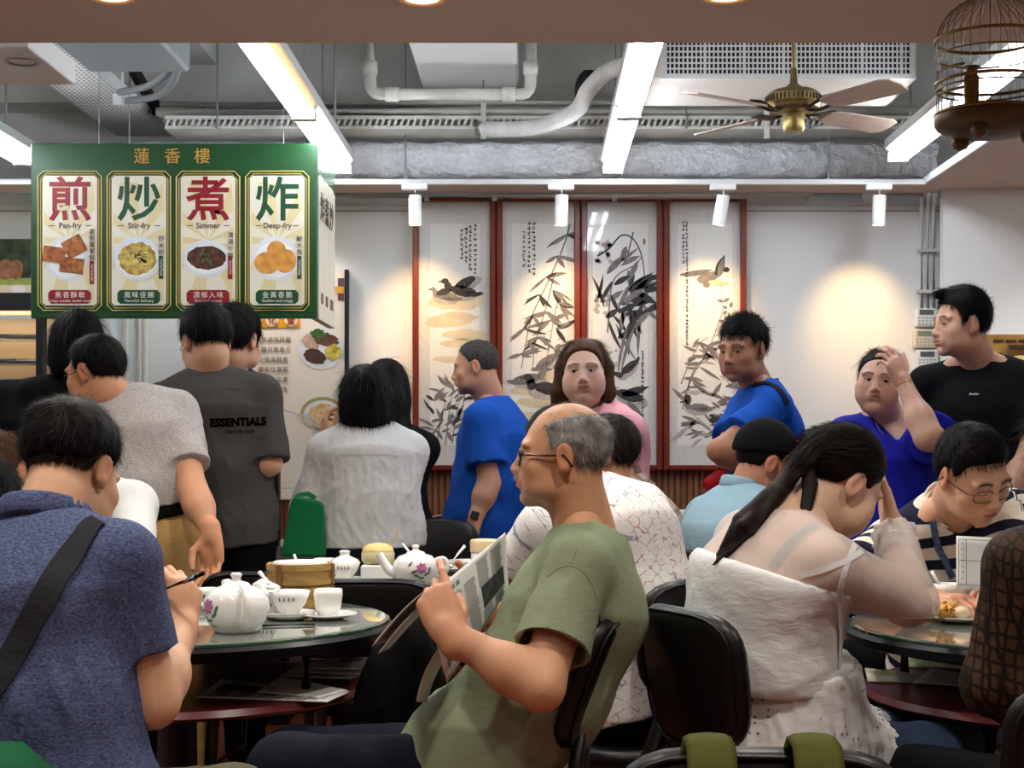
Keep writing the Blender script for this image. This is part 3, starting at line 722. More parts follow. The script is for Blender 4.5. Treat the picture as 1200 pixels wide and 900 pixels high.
# ---------------------------------------------------------------- hands
def hand_prims(w,d,n,side,s=1.,curl=(.4,.4,.4,.4),thumb=(.5,.2),spread=1.,idx_straight=False):
    """w wrist, d direction to the fingers, n palm normal, side +1 right hand / -1 left hand"""
    w=A3(w); d=nrm(d); n=A3(n); n=nrm(n-d*(n@d)); t=np.cross(d,n)*side; pr=[]; tips=[]
    lat=(.029,.0095,-.0100,-.0285); base=(.088,.092,.087,.077)
    ph=((.043,.026,.020),(.047,.030,.021),(.043,.028,.021),(.034,.021,.018)); rad=(.0093,.0095,.0090,.0080)
    pr.append(cone(w-d*.03*s,w+d*.012*s,.0255*s,.026*s,.02*s))
    pr.append(ell(w+d*.048*s,np.stack((t,d,n)),(.038*s,.052*s,.0165*s),.018*s))
    pr.append(ell(w+d*.040*s+t*.022*s+n*.008*s,np.stack((t,d,n)),(.018*s,.034*s,.016*s),.014*s))
    pr.append(ell(w+d*.040*s-t*.024*s+n*.006*s,np.stack((t,d,n)),(.014*s,.036*s,.014*s),.014*s))
    for i in range(4):
        p=w+(d*base[i]+t*lat[i])*s; q=w+d*.02*s+t*lat[i]*.5*s
        pr.append(cone(q,p,.013*s,.0112*s,.012*s))
        dd=nrm(d+t*(.10*spread*(1.2-i*.8))); a=0
        for j,L_ in enumerate(ph[i]):
            a+=curl[i]*math.radians((68,88,52)[j]); dr=dd*math.cos(a)+n*math.sin(a); e=p+dr*L_*s
            pr.append(cone(p,e,rad[i]*(1.02-.09*j)*s,rad[i]*(.95-.11*j)*s,.004*s)); p=e
        tips.append(p)
    # thumb leaves the side of the palm near its base
    b=w+d*.018*s+t*.024*s+n*.006*s; td=nrm(t*(.55+.45*(1-thumb[0]))+d*.75+n*thumb[0]*.75)
    e1=b+td*.044*s; td2=nrm(td*(1-thumb[1])+ (d*.8-t*.35+n*.35)*thumb[1]+d*.25); e2=e1+td2*.034*s; e3=e2+nrm(td2+(-t*.3+d*.2)*thumb[1])*.026*s
    pr+= [cone(b,e1,.0160*s,.0125*s,.012*s),cone(e1,e2,.0118*s,.0105*s,.005*s),cone(e2,e3,.0106*s,.0085*s,.004*s)]
    return pr,tips+[e3]
def hand_dirs(el,wr,tw): pass
# ---------------------------------------------------------------- hair
def hair_surface(c,R,s,prof,thick=.012,top=0.,back=0.,extra=(),res=.006,side=.0,wave=.004,seed=0,cuts=(),fade=0):
    """cap over the skull whose lower edge follows prof [(y,z)...] in head space; extra = more locks (Pr in world space)"""
    c=A3(c); py=A3([p[0] for p in prof]); pz=A3([p[1] for p in prof])
    def below(p):
        q=((p-c)@R)/s; return (q[...,2]-np.interp(q[...,1],py,pz))*s*.75
    rr=A3((.0765+thick+side,.090+thick+back*.5,.085+thick+top*.5))*s
    e0=ell(c+R@(A3((0,-.012-back*.5,.036+top*.5))*s),R.T,rr,.02)
    if fade:
        f0=e0.fn; e0.fn=lambda p:f0(p)+(thick-.002)*s*(1-np.clip(below(p)/(fade*s),0,1))**1.5
    pr=[e0]
    big=A3((9,9,9)); pr.append(Pr(lambda p:below(p),-big,big,.008,'s'))
    pr+=list(extra)
    pr+=list(cuts)
    v,f=surf(pr,res)
    N=vnormals(v,f); q=((v-c)@R)
    v=v+N*(wave*vnoise(q*A3((1,1,.35)),.03,seed))[:,None]
    return v,f
def strands(v,f,n,flow,length=.03,segs=3,lift=.25,jit=.3,width=.0014,seed=0,taper=.35,mask=None):
    """flat tapering hair strands rooted on a surface; flow(p, normal) -> direction array"""
    rs=np.random.RandomState(seed); N=vnormals(v,f); 
    ids=np.arange(len(v))
    if mask is not None: ids=ids[mask]
    if len(ids)==0: return np.zeros((0,3)),np.zeros((0,4),int)
    i=rs.choice(ids,n); j=f[rs.randint(0,len(f),1)][0,0]
    p=v[i]+rs.randn(n,3)*.0015; nn=N[i]; L=length*rs.uniform(.55,1.25,n)
    rng=rs.randn(n,3)*jit; rows=[]
    d=None
    for k in range(segs+1):
        fl=flow(p,nn); fl=fl-nn*np.sum(fl*nn,1)[:,None]*.85; fl=fl/(np.linalg.norm(fl,axis=1)[:,None]+1e-9)
        dd=fl+rng+nn*lift; dd/=np.linalg.norm(dd,axis=1)[:,None]
        d=dd if d is None else (d*.5+dd*.5)
        w=np.cross(d,nn); w/=(np.linalg.norm(w,axis=1)[:,None]+1e-9)
        ww=width*(1-(1-taper)*k/segs)*rs.uniform(.7,1.3,n)[:,None]*.5
        rows.append(np.stack((p-w*ww,p+w*ww),1)); p=p+d*(L/segs)[:,None]
    V=np.stack(rows,1).reshape(-1,3); m=(segs+1)*2; base=np.arange(n)[:,None]*m
    Fq=np.concatenate([base+A3([2*k,2*k+1,2*k+3,2*k+2]).astype(int) for k in range(segs)])
    return V,Fq
# ---------------------------------------------------------------- person builder
def ik(S,W,pole,L1,L2):
    S=A3(S);W=A3(W);d=W-S;D=np.linalg.norm(d)
    if D>(L1+L2)*.995: 
        e=d/D; k=D/(L1+L2)*1.001; L1*=k;L2*=k
    if D<abs(L1-L2)*1.02+.05: pass
    u=d/D; a=np.clip((L1*L1-L2*L2+D*D)/(2*D),-L1,L1); h=math.sqrt(max(L1*L1-a*a,0)); p=A3(pole); p=nrm(p-u*(p@u)); return S+u*a+p*h
class Body: pass
def person(label, pel, nb, yaw, head, arms=None, s=1., fat=0., fem=0, skin=(214,160,126), lean_slouch=.02, yaw_hip=None, sit=False, knees=None, ankles=None, hres=.0042, ares=.007, hand_res=.0035, shw=1., faced=True, hands=True, face=None, legs=True, bare=0., group=None, chest=None):
    """one continuous body; returns a record of joints that the clothes are cut from"""
    g_=sum(skin)/3; skin=tuple(.86*v+.14*g_ for v in skin)
    B=Body(); pel=A3(pel); nb=A3(nb); B.s=s; B.fat=fat; B.label=label
    th=math.radians(yaw); fh=A3((math.sin(th),math.cos(th),0)); r=np.cross(fh,(0,0,1)); u=nrm(nb-pel); r=nrm(r-u*(r@u)); fr=np.cross(u,r)
    B.r,B.u,B.f,B.nb,B.pel=r,u,fr,nb,pel
    yh=math.radians(yaw if yaw_hip is None else yaw_hip); fH=A3((math.sin(yh),math.cos(yh),0)); rH=np.cross(fH,(0,0,1)); B.fH,B.rH=fH,rH
    w1=pel+(nb-pel)*.36-fr*lean_slouch*s; ch=pel+(nb-pel)*.72-fr*lean_slouch*.6*s; B.w1,B.ch=w1,ch
    g=1+.22*fat; n_=.93 if fem else 1.
    B.dim=dict(pel=(.160*s*g*(1.05 if fem else 1),.115*s*g), w=(.140*s*g*n_,.102*s*(1+.34*fat)), ch=(.158*s*g*n_,.115*s*(1+.25*fat)), top=(.115*s*n_,.070*s))
    sh={}
    for q,k in ((-1,'L'),(1,'R')): sh[k]=nb-u*.086*s+fr*.012*s+r*q*.172*s*shw*(.93 if fem else 1)*(1+.06*fat)
    B.sh=sh; top=nb-u*.055*s+fr*.004*s; B.top=top
    # head
    R=head_axes(head.get('yaw',yaw),head.get('pitch',0),head.get('roll',0)); hs=head.get('s',s); hc=A3(head['c']) if 'c' in head else nb+A3((0,0,.155*s))+fr*.045*s
    B.R,B.hc,B.hs=R,hc,hs
    neck_top=hc+R@(A3((0,-.022,-.070))*hs); nr=(.0545-.006*fem+.010*fat)*s
    neck=[cone(nb+fr*.012*s-u*.035*s,neck_top,nr*1.13,nr*.98,.03*s),cone(nb-u*.02*s,neck_top+R@A3((0,-.010,.02))*hs,nr*.85,nr*.9,.03*s)]
    sk=1-bare*0
    o=-.012*s if not bare else 0
    D=B.dim; ad=lambda t,x:(t[0]+x,t[1]+x)
    tor=[flatcone(pel,w1,r,ad(D['pel'],o),ad(D['w'],o),.05),flatcone(w1,ch,r,ad(D['w'],o),ad(D['ch'],o),.05),flatcone(ch,top,r,ad(D['ch'],o),ad(D['top'],o),.05)]
    for k in 'LR': tor+=[cone(top+u*.012*s,sh[k],(.045)*s,(.050+.008*fat)*s,.05),cone(neck_top*.55+nb*.45,sh[k],.030*s,.030*s,.06)]
    B.neck=neck
    # arms
    arms=arms or {}; B.el={};B.wr={};B.hand={};parts=[]
    L1,L2=.285*s,.245*s
    for q,k in ((-1,'L'),(1,'R')):
        a=arms.get(k)
        if a is None: a=dict(wr=sh[k]-A3((0,0,.50*s))+r*q*.05*s+fr*.05*s,pole=-fr+r*q*.3)
        W=A3(a['wr']); E_=A3(a['el']) if 'el' in a else ik(sh[k],W,a.get('pole',-A3((0,0,1))),L1,L2)
        B.el[k]=E_;B.wr[k]=W; fu=1+.35*fat; tn=.88 if fem else 1
        pr=[cone(sh[k],E_,.050*s*fu*tn,.040*s*fu*tn,.03*s),cone(E_,E_+(W-E_)*.35,.0385*s*fu*tn,.0425*s*(1+.25*fat)*tn,.03*s),cone(E_+(W-E_)*.3,W,.042*s*(1+.25*fat)*tn,.0265*s*(1+.1*fat)*tn,.03*s)]
        hd=a.get('d',W-E_); hn=a.get('n',-r*q)
        if hands and not a.get('nohand'):
            hp,tips=hand_prims(W,hd,hn,q,s*(.93 if fem else 1)*a.get('hs',1.),a.get('curl',(.35,.4,.45,.5)),a.get('thumb',(.4,.2)),a.get('spread',1.))
            B.hand[k]=tips
            hv=surf(hp+[cone(E_+(W-E_)*.3,W,.042*s*(1+.25*fat)*tn,.0265*s*(1+.1*fat)*tn,.02*s)],hand_res,lo=W-.21*s,hi=W+.21*s)
            # clip the forearm end of the hand piece where the arm piece takes over
            parts.append(('h',hv))
        parts.append(('a',surf(pr,ares)))
    # legs
    hip={k:pel+rH*q*.085*s-A3((0,0,.03*s)) for q,k in ((-1,'L'),(1,'R'))}; B.hip=hip;B.kn={};B.an={}
    lp=[]
    for q,k in ((-1,'L'),(1,'R')):
        if knees and k in knees: K=A3(knees[k])
        elif sit: K=hip[k]+nrm(fH+rH*q*.22)*.42*s+A3((0,0,.0))
        else: K=hip[k]*1.; K=hip[k]+(A3((hip[k][0],hip[k][1],.03))-hip[k])*.5+fH*.02
        if ankles and k in ankles: An=A3(ankles[k])
        else: An=A3((K[0],K[1],.08)) if sit else A3((hip[k][0],hip[k][1],.08))
        B.kn[k],B.an[k]=K,An
        if legs: lp+=[cone(hip[k],K,.078*s*g,.052*s,.03),cone(K,An,.05*s,.036*s,.02)]
    pieces=[surf(tor+lp,.012)]
    face=dict(face or {}); fprim={k:face.pop(k) for k in ('nose','closed') if k in face}
    hv,hf=surf(head_prims(hc,R,hs,fat=max(fat,face.pop('fatface',0)),fem=fem,eyes=faced,**fprim)+neck,hres)
    org=A3((pel[0],pel[1],0)); B.org=org
    cols=[np.tile(A3(lin(skin)),(len(pieces[0][0]),1)),head_color(hv,hc,R,hs,skin,closed=fprim.get('closed',0),fem=fem,eyes=faced,**{k:v for k,v in face.items() if k not in('gaze',)})]
    pieces.append((hv,hf))
    for t,p in parts:
        pieces.append(p); cc=np.tile(A3(lin(skin)),(len(p[0]),1))
        if t=='h': cc=cc*A3((1.0,.93,.90))
        cols.append(cc)
    cc=np.concatenate(cols); v,f=join(pieces)
    cc=cc*(1+.05*vnoise(v,.05,3)+.04*vnoise(v,.012,4))[:,None]
    o=np_obj('person',v,f,skin_m,None,None,cc); 
    # put the object's origin on the floor under the pelvis
    me=o.data; me.vertices.foreach_set('co',(v-org).astype(np.float32).ravel()); me.update(); o.location=org
    tag(o,label,'person',group); B.o=o
    if faced and not fprim.get('closed'): eyeballs(hc,R,hs,o,org,face.get('gaze',(0,0)))
    return B
def garment(B,name,prims,res,m,amp=.006,fdir=None,wl=.09,seed=1,label=None,smooth_it=1,pat=True,flat=None):
    v,f=surf(prims,res)
    if smooth_it: v=relax(v,f,smooth_it)
    N=vnormals(v,f)
    if amp:
        fd=B.u if fdir is None else fdir
        a_=.75*folds(v,fd,wl,seed)**1.4+.35*folds(v,fd,wl*.5,seed+7)**1.6-.26
        tz=np.clip(((B.nb-v)@B.u)/.16,.35,1)
        v=v+N*np.maximum(amp*2.3*a_*tz,-.011)[:,None]
    at=None
    if pat:
        q=v-B.nb; loc=np.stack((q@B.r,q@B.f,q@B.u),1); 
        for k in 'LR':
            S,E_=A3(B.sh[k]),A3(B.el[k]); ab=E_-S; L=np.linalg.norm(ab); t=(v-S)@ab/(L*L); dd=np.linalg.norm(v-S-np.clip(t,0,1.2)[:,None]*ab,axis=1)
            sg=-1. if k=='L' else 1.; msk=((v-S)@(B.r*sg)>.004)&(t>-.25)&(dd<.15*B.s); loc[msk,2]=-.07-t[msk]*L
        at={'Loc':loc}
    o=np_obj(name,v,f,m,B.o,B.org,None,at)
    if label: o['label']=label
    return o
def torso_prims(B,off,hem,loose=0.,straight=True,hemw=1.,top_off=None,hemdir=None):
    """inflated torso; hem = distance below the pelvis"""
    D=B.dim; s=B.s; e=off; to=off if top_off is None else top_off
    ad=lambda t,x,y=None:(t[0]+x,t[1]+(x if y is None else y))
    hd=-B.u if hemdir is None else nrm(hemdir)
    low=B.pel+hd*(hem+.05)
    wd=ad(D['w'],e+loose); 
    if straight: wd=(max(wd[0],D['ch'][0]*.97+e+loose*.6),max(wd[1],D['ch'][1]*.93+e+loose*.5))
    pw=(max(D['pel'][0]+e+loose*.7,wd[0]*.98),max(D['pel'][1]+e+loose*.7,wd[1]*.98))
    pr=[flatcone(low,B.pel,B.r,(pw[0]*hemw,pw[1]*hemw),pw,.05),flatcone(B.pel,B.w1,B.r,pw,wd,.06),flatcone(B.w1,B.ch,B.r,wd,ad(D['ch'],e+loose*.5),.06),flatcone(B.ch,B.top,B.r,ad(D['ch'],e+loose*.4),ad(D['top'],to-.008),.06)]
    for k in 'LR':
        pr+=[cone(B.top+B.u*.012*s,B.sh[k],.044*s+to,.050*s+to+.008*B.fat,.06),cone(B.nb*.86+A3(B.hc)*.14-B.u*.03*s,B.sh[k]+B.u*.01,.028*s+to*.6,.024*s+to,.06)]
    return pr,low,hd
def clipped(pr,pt,n,k=.004):
    """a primitive cut off by a plane, on its own"""
    pt=A3(pt); n=nrm(n); f0=pr.fn
    return Pr(lambda p:np.maximum(f0(p),(p-pt)@n),pr.lo,pr.hi,pr.k)
def sleeve(B,k,frac,off,flare=.012,k_=.03,hollow=True,drop=0.):
    S,E_,W=B.sh[k],B.el[k],B.wr[k]; s=B.s; fu=(1+.35*B.fat)
    out=[]
    if frac<=1:
        end=S+(E_-S)*frac; ax=nrm(E_-S); r0=.050*s*fu+off; r1=(.050-.010*frac)*s*fu+off+flare
        p=clipped(cone(S,end+ax*.06,r0,r1,k_),end,ax)
        if hollow:
            f0=p.fn; inner=cone(end-ax*.04,end+ax*.08,r1-.027,r1-.016).fn
            p=Pr(lambda q:np.maximum(f0(q),-inner(q)),p.lo,p.hi,p.k)
        out.append(p)
    else:
        fr_=frac-1; end=E_+(W-E_)*fr_; ax=nrm(W-E_)
        out.append(cone(S,E_,.050*s*fu+off,.042*s*fu+off+flare*.6,k_)); out.append(clipped(cone(E_,end+ax*.03,.042*s*fu+off+flare*.6,.030*s*fu+off+flare*.5,k_),end,ax))
    return out,[]
def neck_hole(B,rad=.070,low=.02,fwd=.03,depth=.035):
    c=B.nb+B.f*fwd*B.s+B.u*(.03-low)*B.s; ax=np.stack((B.r,nrm(B.f-B.u*.35),nrm(B.u+B.f*.35)))
    return ell(c,ax,A3((rad,rad*1.05,depth+.03))*B.s,.006,'s')
def shirt(B,name,m,off=.014,loose=.012,hem=.10,sl=(.6,.6),flare=.014,res=.010,hollow=False,amp=.007,wl=.09,seed=1,hole=None,hemdir=None,hemw=1.,extra=(),extra_cuts=(),label=None,fdir=None,straight=True):
    pr,low,hd=torso_prims(B,off,hem,loose,straight,hemw,hemdir=hemdir)
    pr.append(cut(B.pel+hd*hem,hd,low-.45,low+.45)); cuts=[]
    for k,fr_ in zip('LR',sl):
        if fr_>0: a,c=sleeve(B,k,fr_,off,flare,hollow=hollow); pr+=a; cuts+=c
    pr+=list(extra); pr+=cuts
    pr.append(hole or neck_hole(B)); pr+=list(extra_cuts)
    return garment(B,name,pr,res,m,amp,fdir,wl,seed,label)
def collar_band(B,m,rad=.066,h=.012,name='collar',fwd=.022,low=.005,tilt=.35,width=.006,closed=True,a0=0,a1=360):
    """knitted neckband ring"""
    c=B.nb+B.f*fwd*B.s+B.u*(.012-low)*B.s; up=nrm(B.u+B.f*tilt); fx=nrm(B.f-up*(B.f@up)); rx=B.r
    n=36; pts=[]
    for i in range(n+(0 if closed else 1)):
        a=math.radians(a0+(a1-a0)*i/n); pts.append(Vector(c+rx*math.cos(a)*rad*B.s+fx*math.sin(a)*rad*1.05*B.s-A3(B.org)))
    o=MB().tube(pts,1,8,closed=closed,flat=(width*.5,h*.5),hint=tuple(up)).build(name,m,B.o,smooth=True); return o
def trousers(B,m,name='trousers',off=.016,res=.014,amp=.006,top=.06,seed=5,sit=False,hemcut=True,wide=0.):
    s=B.s; D=B.dim; up=B.u; pr=[flatcone(B.pel-A3((0,0,.04)),B.pel+up*top*s,B.rH,(D['pel'][0]+off,D['pel'][1]+off),(D['pel'][0]*.95+off,D['pel'][1]*.95+off),.05)]
    g=1+.22*B.fat; fdir=None
    for k in 'LR':
        pr+=[cone(B.hip[k],B.kn[k],.080*s*g+off+wide*.3,.056*s*g+off+wide,.04),cone(B.kn[k],B.an[k],.056*s*g+off+wide,.042*s+off+wide*1.2,.03)]
    pr.append(cut(B.pel+up*top*s,up,B.pel-.4,B.pel+.5))
    return garment(B,name,pr,res,m,amp,nrm(B.kn['R']-B.hip['R']),.10,seed,pat=False)
def shoes(B,m):
    for k in 'LR':
        a=A3(B.an[k]); fH=B.fH; Rt=np.stack((B.rH,fH,A3((0,0,1)))); c=A3((a[0],a[1],.0))
        pr=[ell(c+fH*.07+A3((0,0,.032)),Rt,(.046,.11,.032),.03),ell(c+fH*-.01+A3((0,0,.05)),Rt,(.042,.055,.05),.03),cut(A3((0,0,.006)),(0,0,-1))]
        v,f=surf(pr,.010); np_obj('shoe',v,f,m,B.o,B.org)
# ---------------------------------------------------------------- hair styles, in head space
SHORT=[(-.16,-.05),(-.085,-.062),(-.05,-.045),(-.032,-.012),(-.022,.022),(.008,.026),(.018,.000),(.030,-.004),(.038,.030),(.050,.056),(.070,.068),(.12,.076)]
def flow_short(c,R,crown=(0,-.055,.125),fwd=.0,down=.5,side=0):
    c=A3(c); cr=A3(crown)
    def fl(p,n):
        q=(p-c)@R; d=q-cr; d/=np.linalg.norm(d,axis=1)[:,None]+1e-9; tp=np.clip((q[:,2]-.05)/.05,0,1)
        d[:,1]+=fwd*tp; d[:,0]+=side*tp; d[:,2]-=down*(1-tp); return d@R.T
    return fl
def flow_long(c,R,down=1.2,crown=(0,-.04,.13)):
    c=A3(c); cr=A3(crown); dn=A3((0,0,-1.))
    def fl(p,n):
        q=(p-c)@R; d=q-cr; d/=np.linalg.norm(d,axis=1)[:,None]+1e-9; lo=np.clip((.06-q[:,2])/.08,0,1)
        return (d@R.T)*(1-lo)[:,None]+dn*lo[:,None]*down
    return fl
def hair(B,m,prof=SHORT,thick=.013,n=2600,length=.028,lift=.10,jit=.18,flow=None,width=.0014,extra=(),cuts=(),res=.005,top=0,back=0,side=0,wave=.003,seed=0,segs=3,name='hair',label=None,mask=None,fade=None,noface=False):
    v,f=hair_surface(B.hc,B.R,B.hs,prof,thick,top,back,extra,res,side,wave,seed,cuts,fade=(.035 if min(p[1] for p in prof)>-.09 else 0) if fade is None else fade)
    fl=flow or flow_short(B.hc,B.R)
    mk=None
    if noface: mk=(lambda q:~((np.abs(q[:,0])>.06)&(np.abs(q[:,1])<.045)&(q[:,2]<.045))&(q[:,1]<.035)|((q[:,2]>.105)&(q[:,1]<.02)))((v-B.hc)@B.R/B.hs)
    if prof is not None and min(p_[1] for p_ in prof)>-.09:
        q_=(v-B.hc)@B.R/B.hs; hm=q_[:,2]-np.interp(q_[:,1],[p_[0] for p_ in prof],[p_[1] for p_ in prof]); ok_=(hm>.012)|((q_[:,1]>.05)&(hm>.0)); mk=ok_ if mk is None else (mk&ok_)
    if mask is not None: mk=mask(((v-B.hc)@B.R)/B.hs)
    sv,sf=strands(v,f,n,fl,length,segs,lift,jit,width,seed,mask=mk)
    vv,ff=join([(v,f),(sv,sf)]) if len(sv) else (v,f)
    o=np_obj(name,vv,ff,m,B.o,B.org)
    if label: o['label']=label
    return o
def H(B,x,y,z): return A3(B.hc)+B.R@(A3((x,y,z))*B.hs)
def lock(B,pts,r,k=.02):
    """chain of tapering cones through head-space points"""
    out=[]; p=[H(B,*q) for q in pts]
    rr=r if isinstance(r,(list,tuple)) else [r]*len(p)
    for i in range(len(p)-1): out.append(cone(p[i],p[i+1],rr[i],rr[i+1],k))
    return out
def glasses(B,m,lens=True,w=.026,h=.018,full=True,half=False,z0=-.006,y0=.098,label=None,r=.0013):
    L=lambda x,y,z: Vector(H(B,x,y,z)-A3(B.org))
    root=None; b=MB()
    for q in (-1,1):
        pts=[]
        for i in range(28):
            a=2*PI*i/28; c_,s_=math.cos(a),math.sin(a); e=.62
            pts.append(L(q*.0335+w*math.copysign(abs(c_)**e,c_), y0-.010*abs((q*.0335+w*math.copysign(abs(c_)**e,c_))/.06)**2, z0+h*math.copysign(abs(s_)**e,s_)))
        b.tube(pts,r,6,closed=True)
        b.tube([L(q*(.0335+w),y0-.010,z0+.006),L(q*.071,y0-.022,z0+.007),L(q*.0785,.030,z0+.008),L(q*.083,-.008,z0+.012),L(q*.082,-.028,z0-.012)],r*1.1,6)
    b.tube([L(-.0335+w,y0,z0+.004),L(0,y0+.004,z0+.007),L(.0335-w,y0,z0+.004)],r,6)
    o=b.build('glasses',m,B.o,smooth=True)
    if label: o['label']=label
    if lens:
        g=mat('spectacle_lens',(240,244,245),.03,trans=1,ior=1.05,alpha=.25)
        for q in (-1,1):
            pts=[]
            for i in range(24):
                a=2*PI*i/24; c_,s_=math.cos(a),math.sin(a); e=.62
                pts.append(L(q*.0335+w*.96*math.copysign(abs(c_)**e,c_), y0-.010*abs((q*.0335+w*.96*math.copysign(abs(c_)**e,c_))/.06)**2-.0004, z0+h*.95*math.copysign(abs(s_)**e,s_)))
            MB().poly(pts).build('lens',g,o)
    return o
def wristband(B,k,m,t=.93,r=.031,w=.008,name='wristwatch',face=None,up=None):
    E_,W=A3(B.el[k]),A3(B.wr[k]); c=E_+(W-E_)*t; ax=nrm(W-E_); a,b_,_=frame_of(ax)
    a,b_=A3(a),A3(b_); pts=[Vector(c+(a*math.cos(2*PI*i/24)+b_*math.sin(2*PI*i/24))*r*B.s-A3(B.org)) for i in range(24)]
    o=MB().tube(pts,1,8,closed=True,flat=(w,.002) if False else (.002,w),hint=tuple(ax)).build(name,m,B.o,smooth=True)
    if face is not None:
        d=nrm(A3(up)-ax*(A3(up)@ax)); p=c+d*(r*B.s+.002)-A3(B.org); sd=np.cross(ax,d)
        mb=MB().prism([(x,y) for x,y in ((-.014,-.017),(.014,-.017),(.017,-.013),(.017,.013),(.014,.017),(-.014,.017),(-.017,.013),(-.017,-.013))],-.002,.007,lambda x,y,z:tuple(p+sd*x+ax*y+d*z))
        mb.build('watch_face',face,o)
    return o
from mathutils.bvhtree import BVHTree
def cast(px,py,objs,off=.0):
    """where the line of sight through a pixel meets one of the objects (used to lay straps and prints on cloth)"""
    o=Vector((0,0,CH)); d=Vector(((px-626)/F,1,-(py-522)/F)).normalized(); best=None
    for ob in objs:
        if ob.name not in _bvh:
            me=ob.data; mw=Matrix.Translation(_wloc(ob)); _bvh[ob.name]=BVHTree.FromPolygons([mw@v.co for v in me.vertices],[tuple(p.vertices) for p in me.polygons])
        h=_bvh[ob.name].ray_cast(o,d)
        if h[0] is not None and (best is None or h[3]<best[3]): best=h
    if best is None: return None,None
    n=best[1]
    if n.dot(d)>0: n=-n
    return best[0]+n*off,n
_bvh={}
def _wloc(ob):
    l=ob.location.copy(); p=ob.parent
    while p: l=l+p.location; p=p.parent
    return l
# ---------------------------------------------------------------- patterned cloths (printed or woven colour only)
def loc_nodes(m):
    N,L=nt(m); a=N.new('ShaderNodeAttribute'); a.attribute_name='Loc'; return N,L,a
def stripes(name,c1,c2,period,duty=.5,axis='Z',phase=0.):
    m=cloth(name,c1); N,L,a=loc_nodes(m); sp=N.new('ShaderNodeSeparateXYZ'); L.new(a.outputs['Vector'],sp.inputs[0])
    q=N.new('ShaderNodeMath'); q.operation='MULTIPLY_ADD'; q.inputs[1].default_value=1/period; q.inputs[2].default_value=50+phase; L.new(sp.outputs[axis],q.inputs[0])
    fr=N.new('ShaderNodeMath'); fr.operation='FRACT'; L.new(q.outputs[0],fr.inputs[0]); lt=N.new('ShaderNodeMath'); lt.operation='LESS_THAN'; lt.inputs[1].default_value=duty; L.new(fr.outputs[0],lt.inputs[0])
    mx=N.new('ShaderNodeMix'); mx.data_type='RGBA'; mx.inputs[6].default_value=(*lin(c2),1); mx.inputs[7].default_value=(*lin(c1),1); L.new(lt.outputs[0],mx.inputs[0]); L.new(mx.outputs[2],N['Principled BSDF'].inputs['Base Color']); return m
def line_print(name,base,l1,l2,scale=26,w=.045,rand=.55,coord='Loc'):
    m=cloth(name,base); N,L,a=loc_nodes(m); v=N.new('ShaderNodeTexVoronoi'); v.feature='DISTANCE_TO_EDGE'; v.inputs['Scale'].default_value=scale; v.inputs['Randomness'].default_value=rand
    mp=N.new('ShaderNodeMapping'); mp.inputs['Scale'].default_value=(1,.001,1); mp.inputs['Rotation'].default_value=(0,.5,0); L.new(a.outputs['Vector'],mp.inputs[0]); L.new(mp.outputs[0],v.inputs['Vector'])
    lt=N.new('ShaderNodeMath'); lt.operation='LESS_THAN'; lt.inputs[1].default_value=w; L.new(v.outputs['Distance'],lt.inputs[0])
    v2=N.new('ShaderNodeTexNoise'); v2.inputs['Scale'].default_value=14; L.new(mp.outputs[0],v2.inputs['Vector']); r=N.new('ShaderNodeValToRGB'); r.color_ramp.interpolation='CONSTANT'
    r.color_ramp.elements[0].color=(*lin(l1),1); r.color_ramp.elements[1].position=.5; r.color_ramp.elements[1].color=(*lin(l2),1); L.new(v2.outputs[0],r.inputs[0])
    # break the net so that it reads as separate interlocking figures
    v3=N.new('ShaderNodeTexNoise'); v3.inputs['Scale'].default_value=60; L.new(mp.outputs[0],v3.inputs['Vector']); gt=N.new('ShaderNodeMath'); gt.operation='GREATER_THAN'; gt.inputs[1].default_value=.47; L.new(v3.outputs[0],gt.inputs[0])
    mu=N.new('ShaderNodeMath'); mu.operation='MULTIPLY'; L.new(lt.outputs[0],mu.inputs[0]); L.new(gt.outputs[0],mu.inputs[1])
    mx=N.new('ShaderNodeMix'); mx.data_type='RGBA'; mx.inputs[6].default_value=(*lin(base),1); L.new(mu.outputs[0],mx.inputs[0]); L.new(r.outputs[0],mx.inputs[7]); L.new(mx.outputs[2],N['Principled BSDF'].inputs['Base Color']); return m
def plaid(name,base,c1,c2,p=.055):
    m=cloth(name,base); N,L,a=loc_nodes(m); sp=N.new('ShaderNodeSeparateXYZ'); L.new(a.outputs['Vector'],sp.inputs[0]); cur=None
    for i,(ax,cc,du,ph) in enumerate((('X',c1,.4,0),('Z',c1,.4,.3),('X',c2,.08,.7),('Z',c2,.08,.1))):
        q=N.new('ShaderNodeMath'); q.operation='MULTIPLY_ADD'; q.inputs[1].default_value=1/p; q.inputs[2].default_value=50+ph; L.new(sp.outputs[ax],q.inputs[0]); fr=N.new('ShaderNodeMath'); fr.operation='FRACT'; L.new(q.outputs[0],fr.inputs[0])
        lt=N.new('ShaderNodeMath'); lt.operation='LESS_THAN'; lt.inputs[1].default_value=du; L.new(fr.outputs[0],lt.inputs[0]); sc=N.new('ShaderNodeMath'); sc.operation='MULTIPLY'; sc.inputs[1].default_value=.5; L.new(lt.outputs[0],sc.inputs[0])
        mx=N.new('ShaderNodeMix'); mx.data_type='RGBA'; L.new(sc.outputs[0],mx.inputs[0]); mx.inputs[7].default_value=(*lin(cc),1)
        if cur is None: mx.inputs[6].default_value=(*lin(base),1)
        else: L.new(cur,mx.inputs[6])
        cur=mx.outputs[2]
    L.new(cur,N['Principled BSDF'].inputs['Base Color']); return m
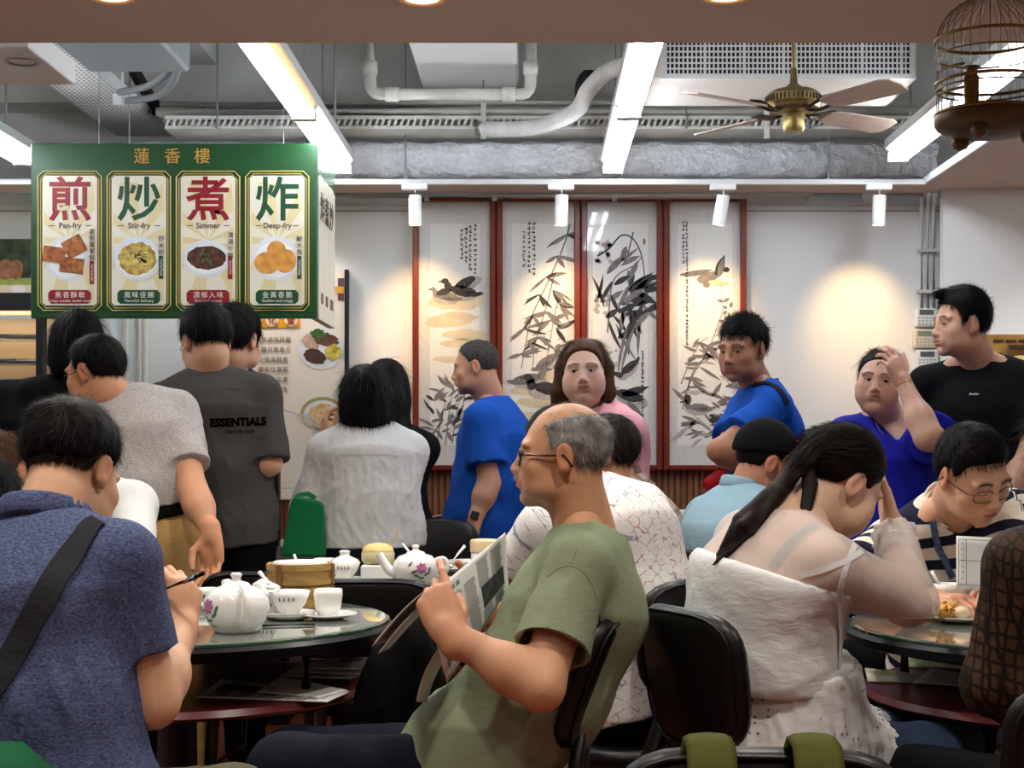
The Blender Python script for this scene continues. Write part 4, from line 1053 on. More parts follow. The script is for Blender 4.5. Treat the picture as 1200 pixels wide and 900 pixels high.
def sheer(name,c,opac,mesh=None,line=None):
    """thin see-through knit; mesh = voronoi scale for a lace of opaque lines"""
    m=mat(name,c,.7,spec=.2); N,L=nt(m); b=N['Principled BSDF']; out=N['Material Output']; tr=N.new('ShaderNodeBsdfTransparent'); mx=N.new('ShaderNodeMixShader'); mx.inputs[0].default_value=opac
    L.new(tr.outputs[0],mx.inputs[1]); L.new(b.outputs[0],mx.inputs[2]); L.new(mx.outputs[0],out.inputs['Surface'])
    if mesh:
        c2_=line or c; N_,L_,a=loc_nodes(m); mp=N.new('ShaderNodeMapping'); mp.inputs['Scale'].default_value=(1,1,.8); L.new(a.outputs['Vector'],mp.inputs[0])
        v=N.new('ShaderNodeTexVoronoi'); v.feature='DISTANCE_TO_EDGE'; v.inputs['Scale'].default_value=mesh; v.inputs['Randomness'].default_value=.25; L.new(mp.outputs[0],v.inputs['Vector'])
        r=N.new('ShaderNodeValToRGB'); r.color_ramp.elements[0].position=.05; r.color_ramp.elements[1].position=.22; r.color_ramp.elements[0].color=(1,1,1,1); r.color_ramp.elements[1].color=(opac,)*3+(1,); L.new(v.outputs['Distance'],r.inputs[0]); L.new(r.outputs[0],mx.inputs[0])
        r2=N.new('ShaderNodeValToRGB'); r2.color_ramp.elements[0].position=.05; r2.color_ramp.elements[1].position=.2; r2.color_ramp.elements[0].color=(*lin(c2_),1); r2.color_ramp.elements[1].color=(*lin(c),1); L.new(v.outputs['Distance'],r2.inputs[0]); L.new(r2.outputs[0],b.inputs['Base Color'])
    return m
def eyelet(name,c):
    m=cloth(name,c,weave=300,bump=.1); N,L,a=loc_nodes(m); v=N.new('ShaderNodeTexVoronoi'); v.inputs['Scale'].default_value=62; v.inputs['Randomness'].default_value=.35; L.new(a.outputs['Vector'],v.inputs['Vector'])
    sp=N.new('ShaderNodeSeparateXYZ'); L.new(a.outputs['Vector'],sp.inputs[0]); w=N.new('ShaderNodeTexWave'); w.inputs['Scale'].default_value=3.2; w.inputs['Distortion'].default_value=1.2; L.new(a.outputs['Vector'],w.inputs['Vector'])
    g=N.new('ShaderNodeMath'); g.operation='GREATER_THAN'; g.inputs[1].default_value=.36; L.new(w.outputs[1],g.inputs[0]); lt=N.new('ShaderNodeMath'); lt.operation='LESS_THAN'; lt.inputs[1].default_value=.24; L.new(v.outputs['Distance'],lt.inputs[0]); mu=N.new('ShaderNodeMath'); mu.operation='MULTIPLY'; L.new(g.outputs[0],mu.inputs[0]); L.new(lt.outputs[0],mu.inputs[1])
    mx=N.new('ShaderNodeMix'); mx.data_type='RGBA'; mx.inputs[6].default_value=(*lin(c),1); mx.inputs[7].default_value=(*lin((132,130,130)),1); L.new(mu.outputs[0],mx.inputs[0]); L.new(mx.outputs[2],N['Principled BSDF'].inputs['Base Color']); return m
black_hair=hair_mat('black_hair',(13,11,11)); dark_hair=hair_mat('dark_brown_hair',(30,22,19)); brown_hair=hair_mat('brown_hair',(78,52,34)); grey_hair=mat('grey_hair',(158,156,153),.5,spec=.2,noise=(24,0),c2=(84,79,75),stretch=(1,1,1.6)); salt_hair=hair_mat('salt_and_pepper_hair',(66,62,60),.5)
jeans=cloth('dark_denim',(34,44,64),heather=(48,60,84)); navy=cloth('navy_trousers',(15,19,31)); blk=cloth('black_cloth',(11,11,12)); khaki=cloth('khaki_cotton',(182,146,92)); greycloth=cloth('grey_cloth',(70,72,74)); shoe_m=mat('black_shoe',(18,18,18),.4)
frame_black=mat('black_spectacle_frame',(16,14,14),.3); frame_tort=mat('tortoiseshell_frame',(52,34,18),.25,noise=(120,.6)); steel_frame=mat('thin_metal_frame',(90,88,86),.3,.8)
Z=A3((0,0,1))
# ---- 1  man in a blue heather polo, back to the camera
B=person('seated man in heather blue polo seen from behind, holding a black pen', P(64,945,2.78),P(47,620,2.86),28,dict(c=P(82,556,2.95),yaw=17,pitch=-24,s=1.0,roll=-4),
  arms=dict(R=dict(el=P(178,822,2.80),wr=P(212,738,3.0),d=P(216,672,3.02)-P(210,742,2.98),n=(-.75,.65,.1),curl=(.75,.75,.7,.7),thumb=(.55,.5)),L=dict(el=P(60,800,3.12),wr=P(150,716,3.22),d=(.75,.3,.35),n=(.3,-.2,-.9),curl=(.7,.7,.7,.7))),
  s=1.02,fat=.35,skin=(216,164,126),sit=True,yaw_hip=40,hres=.0045,faced=False,shw=.98,knees=dict(R=(-.58,2.97,.50),L=(-1.02,3.12,.50)))
polo=cloth('heather_blue_knit',(56,64,96),heather=(90,100,132))
sh1=shirt(B,'polo_shirt',polo,off=.016,loose=.016,hem=.10,sl=(.62,.66),flare=.010,res=.0075,amp=.014,wl=.15,seed=3,hollow=True,hole=neck_hole(B,.066,.01,.03,.04))
collar_band(B,polo,.079,.044,'collar',.014,-.012,.26,.012)
hair(B,black_hair,[(-.16,.004),(-.085,.0),(-.05,.006),(-.032,.014),(-.022,.030),(.008,.032),(.018,.016),(.030,.016),(.038,.04),(.05,.06),(.07,.068),(.12,.076)],.016,7000,.020,.22,.22,flow_short(B.hc,B.R,(.03,-.06,.13),.5,.5),.0010,seed=1,top=.012,res=.004,extra=[ell(H(B,-.01,-.075,.092),B.R.T,(.05,.032,.022),.02)])
v,f=hair_surface(B.hc,B.R,B.hs,[(-.16,-.052),(-.085,-.058),(-.05,-.046),(-.032,-.010),(-.022,.022),(.008,.026),(.018,.0),(.030,-.002),(.038,.03),(.05,.05),(.12,.06)],.0015,res=.004,fade=.0,wave=0)
q_=(v-B.hc)@B.R; sv,sf=strands(v,f,16000,flow_short(B.hc,B.R,(.0,-.03,.12),0,.8),.007,2,.25,.3,.0011,31,mask=(q_[:,2]<.05)); vv_,ff_=join([(v,f),(sv,sf)]); np_obj('clipped_hair',vv_,ff_,sheer('clipped_black_hair',(14,12,12),.62),B.o,B.org)
trousers(B,cloth('olive_trousers',(84,80,62)),off=.02,res=.013,sit=True); shoes(B,shoe_m); P1=B
# ---- 2  older man in the sage T-shirt reading a newspaper
B=person('older balding man in sage green T-shirt leaning back to read a newspaper', P(552,892,3.32),P(703,630,3.36),-86,dict(c=P(661,536,3.35),yaw=-83,pitch=4,s=.99),
  arms=dict(L=dict(el=P(634,806,3.02),wr=P(526,742,3.08),d=P(503,684,3.13)-P(526,742,3.08),n=(-.15,.95,.25),curl=(.22,.70,.8,.85),thumb=(1.35,.3),hs=1.0,spread=.6),R=dict(wr=P(566,712,3.62),pole=(.2,.5,-1),d=(-.8,-.1,.35),n=(-.3,-.9,0),curl=(.7,.7,.7,.7))),
  s=1.03,fat=.1,skin=(198,142,104),sit=True,yaw_hip=-84,hres=.0030,ares=.006,shw=.98,lean_slouch=.05,
  knees=dict(L=P(335,905,3.22),R=P(345,892,3.62)),face=dict(brow=(120,110,104),browk=.6,stub=((190,180,175),.55),lip=(172,104,92)))
sage=cloth('sage_cotton',(124,134,108))
sh2=shirt(B,'t_shirt',sage,off=.016,loose=.022,hem=.085,sl=(.70,.70),flare=.026,res=.0065,amp=.017,wl=.20,seed=9,hollow=True,hole=neck_hole(B,.075,.012,.035,.045),fdir=nrm(B.u+B.f*.3),hemw=1.04)
lay(B,'shoulder_seam',[(673,640),(668,668)],[sh2],sage,.006,.0,th=.0012,n=6) if False else None
collar_band(B,sage,.072,.016,'collar_band',.022,.008,.30,.006)
band=[(-.16,-.05),(-.09,-.062),(-.055,-.048),(-.034,-.016),(-.024,.020),(.008,.026),(.016,.004),(.026,.004),(.032,.034),(.040,.052),(.050,.075),(.062,.2),(.12,.2)]
hair(B,grey_hair,band,.0025,5200,.018,.08,.30,flow_short(B.hc,B.R,(0,.02,.14),-.2,.9),.0011,seed=4,res=.004,name='thinning_grey_hair',cuts=[ell(H(B,0,.020,.088),B.R.T,(.060*B.hs,.100*B.hs,.064*B.hs),.006,'s')])
v,f=hair_surface(B.hc,B.R,B.hs,[(-.2,.06),(-.06,.075),(.06,.085),(.08,.2)],.001,res=.006)
sv,sf=strands(v,f,1500,flow_short(B.hc,B.R,(0,.08,.12),-.6,.2),.016,3,.02,.2,.0005,8); np_obj('sparse_crown_hair',sv,sf,grey_hair,B.o,B.org)
# moustache
v,f=surf([ell(H(B,q*.012,.098,-.050),B.R.T,(.014,.006,.005),.006) for q in (-1,1)],.003); sv,sf=strands(v,f,420,lambda p,n:np.tile(-Z,(len(p),1)),.010,2,.2,.4,.0008,3); np_obj('moustache',sv,sf,grey_hair,B.o,B.org)
glasses(B,frame_tort,w=.025,h=.0175,r=.0025,label='dark tortoiseshell glasses')
trousers(B,navy,off=.022,res=.012,sit=True); shoes(B,shoe_m); P2=B
# ---- 3  woman in the white dress, head on her hand
B=person('woman in white eyelet dress with sheer sleeves and ponytail, forehead on hand', P(905,872,3.48),P(918,606,3.42),66,dict(c=P(984,566,3.50),yaw=66,pitch=-34,s=.98,roll=6),
  arms=dict(R=dict(el=P(1064,708,3.40),wr=P(1046,618,3.60),d=P(1030,545,3.66)-P(1048,622,3.60),n=(-1,.1,.1),curl=(.12,.14,.16,.2),thumb=(.2,.1),spread=.5),L=dict(wr=P(1075,712,3.92),pole=(-.3,.6,.3),d=(.9,.2,.1),n=(0,0,-1))),
  s=1.0,fat=.85,fem=1,skin=(208,164,138),sit=True,yaw_hip=62,hres=.0035,ares=.007,bare=1,lean_slouch=.05,
  knees=dict(R=P(1085,892,3.52),L=P(1110,872,3.85)),face=dict(closed=1,brow=(48,36,30)))
wht=cloth('white_cotton',(212,213,212),weave=300); eye=eyelet('white_eyelet',(212,213,212))
# camisole top of the dress, cut low across the back
pr,low,hd=torso_prims(B,.014,.0,.014,True)
bk=B.nb-B.u*.125; 
pr+=[cut(bk,nrm(B.u+B.f*.30),bk-.4,bk+.4),cut(B.pel+B.u*.160,-B.u,B.pel-.5,B.pel+.5)]
garment(B,'dress_bodice',pr,.009,wht,.006,nrm(B.r*.8+B.f*.5-B.u*.3),.10,21)
# waistband and flared skirt over the thighs
wz=B.pel+B.u*.205
pr=[flatcone(wz,B.pel-B.u*.02,B.r,(.205,.178),(.250,.225),.05),flatcone(B.pel-B.u*.02,B.pel-A3((0,0,.20)),B.r,(.245,.220),(.285,.265),.05),cone(B.hip['R'],B.kn['R']*.55+B.hip['R']*.45,.12,.105,.05),cone(B.hip['L'],B.kn['L']*.55+B.hip['L']*.45,.12,.105,.05),cut(wz,B.u,wz-.35,wz+.5),cut(B.pel-A3((0,0,.20)),-Z,B.pel-.7,B.pel+.7)]
garment(B,'dress_skirt',pr,.009,eye,.016,B.u,.06,22)
v,f=surf([flatcone(wz-B.u*.02,wz+B.u*.015,B.r,(.192,.168),(.190,.166),.02),cut(wz+B.u*.012,B.u,wz-.4,wz+.4),cut(wz-B.u*.03,-B.u,wz-.4,wz+.4)],.008); np_obj('waistband',relax(v,f,1),f,eye,B.o,B.org,None,{'Loc':(v-B.nb)})
# sheer long-sleeved top
shm=sheer('sheer_white_knit',(212,204,198),.50)
pr,low,hd=torso_prims(B,.006,-.12,0,False)
for k in 'LR': a,c=sleeve(B,k,1.92,.007,.004,hollow=False); pr+=a+c
pr+=[neck_hole(B,.062,.0,.03,.035),cut(B.nb-B.u*.20,-B.u,B.nb-.6,B.nb+.6)]
garment(B,'sheer_top',pr,.008,shm,.003,B.r,.05,23)
# gathered sheer cuff, dress straps, bra strap
for k in 'R':
    E_,W=A3(B.el[k]),A3(B.wr[k]); b=MB(); ax=nrm(W-E_); a_,b_,_=frame_of(ax); pts=[]
    prof=[]; rs=random.Random(4)
    for i in range(15): t=.62+.33*i/14; prof.append((.046+.006*math.sin(i*1.7)+(.006 if i in (4,5,11,12) else 0)-.006*t,t))
    vs=[];n=26
    for r_,t in prof:
        for j in range(n):
            a=2*PI*j/n; rr=r_*(1+.07*math.sin(j*2.3+t*30)+.05*rs.uniform(-1,1)); vs.append(Vector(E_+(W-E_)*t-A3(B.org))+(a_*math.cos(a)+b_*math.sin(a))*rr)
    b.add(vs,[(i*n+j,i*n+(j+1)%n,(i+1)*n+(j+1)%n,(i+1)*n+j) for i in range(14) for j in range(n)]); b.build('gathered_cuff',sheer('sheer_white_cuff',(238,232,228),.6),B.o,smooth=True)
bk=hair_mat; thin=B.o
def lay(B,name,pix,objs,m,w,off,parent=None,th=.002,n=5):
    """strap laid along the cloth where the photograph shows it"""
    pts=[]
    for i in range(len(pix)-1):
        for k in range(n):
            t=k/n; x=pix[i][0]+(pix[i+1][0]-pix[i][0])*t; y=pix[i][1]+(pix[i+1][1]-pix[i][1])*t; h,nn=cast(x,y,objs)
            if h is not None: pts.append((h,nn))
    h,nn=cast(*pix[-1],objs)
    if h is not None: pts.append((h,nn))
    if len(pts)<3: print('LAY FAIL',name); return None
    org=Vector(B.org) if B else Vector((0,0,0)); C_=[p for p,_ in pts]; 
    for _ in range(3): C_=[C_[0]]+[(C_[i-1]+C_[i]*2+C_[i+1])/4 for i in range(1,len(C_)-1)]+[C_[-1]]
    NN=[n_ for _,n_ in pts]
    for _ in range(4): NN=[NN[0]]+[(NN[i-1]+NN[i]*2+NN[i+1]).normalized() for i in range(1,len(NN)-1)]+[NN[-1]]
    vs=[];m_=len(C_)
    for i,(p,nn) in enumerate(zip(C_,NN)):
        d=(C_[min(i+1,m_-1)]-C_[max(i-1,0)]).normalized(); sd=d.cross(nn).normalized()
        for a,b_ in ((-1,0),(1,0),(1,1),(-1,1)): vs.append(p+nn*(off+th*b_)+sd*(w*.5*a)-org)
    fs=[(i*4+k,i*4+(k+1)%4,(i+1)*4+(k+1)%4,(i+1)*4+k) for i in range(m_-1) for k in range(4)]+[(0,1,2,3),tuple((m_-1)*4+k for k in (3,2,1,0))]
    return MB().add(vs,fs).build(name,m,parent if parent is not None else (B.o if B else None),auto=50)
tops=[c for c in B.o.children if c.name.startswith(('sheer_top','dress_bodice'))]
lay(B,'dress_strap',[(982,786),(984,740),(982,700),(990,665),(1004,632)],tops,wht,.012,.002)
lay(B,'sleeve_strap',[(938,675),(965,668),(995,656),(1018,640)],tops,wht,.012,.002)
lay(B,'undergarment_strap',[(905,666),(918,646),(930,634),(945,622),(957,617)],[B.o],cloth('blue_grey_elastic',(120,138,152)),.020,.001)
lowp=[(-.2,-.03),(-.09,-.045),(-.05,-.040),(-.034,-.022),(-.022,.022),(.010,.026),(.02,-.02),(.032,-.035),(.042,.015),(.058,.040),(.07,.060),(.12,.07)]
tail=[H(B,0,-.112,.000),P(905,588,3.42),P(868,620,3.36),P(842,656,3.33)]
ext=[cone(tail[0],H(B,0,-.08,.03),.024,.05,.04)]; rl=np.random.RandomState(5)
for q in range(9):
    o1,o2,o3=[rl.randn(3)*A3((w_,w_,w_)) for w_ in (.011,.013,.012)]; t1,t2,t3=A3(tail[1])+o1,A3(tail[2])+o2,A3(tail[3])+o3+(A3(tail[3])-A3(tail[2]))*rl.uniform(-.35,.15)
    ext+=[cone(tail[0]+rl.randn(3)*.004,t1,.011,.017,.006),cone(t1,t2,.017,.014,.006),cone(t2,t3,.014,.003,.006)]
for q in range(4):
    e_=A3(P(938+rl.uniform(-12,12),612+rl.uniform(-4,4),3.36)); m_=(A3(tail[0])+e_)*.5+A3((.012,0,.012)); ext+=[cone(A3(tail[0]),m_,.010,.011,.006),cone(m_,e_,.011,.003,.006)]
ext+=[]
ext+=lock(B,[(-.03,.085,.068),(-.02,.102,.02),(-.012,.103,-.010)],[.010,.008,.003])
td=nrm(A3(tail[2])-A3(tail[0]))
fl0=flow_short(B.hc,B.R,(0,.09,.06),-1.4,.0)
def flp(p,n):
    q=(p-B.hc)@B.R; far=np.clip((-q[:,1]-.085)/.03,0,1)[:,None]; tgt=A3(tail[0])-p; tgt/=np.linalg.norm(tgt,axis=1)[:,None]+1e-9; return tgt*(1-far)+td*far
hair(B,dark_hair,lowp,.010,11000,.055,.05,.08,flp,.0017,ext,res=.0045,seed=6,segs=4,top=.006,noface=True)
MB().tube([Vector(H(B,.024*math.cos(a),-.118,.024*math.sin(a))-A3(B.org)) for a in [2*PI*i/14 for i in range(14)]],.008,8,closed=True).build('hair_tie',blk,B.o,smooth=True)
trousers(B,jeans,off=.02,res=.014,sit=True); shoes(B,mat('pale_shoe',(205,200,192),.5)); P3=B
# ---- 4  man in the striped polo looking down
B=person('man in navy and cream striped polo and glasses, looking down at the table', P(1120,795,4.62),P(1112,588,4.34),168,dict(c=P(1138,556,4.16),yaw=152,pitch=-28,s=1.06,roll=10),
  arms=dict(R=dict(wr=P(1094,704,4.05),pole=(-1,.4,.1),d=(.5,-.7,.1),n=(0,0,-1)),L=dict(wr=P(1180,700,4.08),pole=(1,.4,.1),d=(-.5,-.6,.2),n=(-.3,-.3,-.9))),
  s=1.02,fat=.3,skin=(216,162,128),sit=True,hres=.0032,shw=1.0,face=dict(closed=1,lip=(176,100,92),brow=(30,24,22),browk=1.1))
st=stripes('navy_cream_stripes',(34,36,56),(220,212,196),.062,.45,phase=.15)
shirt(B,'polo_shirt',st,off=.016,loose=.02,hem=.08,sl=(.62,.62),flare=.02,res=.009,amp=.007,seed=31,hole=neck_hole(B,.072,.016,.045,.05),extra_cuts=[cone(B.nb+B.f*.10-B.u*.03,B.nb+B.f*.13-B.u*.12,.034,.006,.004,'s')])
collar_band(B,cloth('cream_knit',(222,214,200)),.078,.040,'collar',.026,.014,.50,.012,False,125,415)
hair(B,black_hair,[(-.16,-.05),(-.085,-.058),(-.05,-.045),(-.032,-.012),(-.022,.024),(.008,.03),(.018,.012),(.030,.010),(.04,.04),(.052,.060),(.072,.068),(.12,.074)],.010,3600,.026,.10,.18,flow_short(B.hc,B.R,(0,-.06,.125),.8,.5),.0014,seed=9,res=.004,top=.004)
glasses(B,frame_black,w=.026,h=.0165,r=.0014,z0=-.008,label='thin black-framed glasses')
lay(B,'beaded_lanyard',[(1093,612),(1098,640),(1106,655),(1112,668),(1116,676)],[c for c in B.o.children if c.name.startswith('polo')],mat('blue_beads',(62,84,120),.35,noise=(130,.7)),.018,.002,th=.010)
trousers(B,blk,sit=True,res=.02); shoes(B,shoe_m); P4=B
# ---- 5  woman in brown lace at the right edge
B=person('woman in brown lace top at the right edge, seen from behind', P(1282,935,2.95),P(1284,618,3.0),-14,dict(c=P(1266,545,3.02),yaw=-20,pitch=-8,s=.95),
  arms=dict(L=dict(el=P(1164,802,2.98),wr=P(1222,852,3.2)),R=None),s=.96,fat=.3,fem=1,skin=(196,146,112),sit=True,faced=False,hres=.006,yaw_hip=-10)
shirt(B,'under_top',cloth('dark_brown_cloth',(30,22,18)),off=.006,loose=.0,hem=.05,sl=(.05,.05),res=.012,amp=.003)
lm=sheer('brown_lace',(74,54,39),.75,mesh=46,line=(24,16,11))
shirt(B,'lace_top',lm,off=.013,loose=.0,hem=.08,sl=(1.85,1.85),flare=.003,res=.009,amp=.004,seed=41,hole=neck_hole(B,.06,.0,.03,.03))
ext=[ell(H(B,0,-.03,-.04),B.R.T,(.095,.085,.11),.03)]+lock(B,[(-.07,.0,-.05),(-.10,.0,-.14),(-.103,.02,-.22)],[.03,.022,.008])+lock(B,[(-.05,-.05,-.05),(-.075,-.05,-.2),(-.065,-.05,-.3)],[.04,.03,.01])+lock(B,[(.05,-.05,-.05),(.06,-.05,-.2),(.06,-.05,-.3)],[.04,.04,.01])
hair(B,hair_mat('dark_auburn_hair',(38,22,18)),[(-.2,-.32),(.0,-.3),(.03,-.24),(.05,-.02),(.07,.06),(.12,.07)],.014,2600,.08,.05,.1,flow_long(B.hc,B.R),.002,ext,res=.006,seed=12,segs=4)
trousers(B,blk,sit=True,res=.02); P5=B
# ---- 6  patterned white T-shirt, from behind
B=person('person in white T-shirt printed with thin interlocking lines, seated behind the reader', P(748,800,4.15),P(690,572,4.22),-34,dict(c=P(652,528,4.34),yaw=-50,pitch=-18,s=.98),
  arms=dict(L=dict(el=P(592,690,4.22),wr=P(560,724,4.5)),R=dict(wr=P(690,720,4.75),pole=(.6,0,-1))),s=1.04,fat=.45,skin=(176,118,84),sit=True,faced=False,hres=.007,lean_slouch=.04,shw=.9)
shirt(B,'t_shirt',line_print('interlocking_line_print',(212,210,208),(178,122,118),(140,146,156),scale=30,w=.032),off=.016,loose=.02,hem=.09,sl=(.66,.66),flare=.022,res=.010,amp=.009,wl=.13,seed=51)
hair(B,black_hair,SHORT,.010,1200,.025,seed=14,res=.007); trousers(B,navy,sit=True,res=.016); shoes(B,shoe_m); P6=B
# ---- 7  plaid shirt
B=person('dark-haired person in brown plaid shirt seated facing left beyond the reader', P(768,775,5.0),P(733,566,4.98),-70,dict(c=P(708,533,4.95),yaw=-84,pitch=-8,s=.98),
  arms=dict(L=dict(wr=P(650,690,5.0),pole=(.2,0,-1)),R=dict(wr=P(660,680,5.4),pole=(.2,0,-1))),s=1.0,fat=.2,skin=(206,150,116),sit=True,hres=.0055,faced=True)
shirt(B,'plaid_shirt',plaid('brown_plaid',(168,150,136),(96,76,66),(50,42,40)),off=.016,loose=.015,hem=.08,sl=(.7,.7),res=.011,amp=.008,seed=61)
collar_band(B,plaid('brown_plaid',0,0,0) if False else _M['brown_plaid'],.068,.032,'collar',.016,-.006,.3,.007)
hair(B,dark_hair,[(-.16,-.02),(-.09,-.085),(-.05,-.075),(-.03,-.03),(-.02,.018),(.008,.02),(.02,-.02),(.034,-.02),(.042,.02),(.06,.045),(.12,.06)],.014,2400,.035,.15,.2,flow_short(B.hc,B.R,fwd=.5),.0018,seed=15,res=.006,back=.012); trousers(B,blk,sit=True,res=.02)
# ---- 8  grey T-shirt, glasses, leaning over
B=person('man in grey heather T-shirt, khaki trousers and glasses, standing bent to the left', P(172,622,5.25),P(145,463,5.22),-18,dict(c=P(113,437,5.17),yaw=-66,pitch=-10,s=1.0),
  arms=dict(R=dict(el=P(226,576,5.12),wr=P(248,628,5.02),d=(.03,-.12,-1),n=(-.25,-.97,0),curl=(.30,.32,.36,.40),thumb=(.75,.7),hs=1.02,spread=.3),L=dict(wr=P(104,640,5.6),pole=(-.6,.2,-.6))),
  s=1.03,fat=.3,skin=(206,144,104),hres=.0042,yaw_hip=-10,shw=.92,face=dict(stub=((120,100,90),.25)))
gh=cloth('heather_grey_knit',(150,146,144),heather=(184,178,174))
shirt(B,'t_shirt',gh,off=.016,loose=.018,hem=-.078,sl=(.70,.70),flare=.018,res=.0095,amp=.015,wl=.14,seed=71,hole=neck_hole(B,.07,.008,.03,.04))
collar_band(B,gh,.07,.016,'collar_band',.02,.0,.3,.005)
hair(B,black_hair,SHORT,.010,3200,.024,.10,.18,flow_short(B.hc,B.R,(0,-.055,.12),.6,.6),.0015,seed=16,res=.005)
glasses(B,frame_black,w=.025,h=.016,r=.0014,label='thin dark glasses')
trousers(B,khaki,off=.03,res=.014,wide=.03,amp=.010,top=.06); w_=B.pel+B.u*.062
v,f=surf([flatcone(w_-B.u*.015,w_+B.u*.025,B.rH,(B.dim['pel'][0]+.034,B.dim['pel'][1]+.034),(B.dim['pel'][0]+.032,B.dim['pel'][1]+.032),.01),cut(w_+B.u*.03,B.u,w_-.5,w_+.5),cut(w_-B.u*.02,-B.u,w_-.5,w_+.5)],.010); np_obj('black_belt_bag_strap',v,f,blk,B.o,B.org); shoes(B,shoe_m); P8=B
# ---- 9  charcoal printed T-shirt
B=person('young man in charcoal T-shirt with black lettering on the back', P(258,606,5.720),P(242,440,5.720),4,dict(c=P(242,402,5.720),yaw=-34,pitch=-18,s=1.04),
  arms=dict(R=dict(el=P(314,542,5.658),wr=P(308,532,5.949),d=(-.2,1,.1),n=(-1,0,0)),L=dict(wr=P(190,590,6.032),pole=(-.5,-.5,-.6))),s=1.10,fat=.25,skin=(214,156,120),hres=.0045,shw=1.0)
ch_=cloth('charcoal_cotton',(70,66,64))
shess=shirt(B,'t_shirt',ch_,off=.017,loose=.02,hem=.115,sl=(.96,1.0),flare=.026,res=.0095,amp=.015,wl=.17,seed=81,hole=neck_hole(B,.07,.005,.03,.04)); collar_band(B,ch_,.07,.020,'collar_band',.02,-.002,.3,.006)
lay(B,'hanger_loop_patch',[(266,453),(273,454),(281,455)],[shess],ch_,.018,.001,th=.0015,n=3)
hair(B,black_hair,[(-.16,-.03),(-.088,-.046),(-.05,-.036),(-.034,-.008),(-.022,.022),(.010,.026),(.02,.0),(.032,.0),(.04,.03),(.055,.05),(.12,.06)],.016,3600,.035,.10,.18,flow_short(B.hc,B.R,fwd=.6,down=.8),.0018,seed=17,res=.005,top=.01)
glasses(B,steel_frame,lens=False,label='thin metal glasses'); trousers(B,blk,res=.016,off=.03); shoes(B,shoe_m); P9=B
# ---- 10 black hoodie with bob hair
B=person('person in black hoodie with black chin-length hair, at the left behind the glasses wearer', P(38,640,5.9),P(66,458,5.95),-25,dict(c=P(91,408,5.92),yaw=-8,pitch=-8,s=1.02),s=1.06,fat=.5,skin=(214,160,126),faced=False,hres=.007,hands=False,shw=1.05,
  arms=dict(L=dict(wr=P(-40,600,6.2)),R=dict(wr=P(120,600,6.3))))
shirt(B,'hoodie',blk,off=.03,loose=.03,hem=.08,sl=(1.9,1.9),res=.013,amp=.014,wl=.14,seed=91,extra=[ell(B.nb-B.f*.09-B.u*.03,np.stack((B.r,B.f,B.u)),(.15,.075,.085),.04)])
hair(B,black_hair,[(-.2,-.135),(.0,-.12),(.03,-.11),(.046,-.04),(.06,.03),(.08,.06),(.12,.07)],.020,3000,.07,.05,.12,flow_long(B.hc,B.R),.002,[ell(H(B,0,-.025,-.035),B.R.T,(.108,.10,.115),.03)],res=.0065,seed=18,segs=4,top=.008); trousers(B,blk,res=.02)
# ---- 11 dark hair and navy collar behind the charcoal shirt
B=person('dark-haired person in navy collar, mostly hidden behind the charcoal T-shirt', P(262,600,6.292),P(266,436,6.292),-5,dict(c=P(277,400,6.271),yaw=20,pitch=-6,s=1.07),s=1.0,shw=.8,skin=(216,160,124),faced=False,hres=.007,hands=False,arms=dict(L=dict(wr=P(250,590,6.552)),R=dict(wr=P(300,590,6.552))))
shirt(B,'polo_shirt',cloth('navy_knit',(30,44,88)),res=.014,amp=.006,hem=.08); collar_band(B,_M['navy_knit'],.07,.04,'collar',.015,-.012,.3,.007)
hair(B,black_hair,[(-.16,-.06),(-.088,-.07),(-.05,-.05),(-.03,-.02),(-.02,.022),(.010,.026),(.02,-.02),(.034,-.02),(.045,.04),(.06,.05),(.12,.06)],.02,2200,.035,.10,.18,flow_short(B.hc,B.R,fwd=.4),.002,res=.0065,seed=19,top=.008); trousers(B,blk,res=.02)
# ---- 12 short person far behind
B=person('short-haired person far behind, only the top of the head showing', P(180,690,6.5),P(180,530,6.5),0,dict(c=P(180,488,6.5),yaw=10,s=1.0),s=.86,skin=(214,160,126),faced=False,hres=.008,hands=False)
shirt(B,'t_shirt',cloth('dull_blue_cotton',(70,84,110)),res=.016); hair(B,dark_hair,SHORT,.016,1400,.03,.12,.2,None,.002,res=.008,seed=20); trousers(B,blk,res=.024)
# ---- 13 woman in the white blouse
B=person('woman in crinkled white blouse with black bob, seen from behind at the counter', P(432,618,5.9),P(432,504,5.9),-12,dict(c=P(427,470,5.9),yaw=-20,pitch=-6,s=1.0),
  arms=dict(L=dict(el=P(364,596,5.86),wr=P(384,516,6.12),d=(-.2,.15,1),n=(1,.3,0),curl=(.5,.6,.7,.75),thumb=(.7,.4)),R=dict(el=P(460,594,5.88),wr=P(440,620,6.15))),s=1.0,fat=.1,fem=1,skin=(206,156,122),faced=False,hres=.0055)
bl=cloth('white_crinkle_cotton',(202,202,201),bump=.1)
B.s=1.0
shbl=shirt(B,'blouse',bl,off=.018,loose=.03,hem=.075,sl=(1.72,1.55),flare=.030,res=.0085,amp=.011,wl=.055,seed=101,hole=neck_hole(B,.068,.0,.03,.04),hemw=1.06); collar_band(B,bl,.068,.030,'band_collar',.016,-.010,.3,.006)
lay(B,'back_yoke_seam',[(393,533),(410,531),(430,531),(455,532),(470,533)],[shbl],bl,.010,.0,th=.003,n=6)
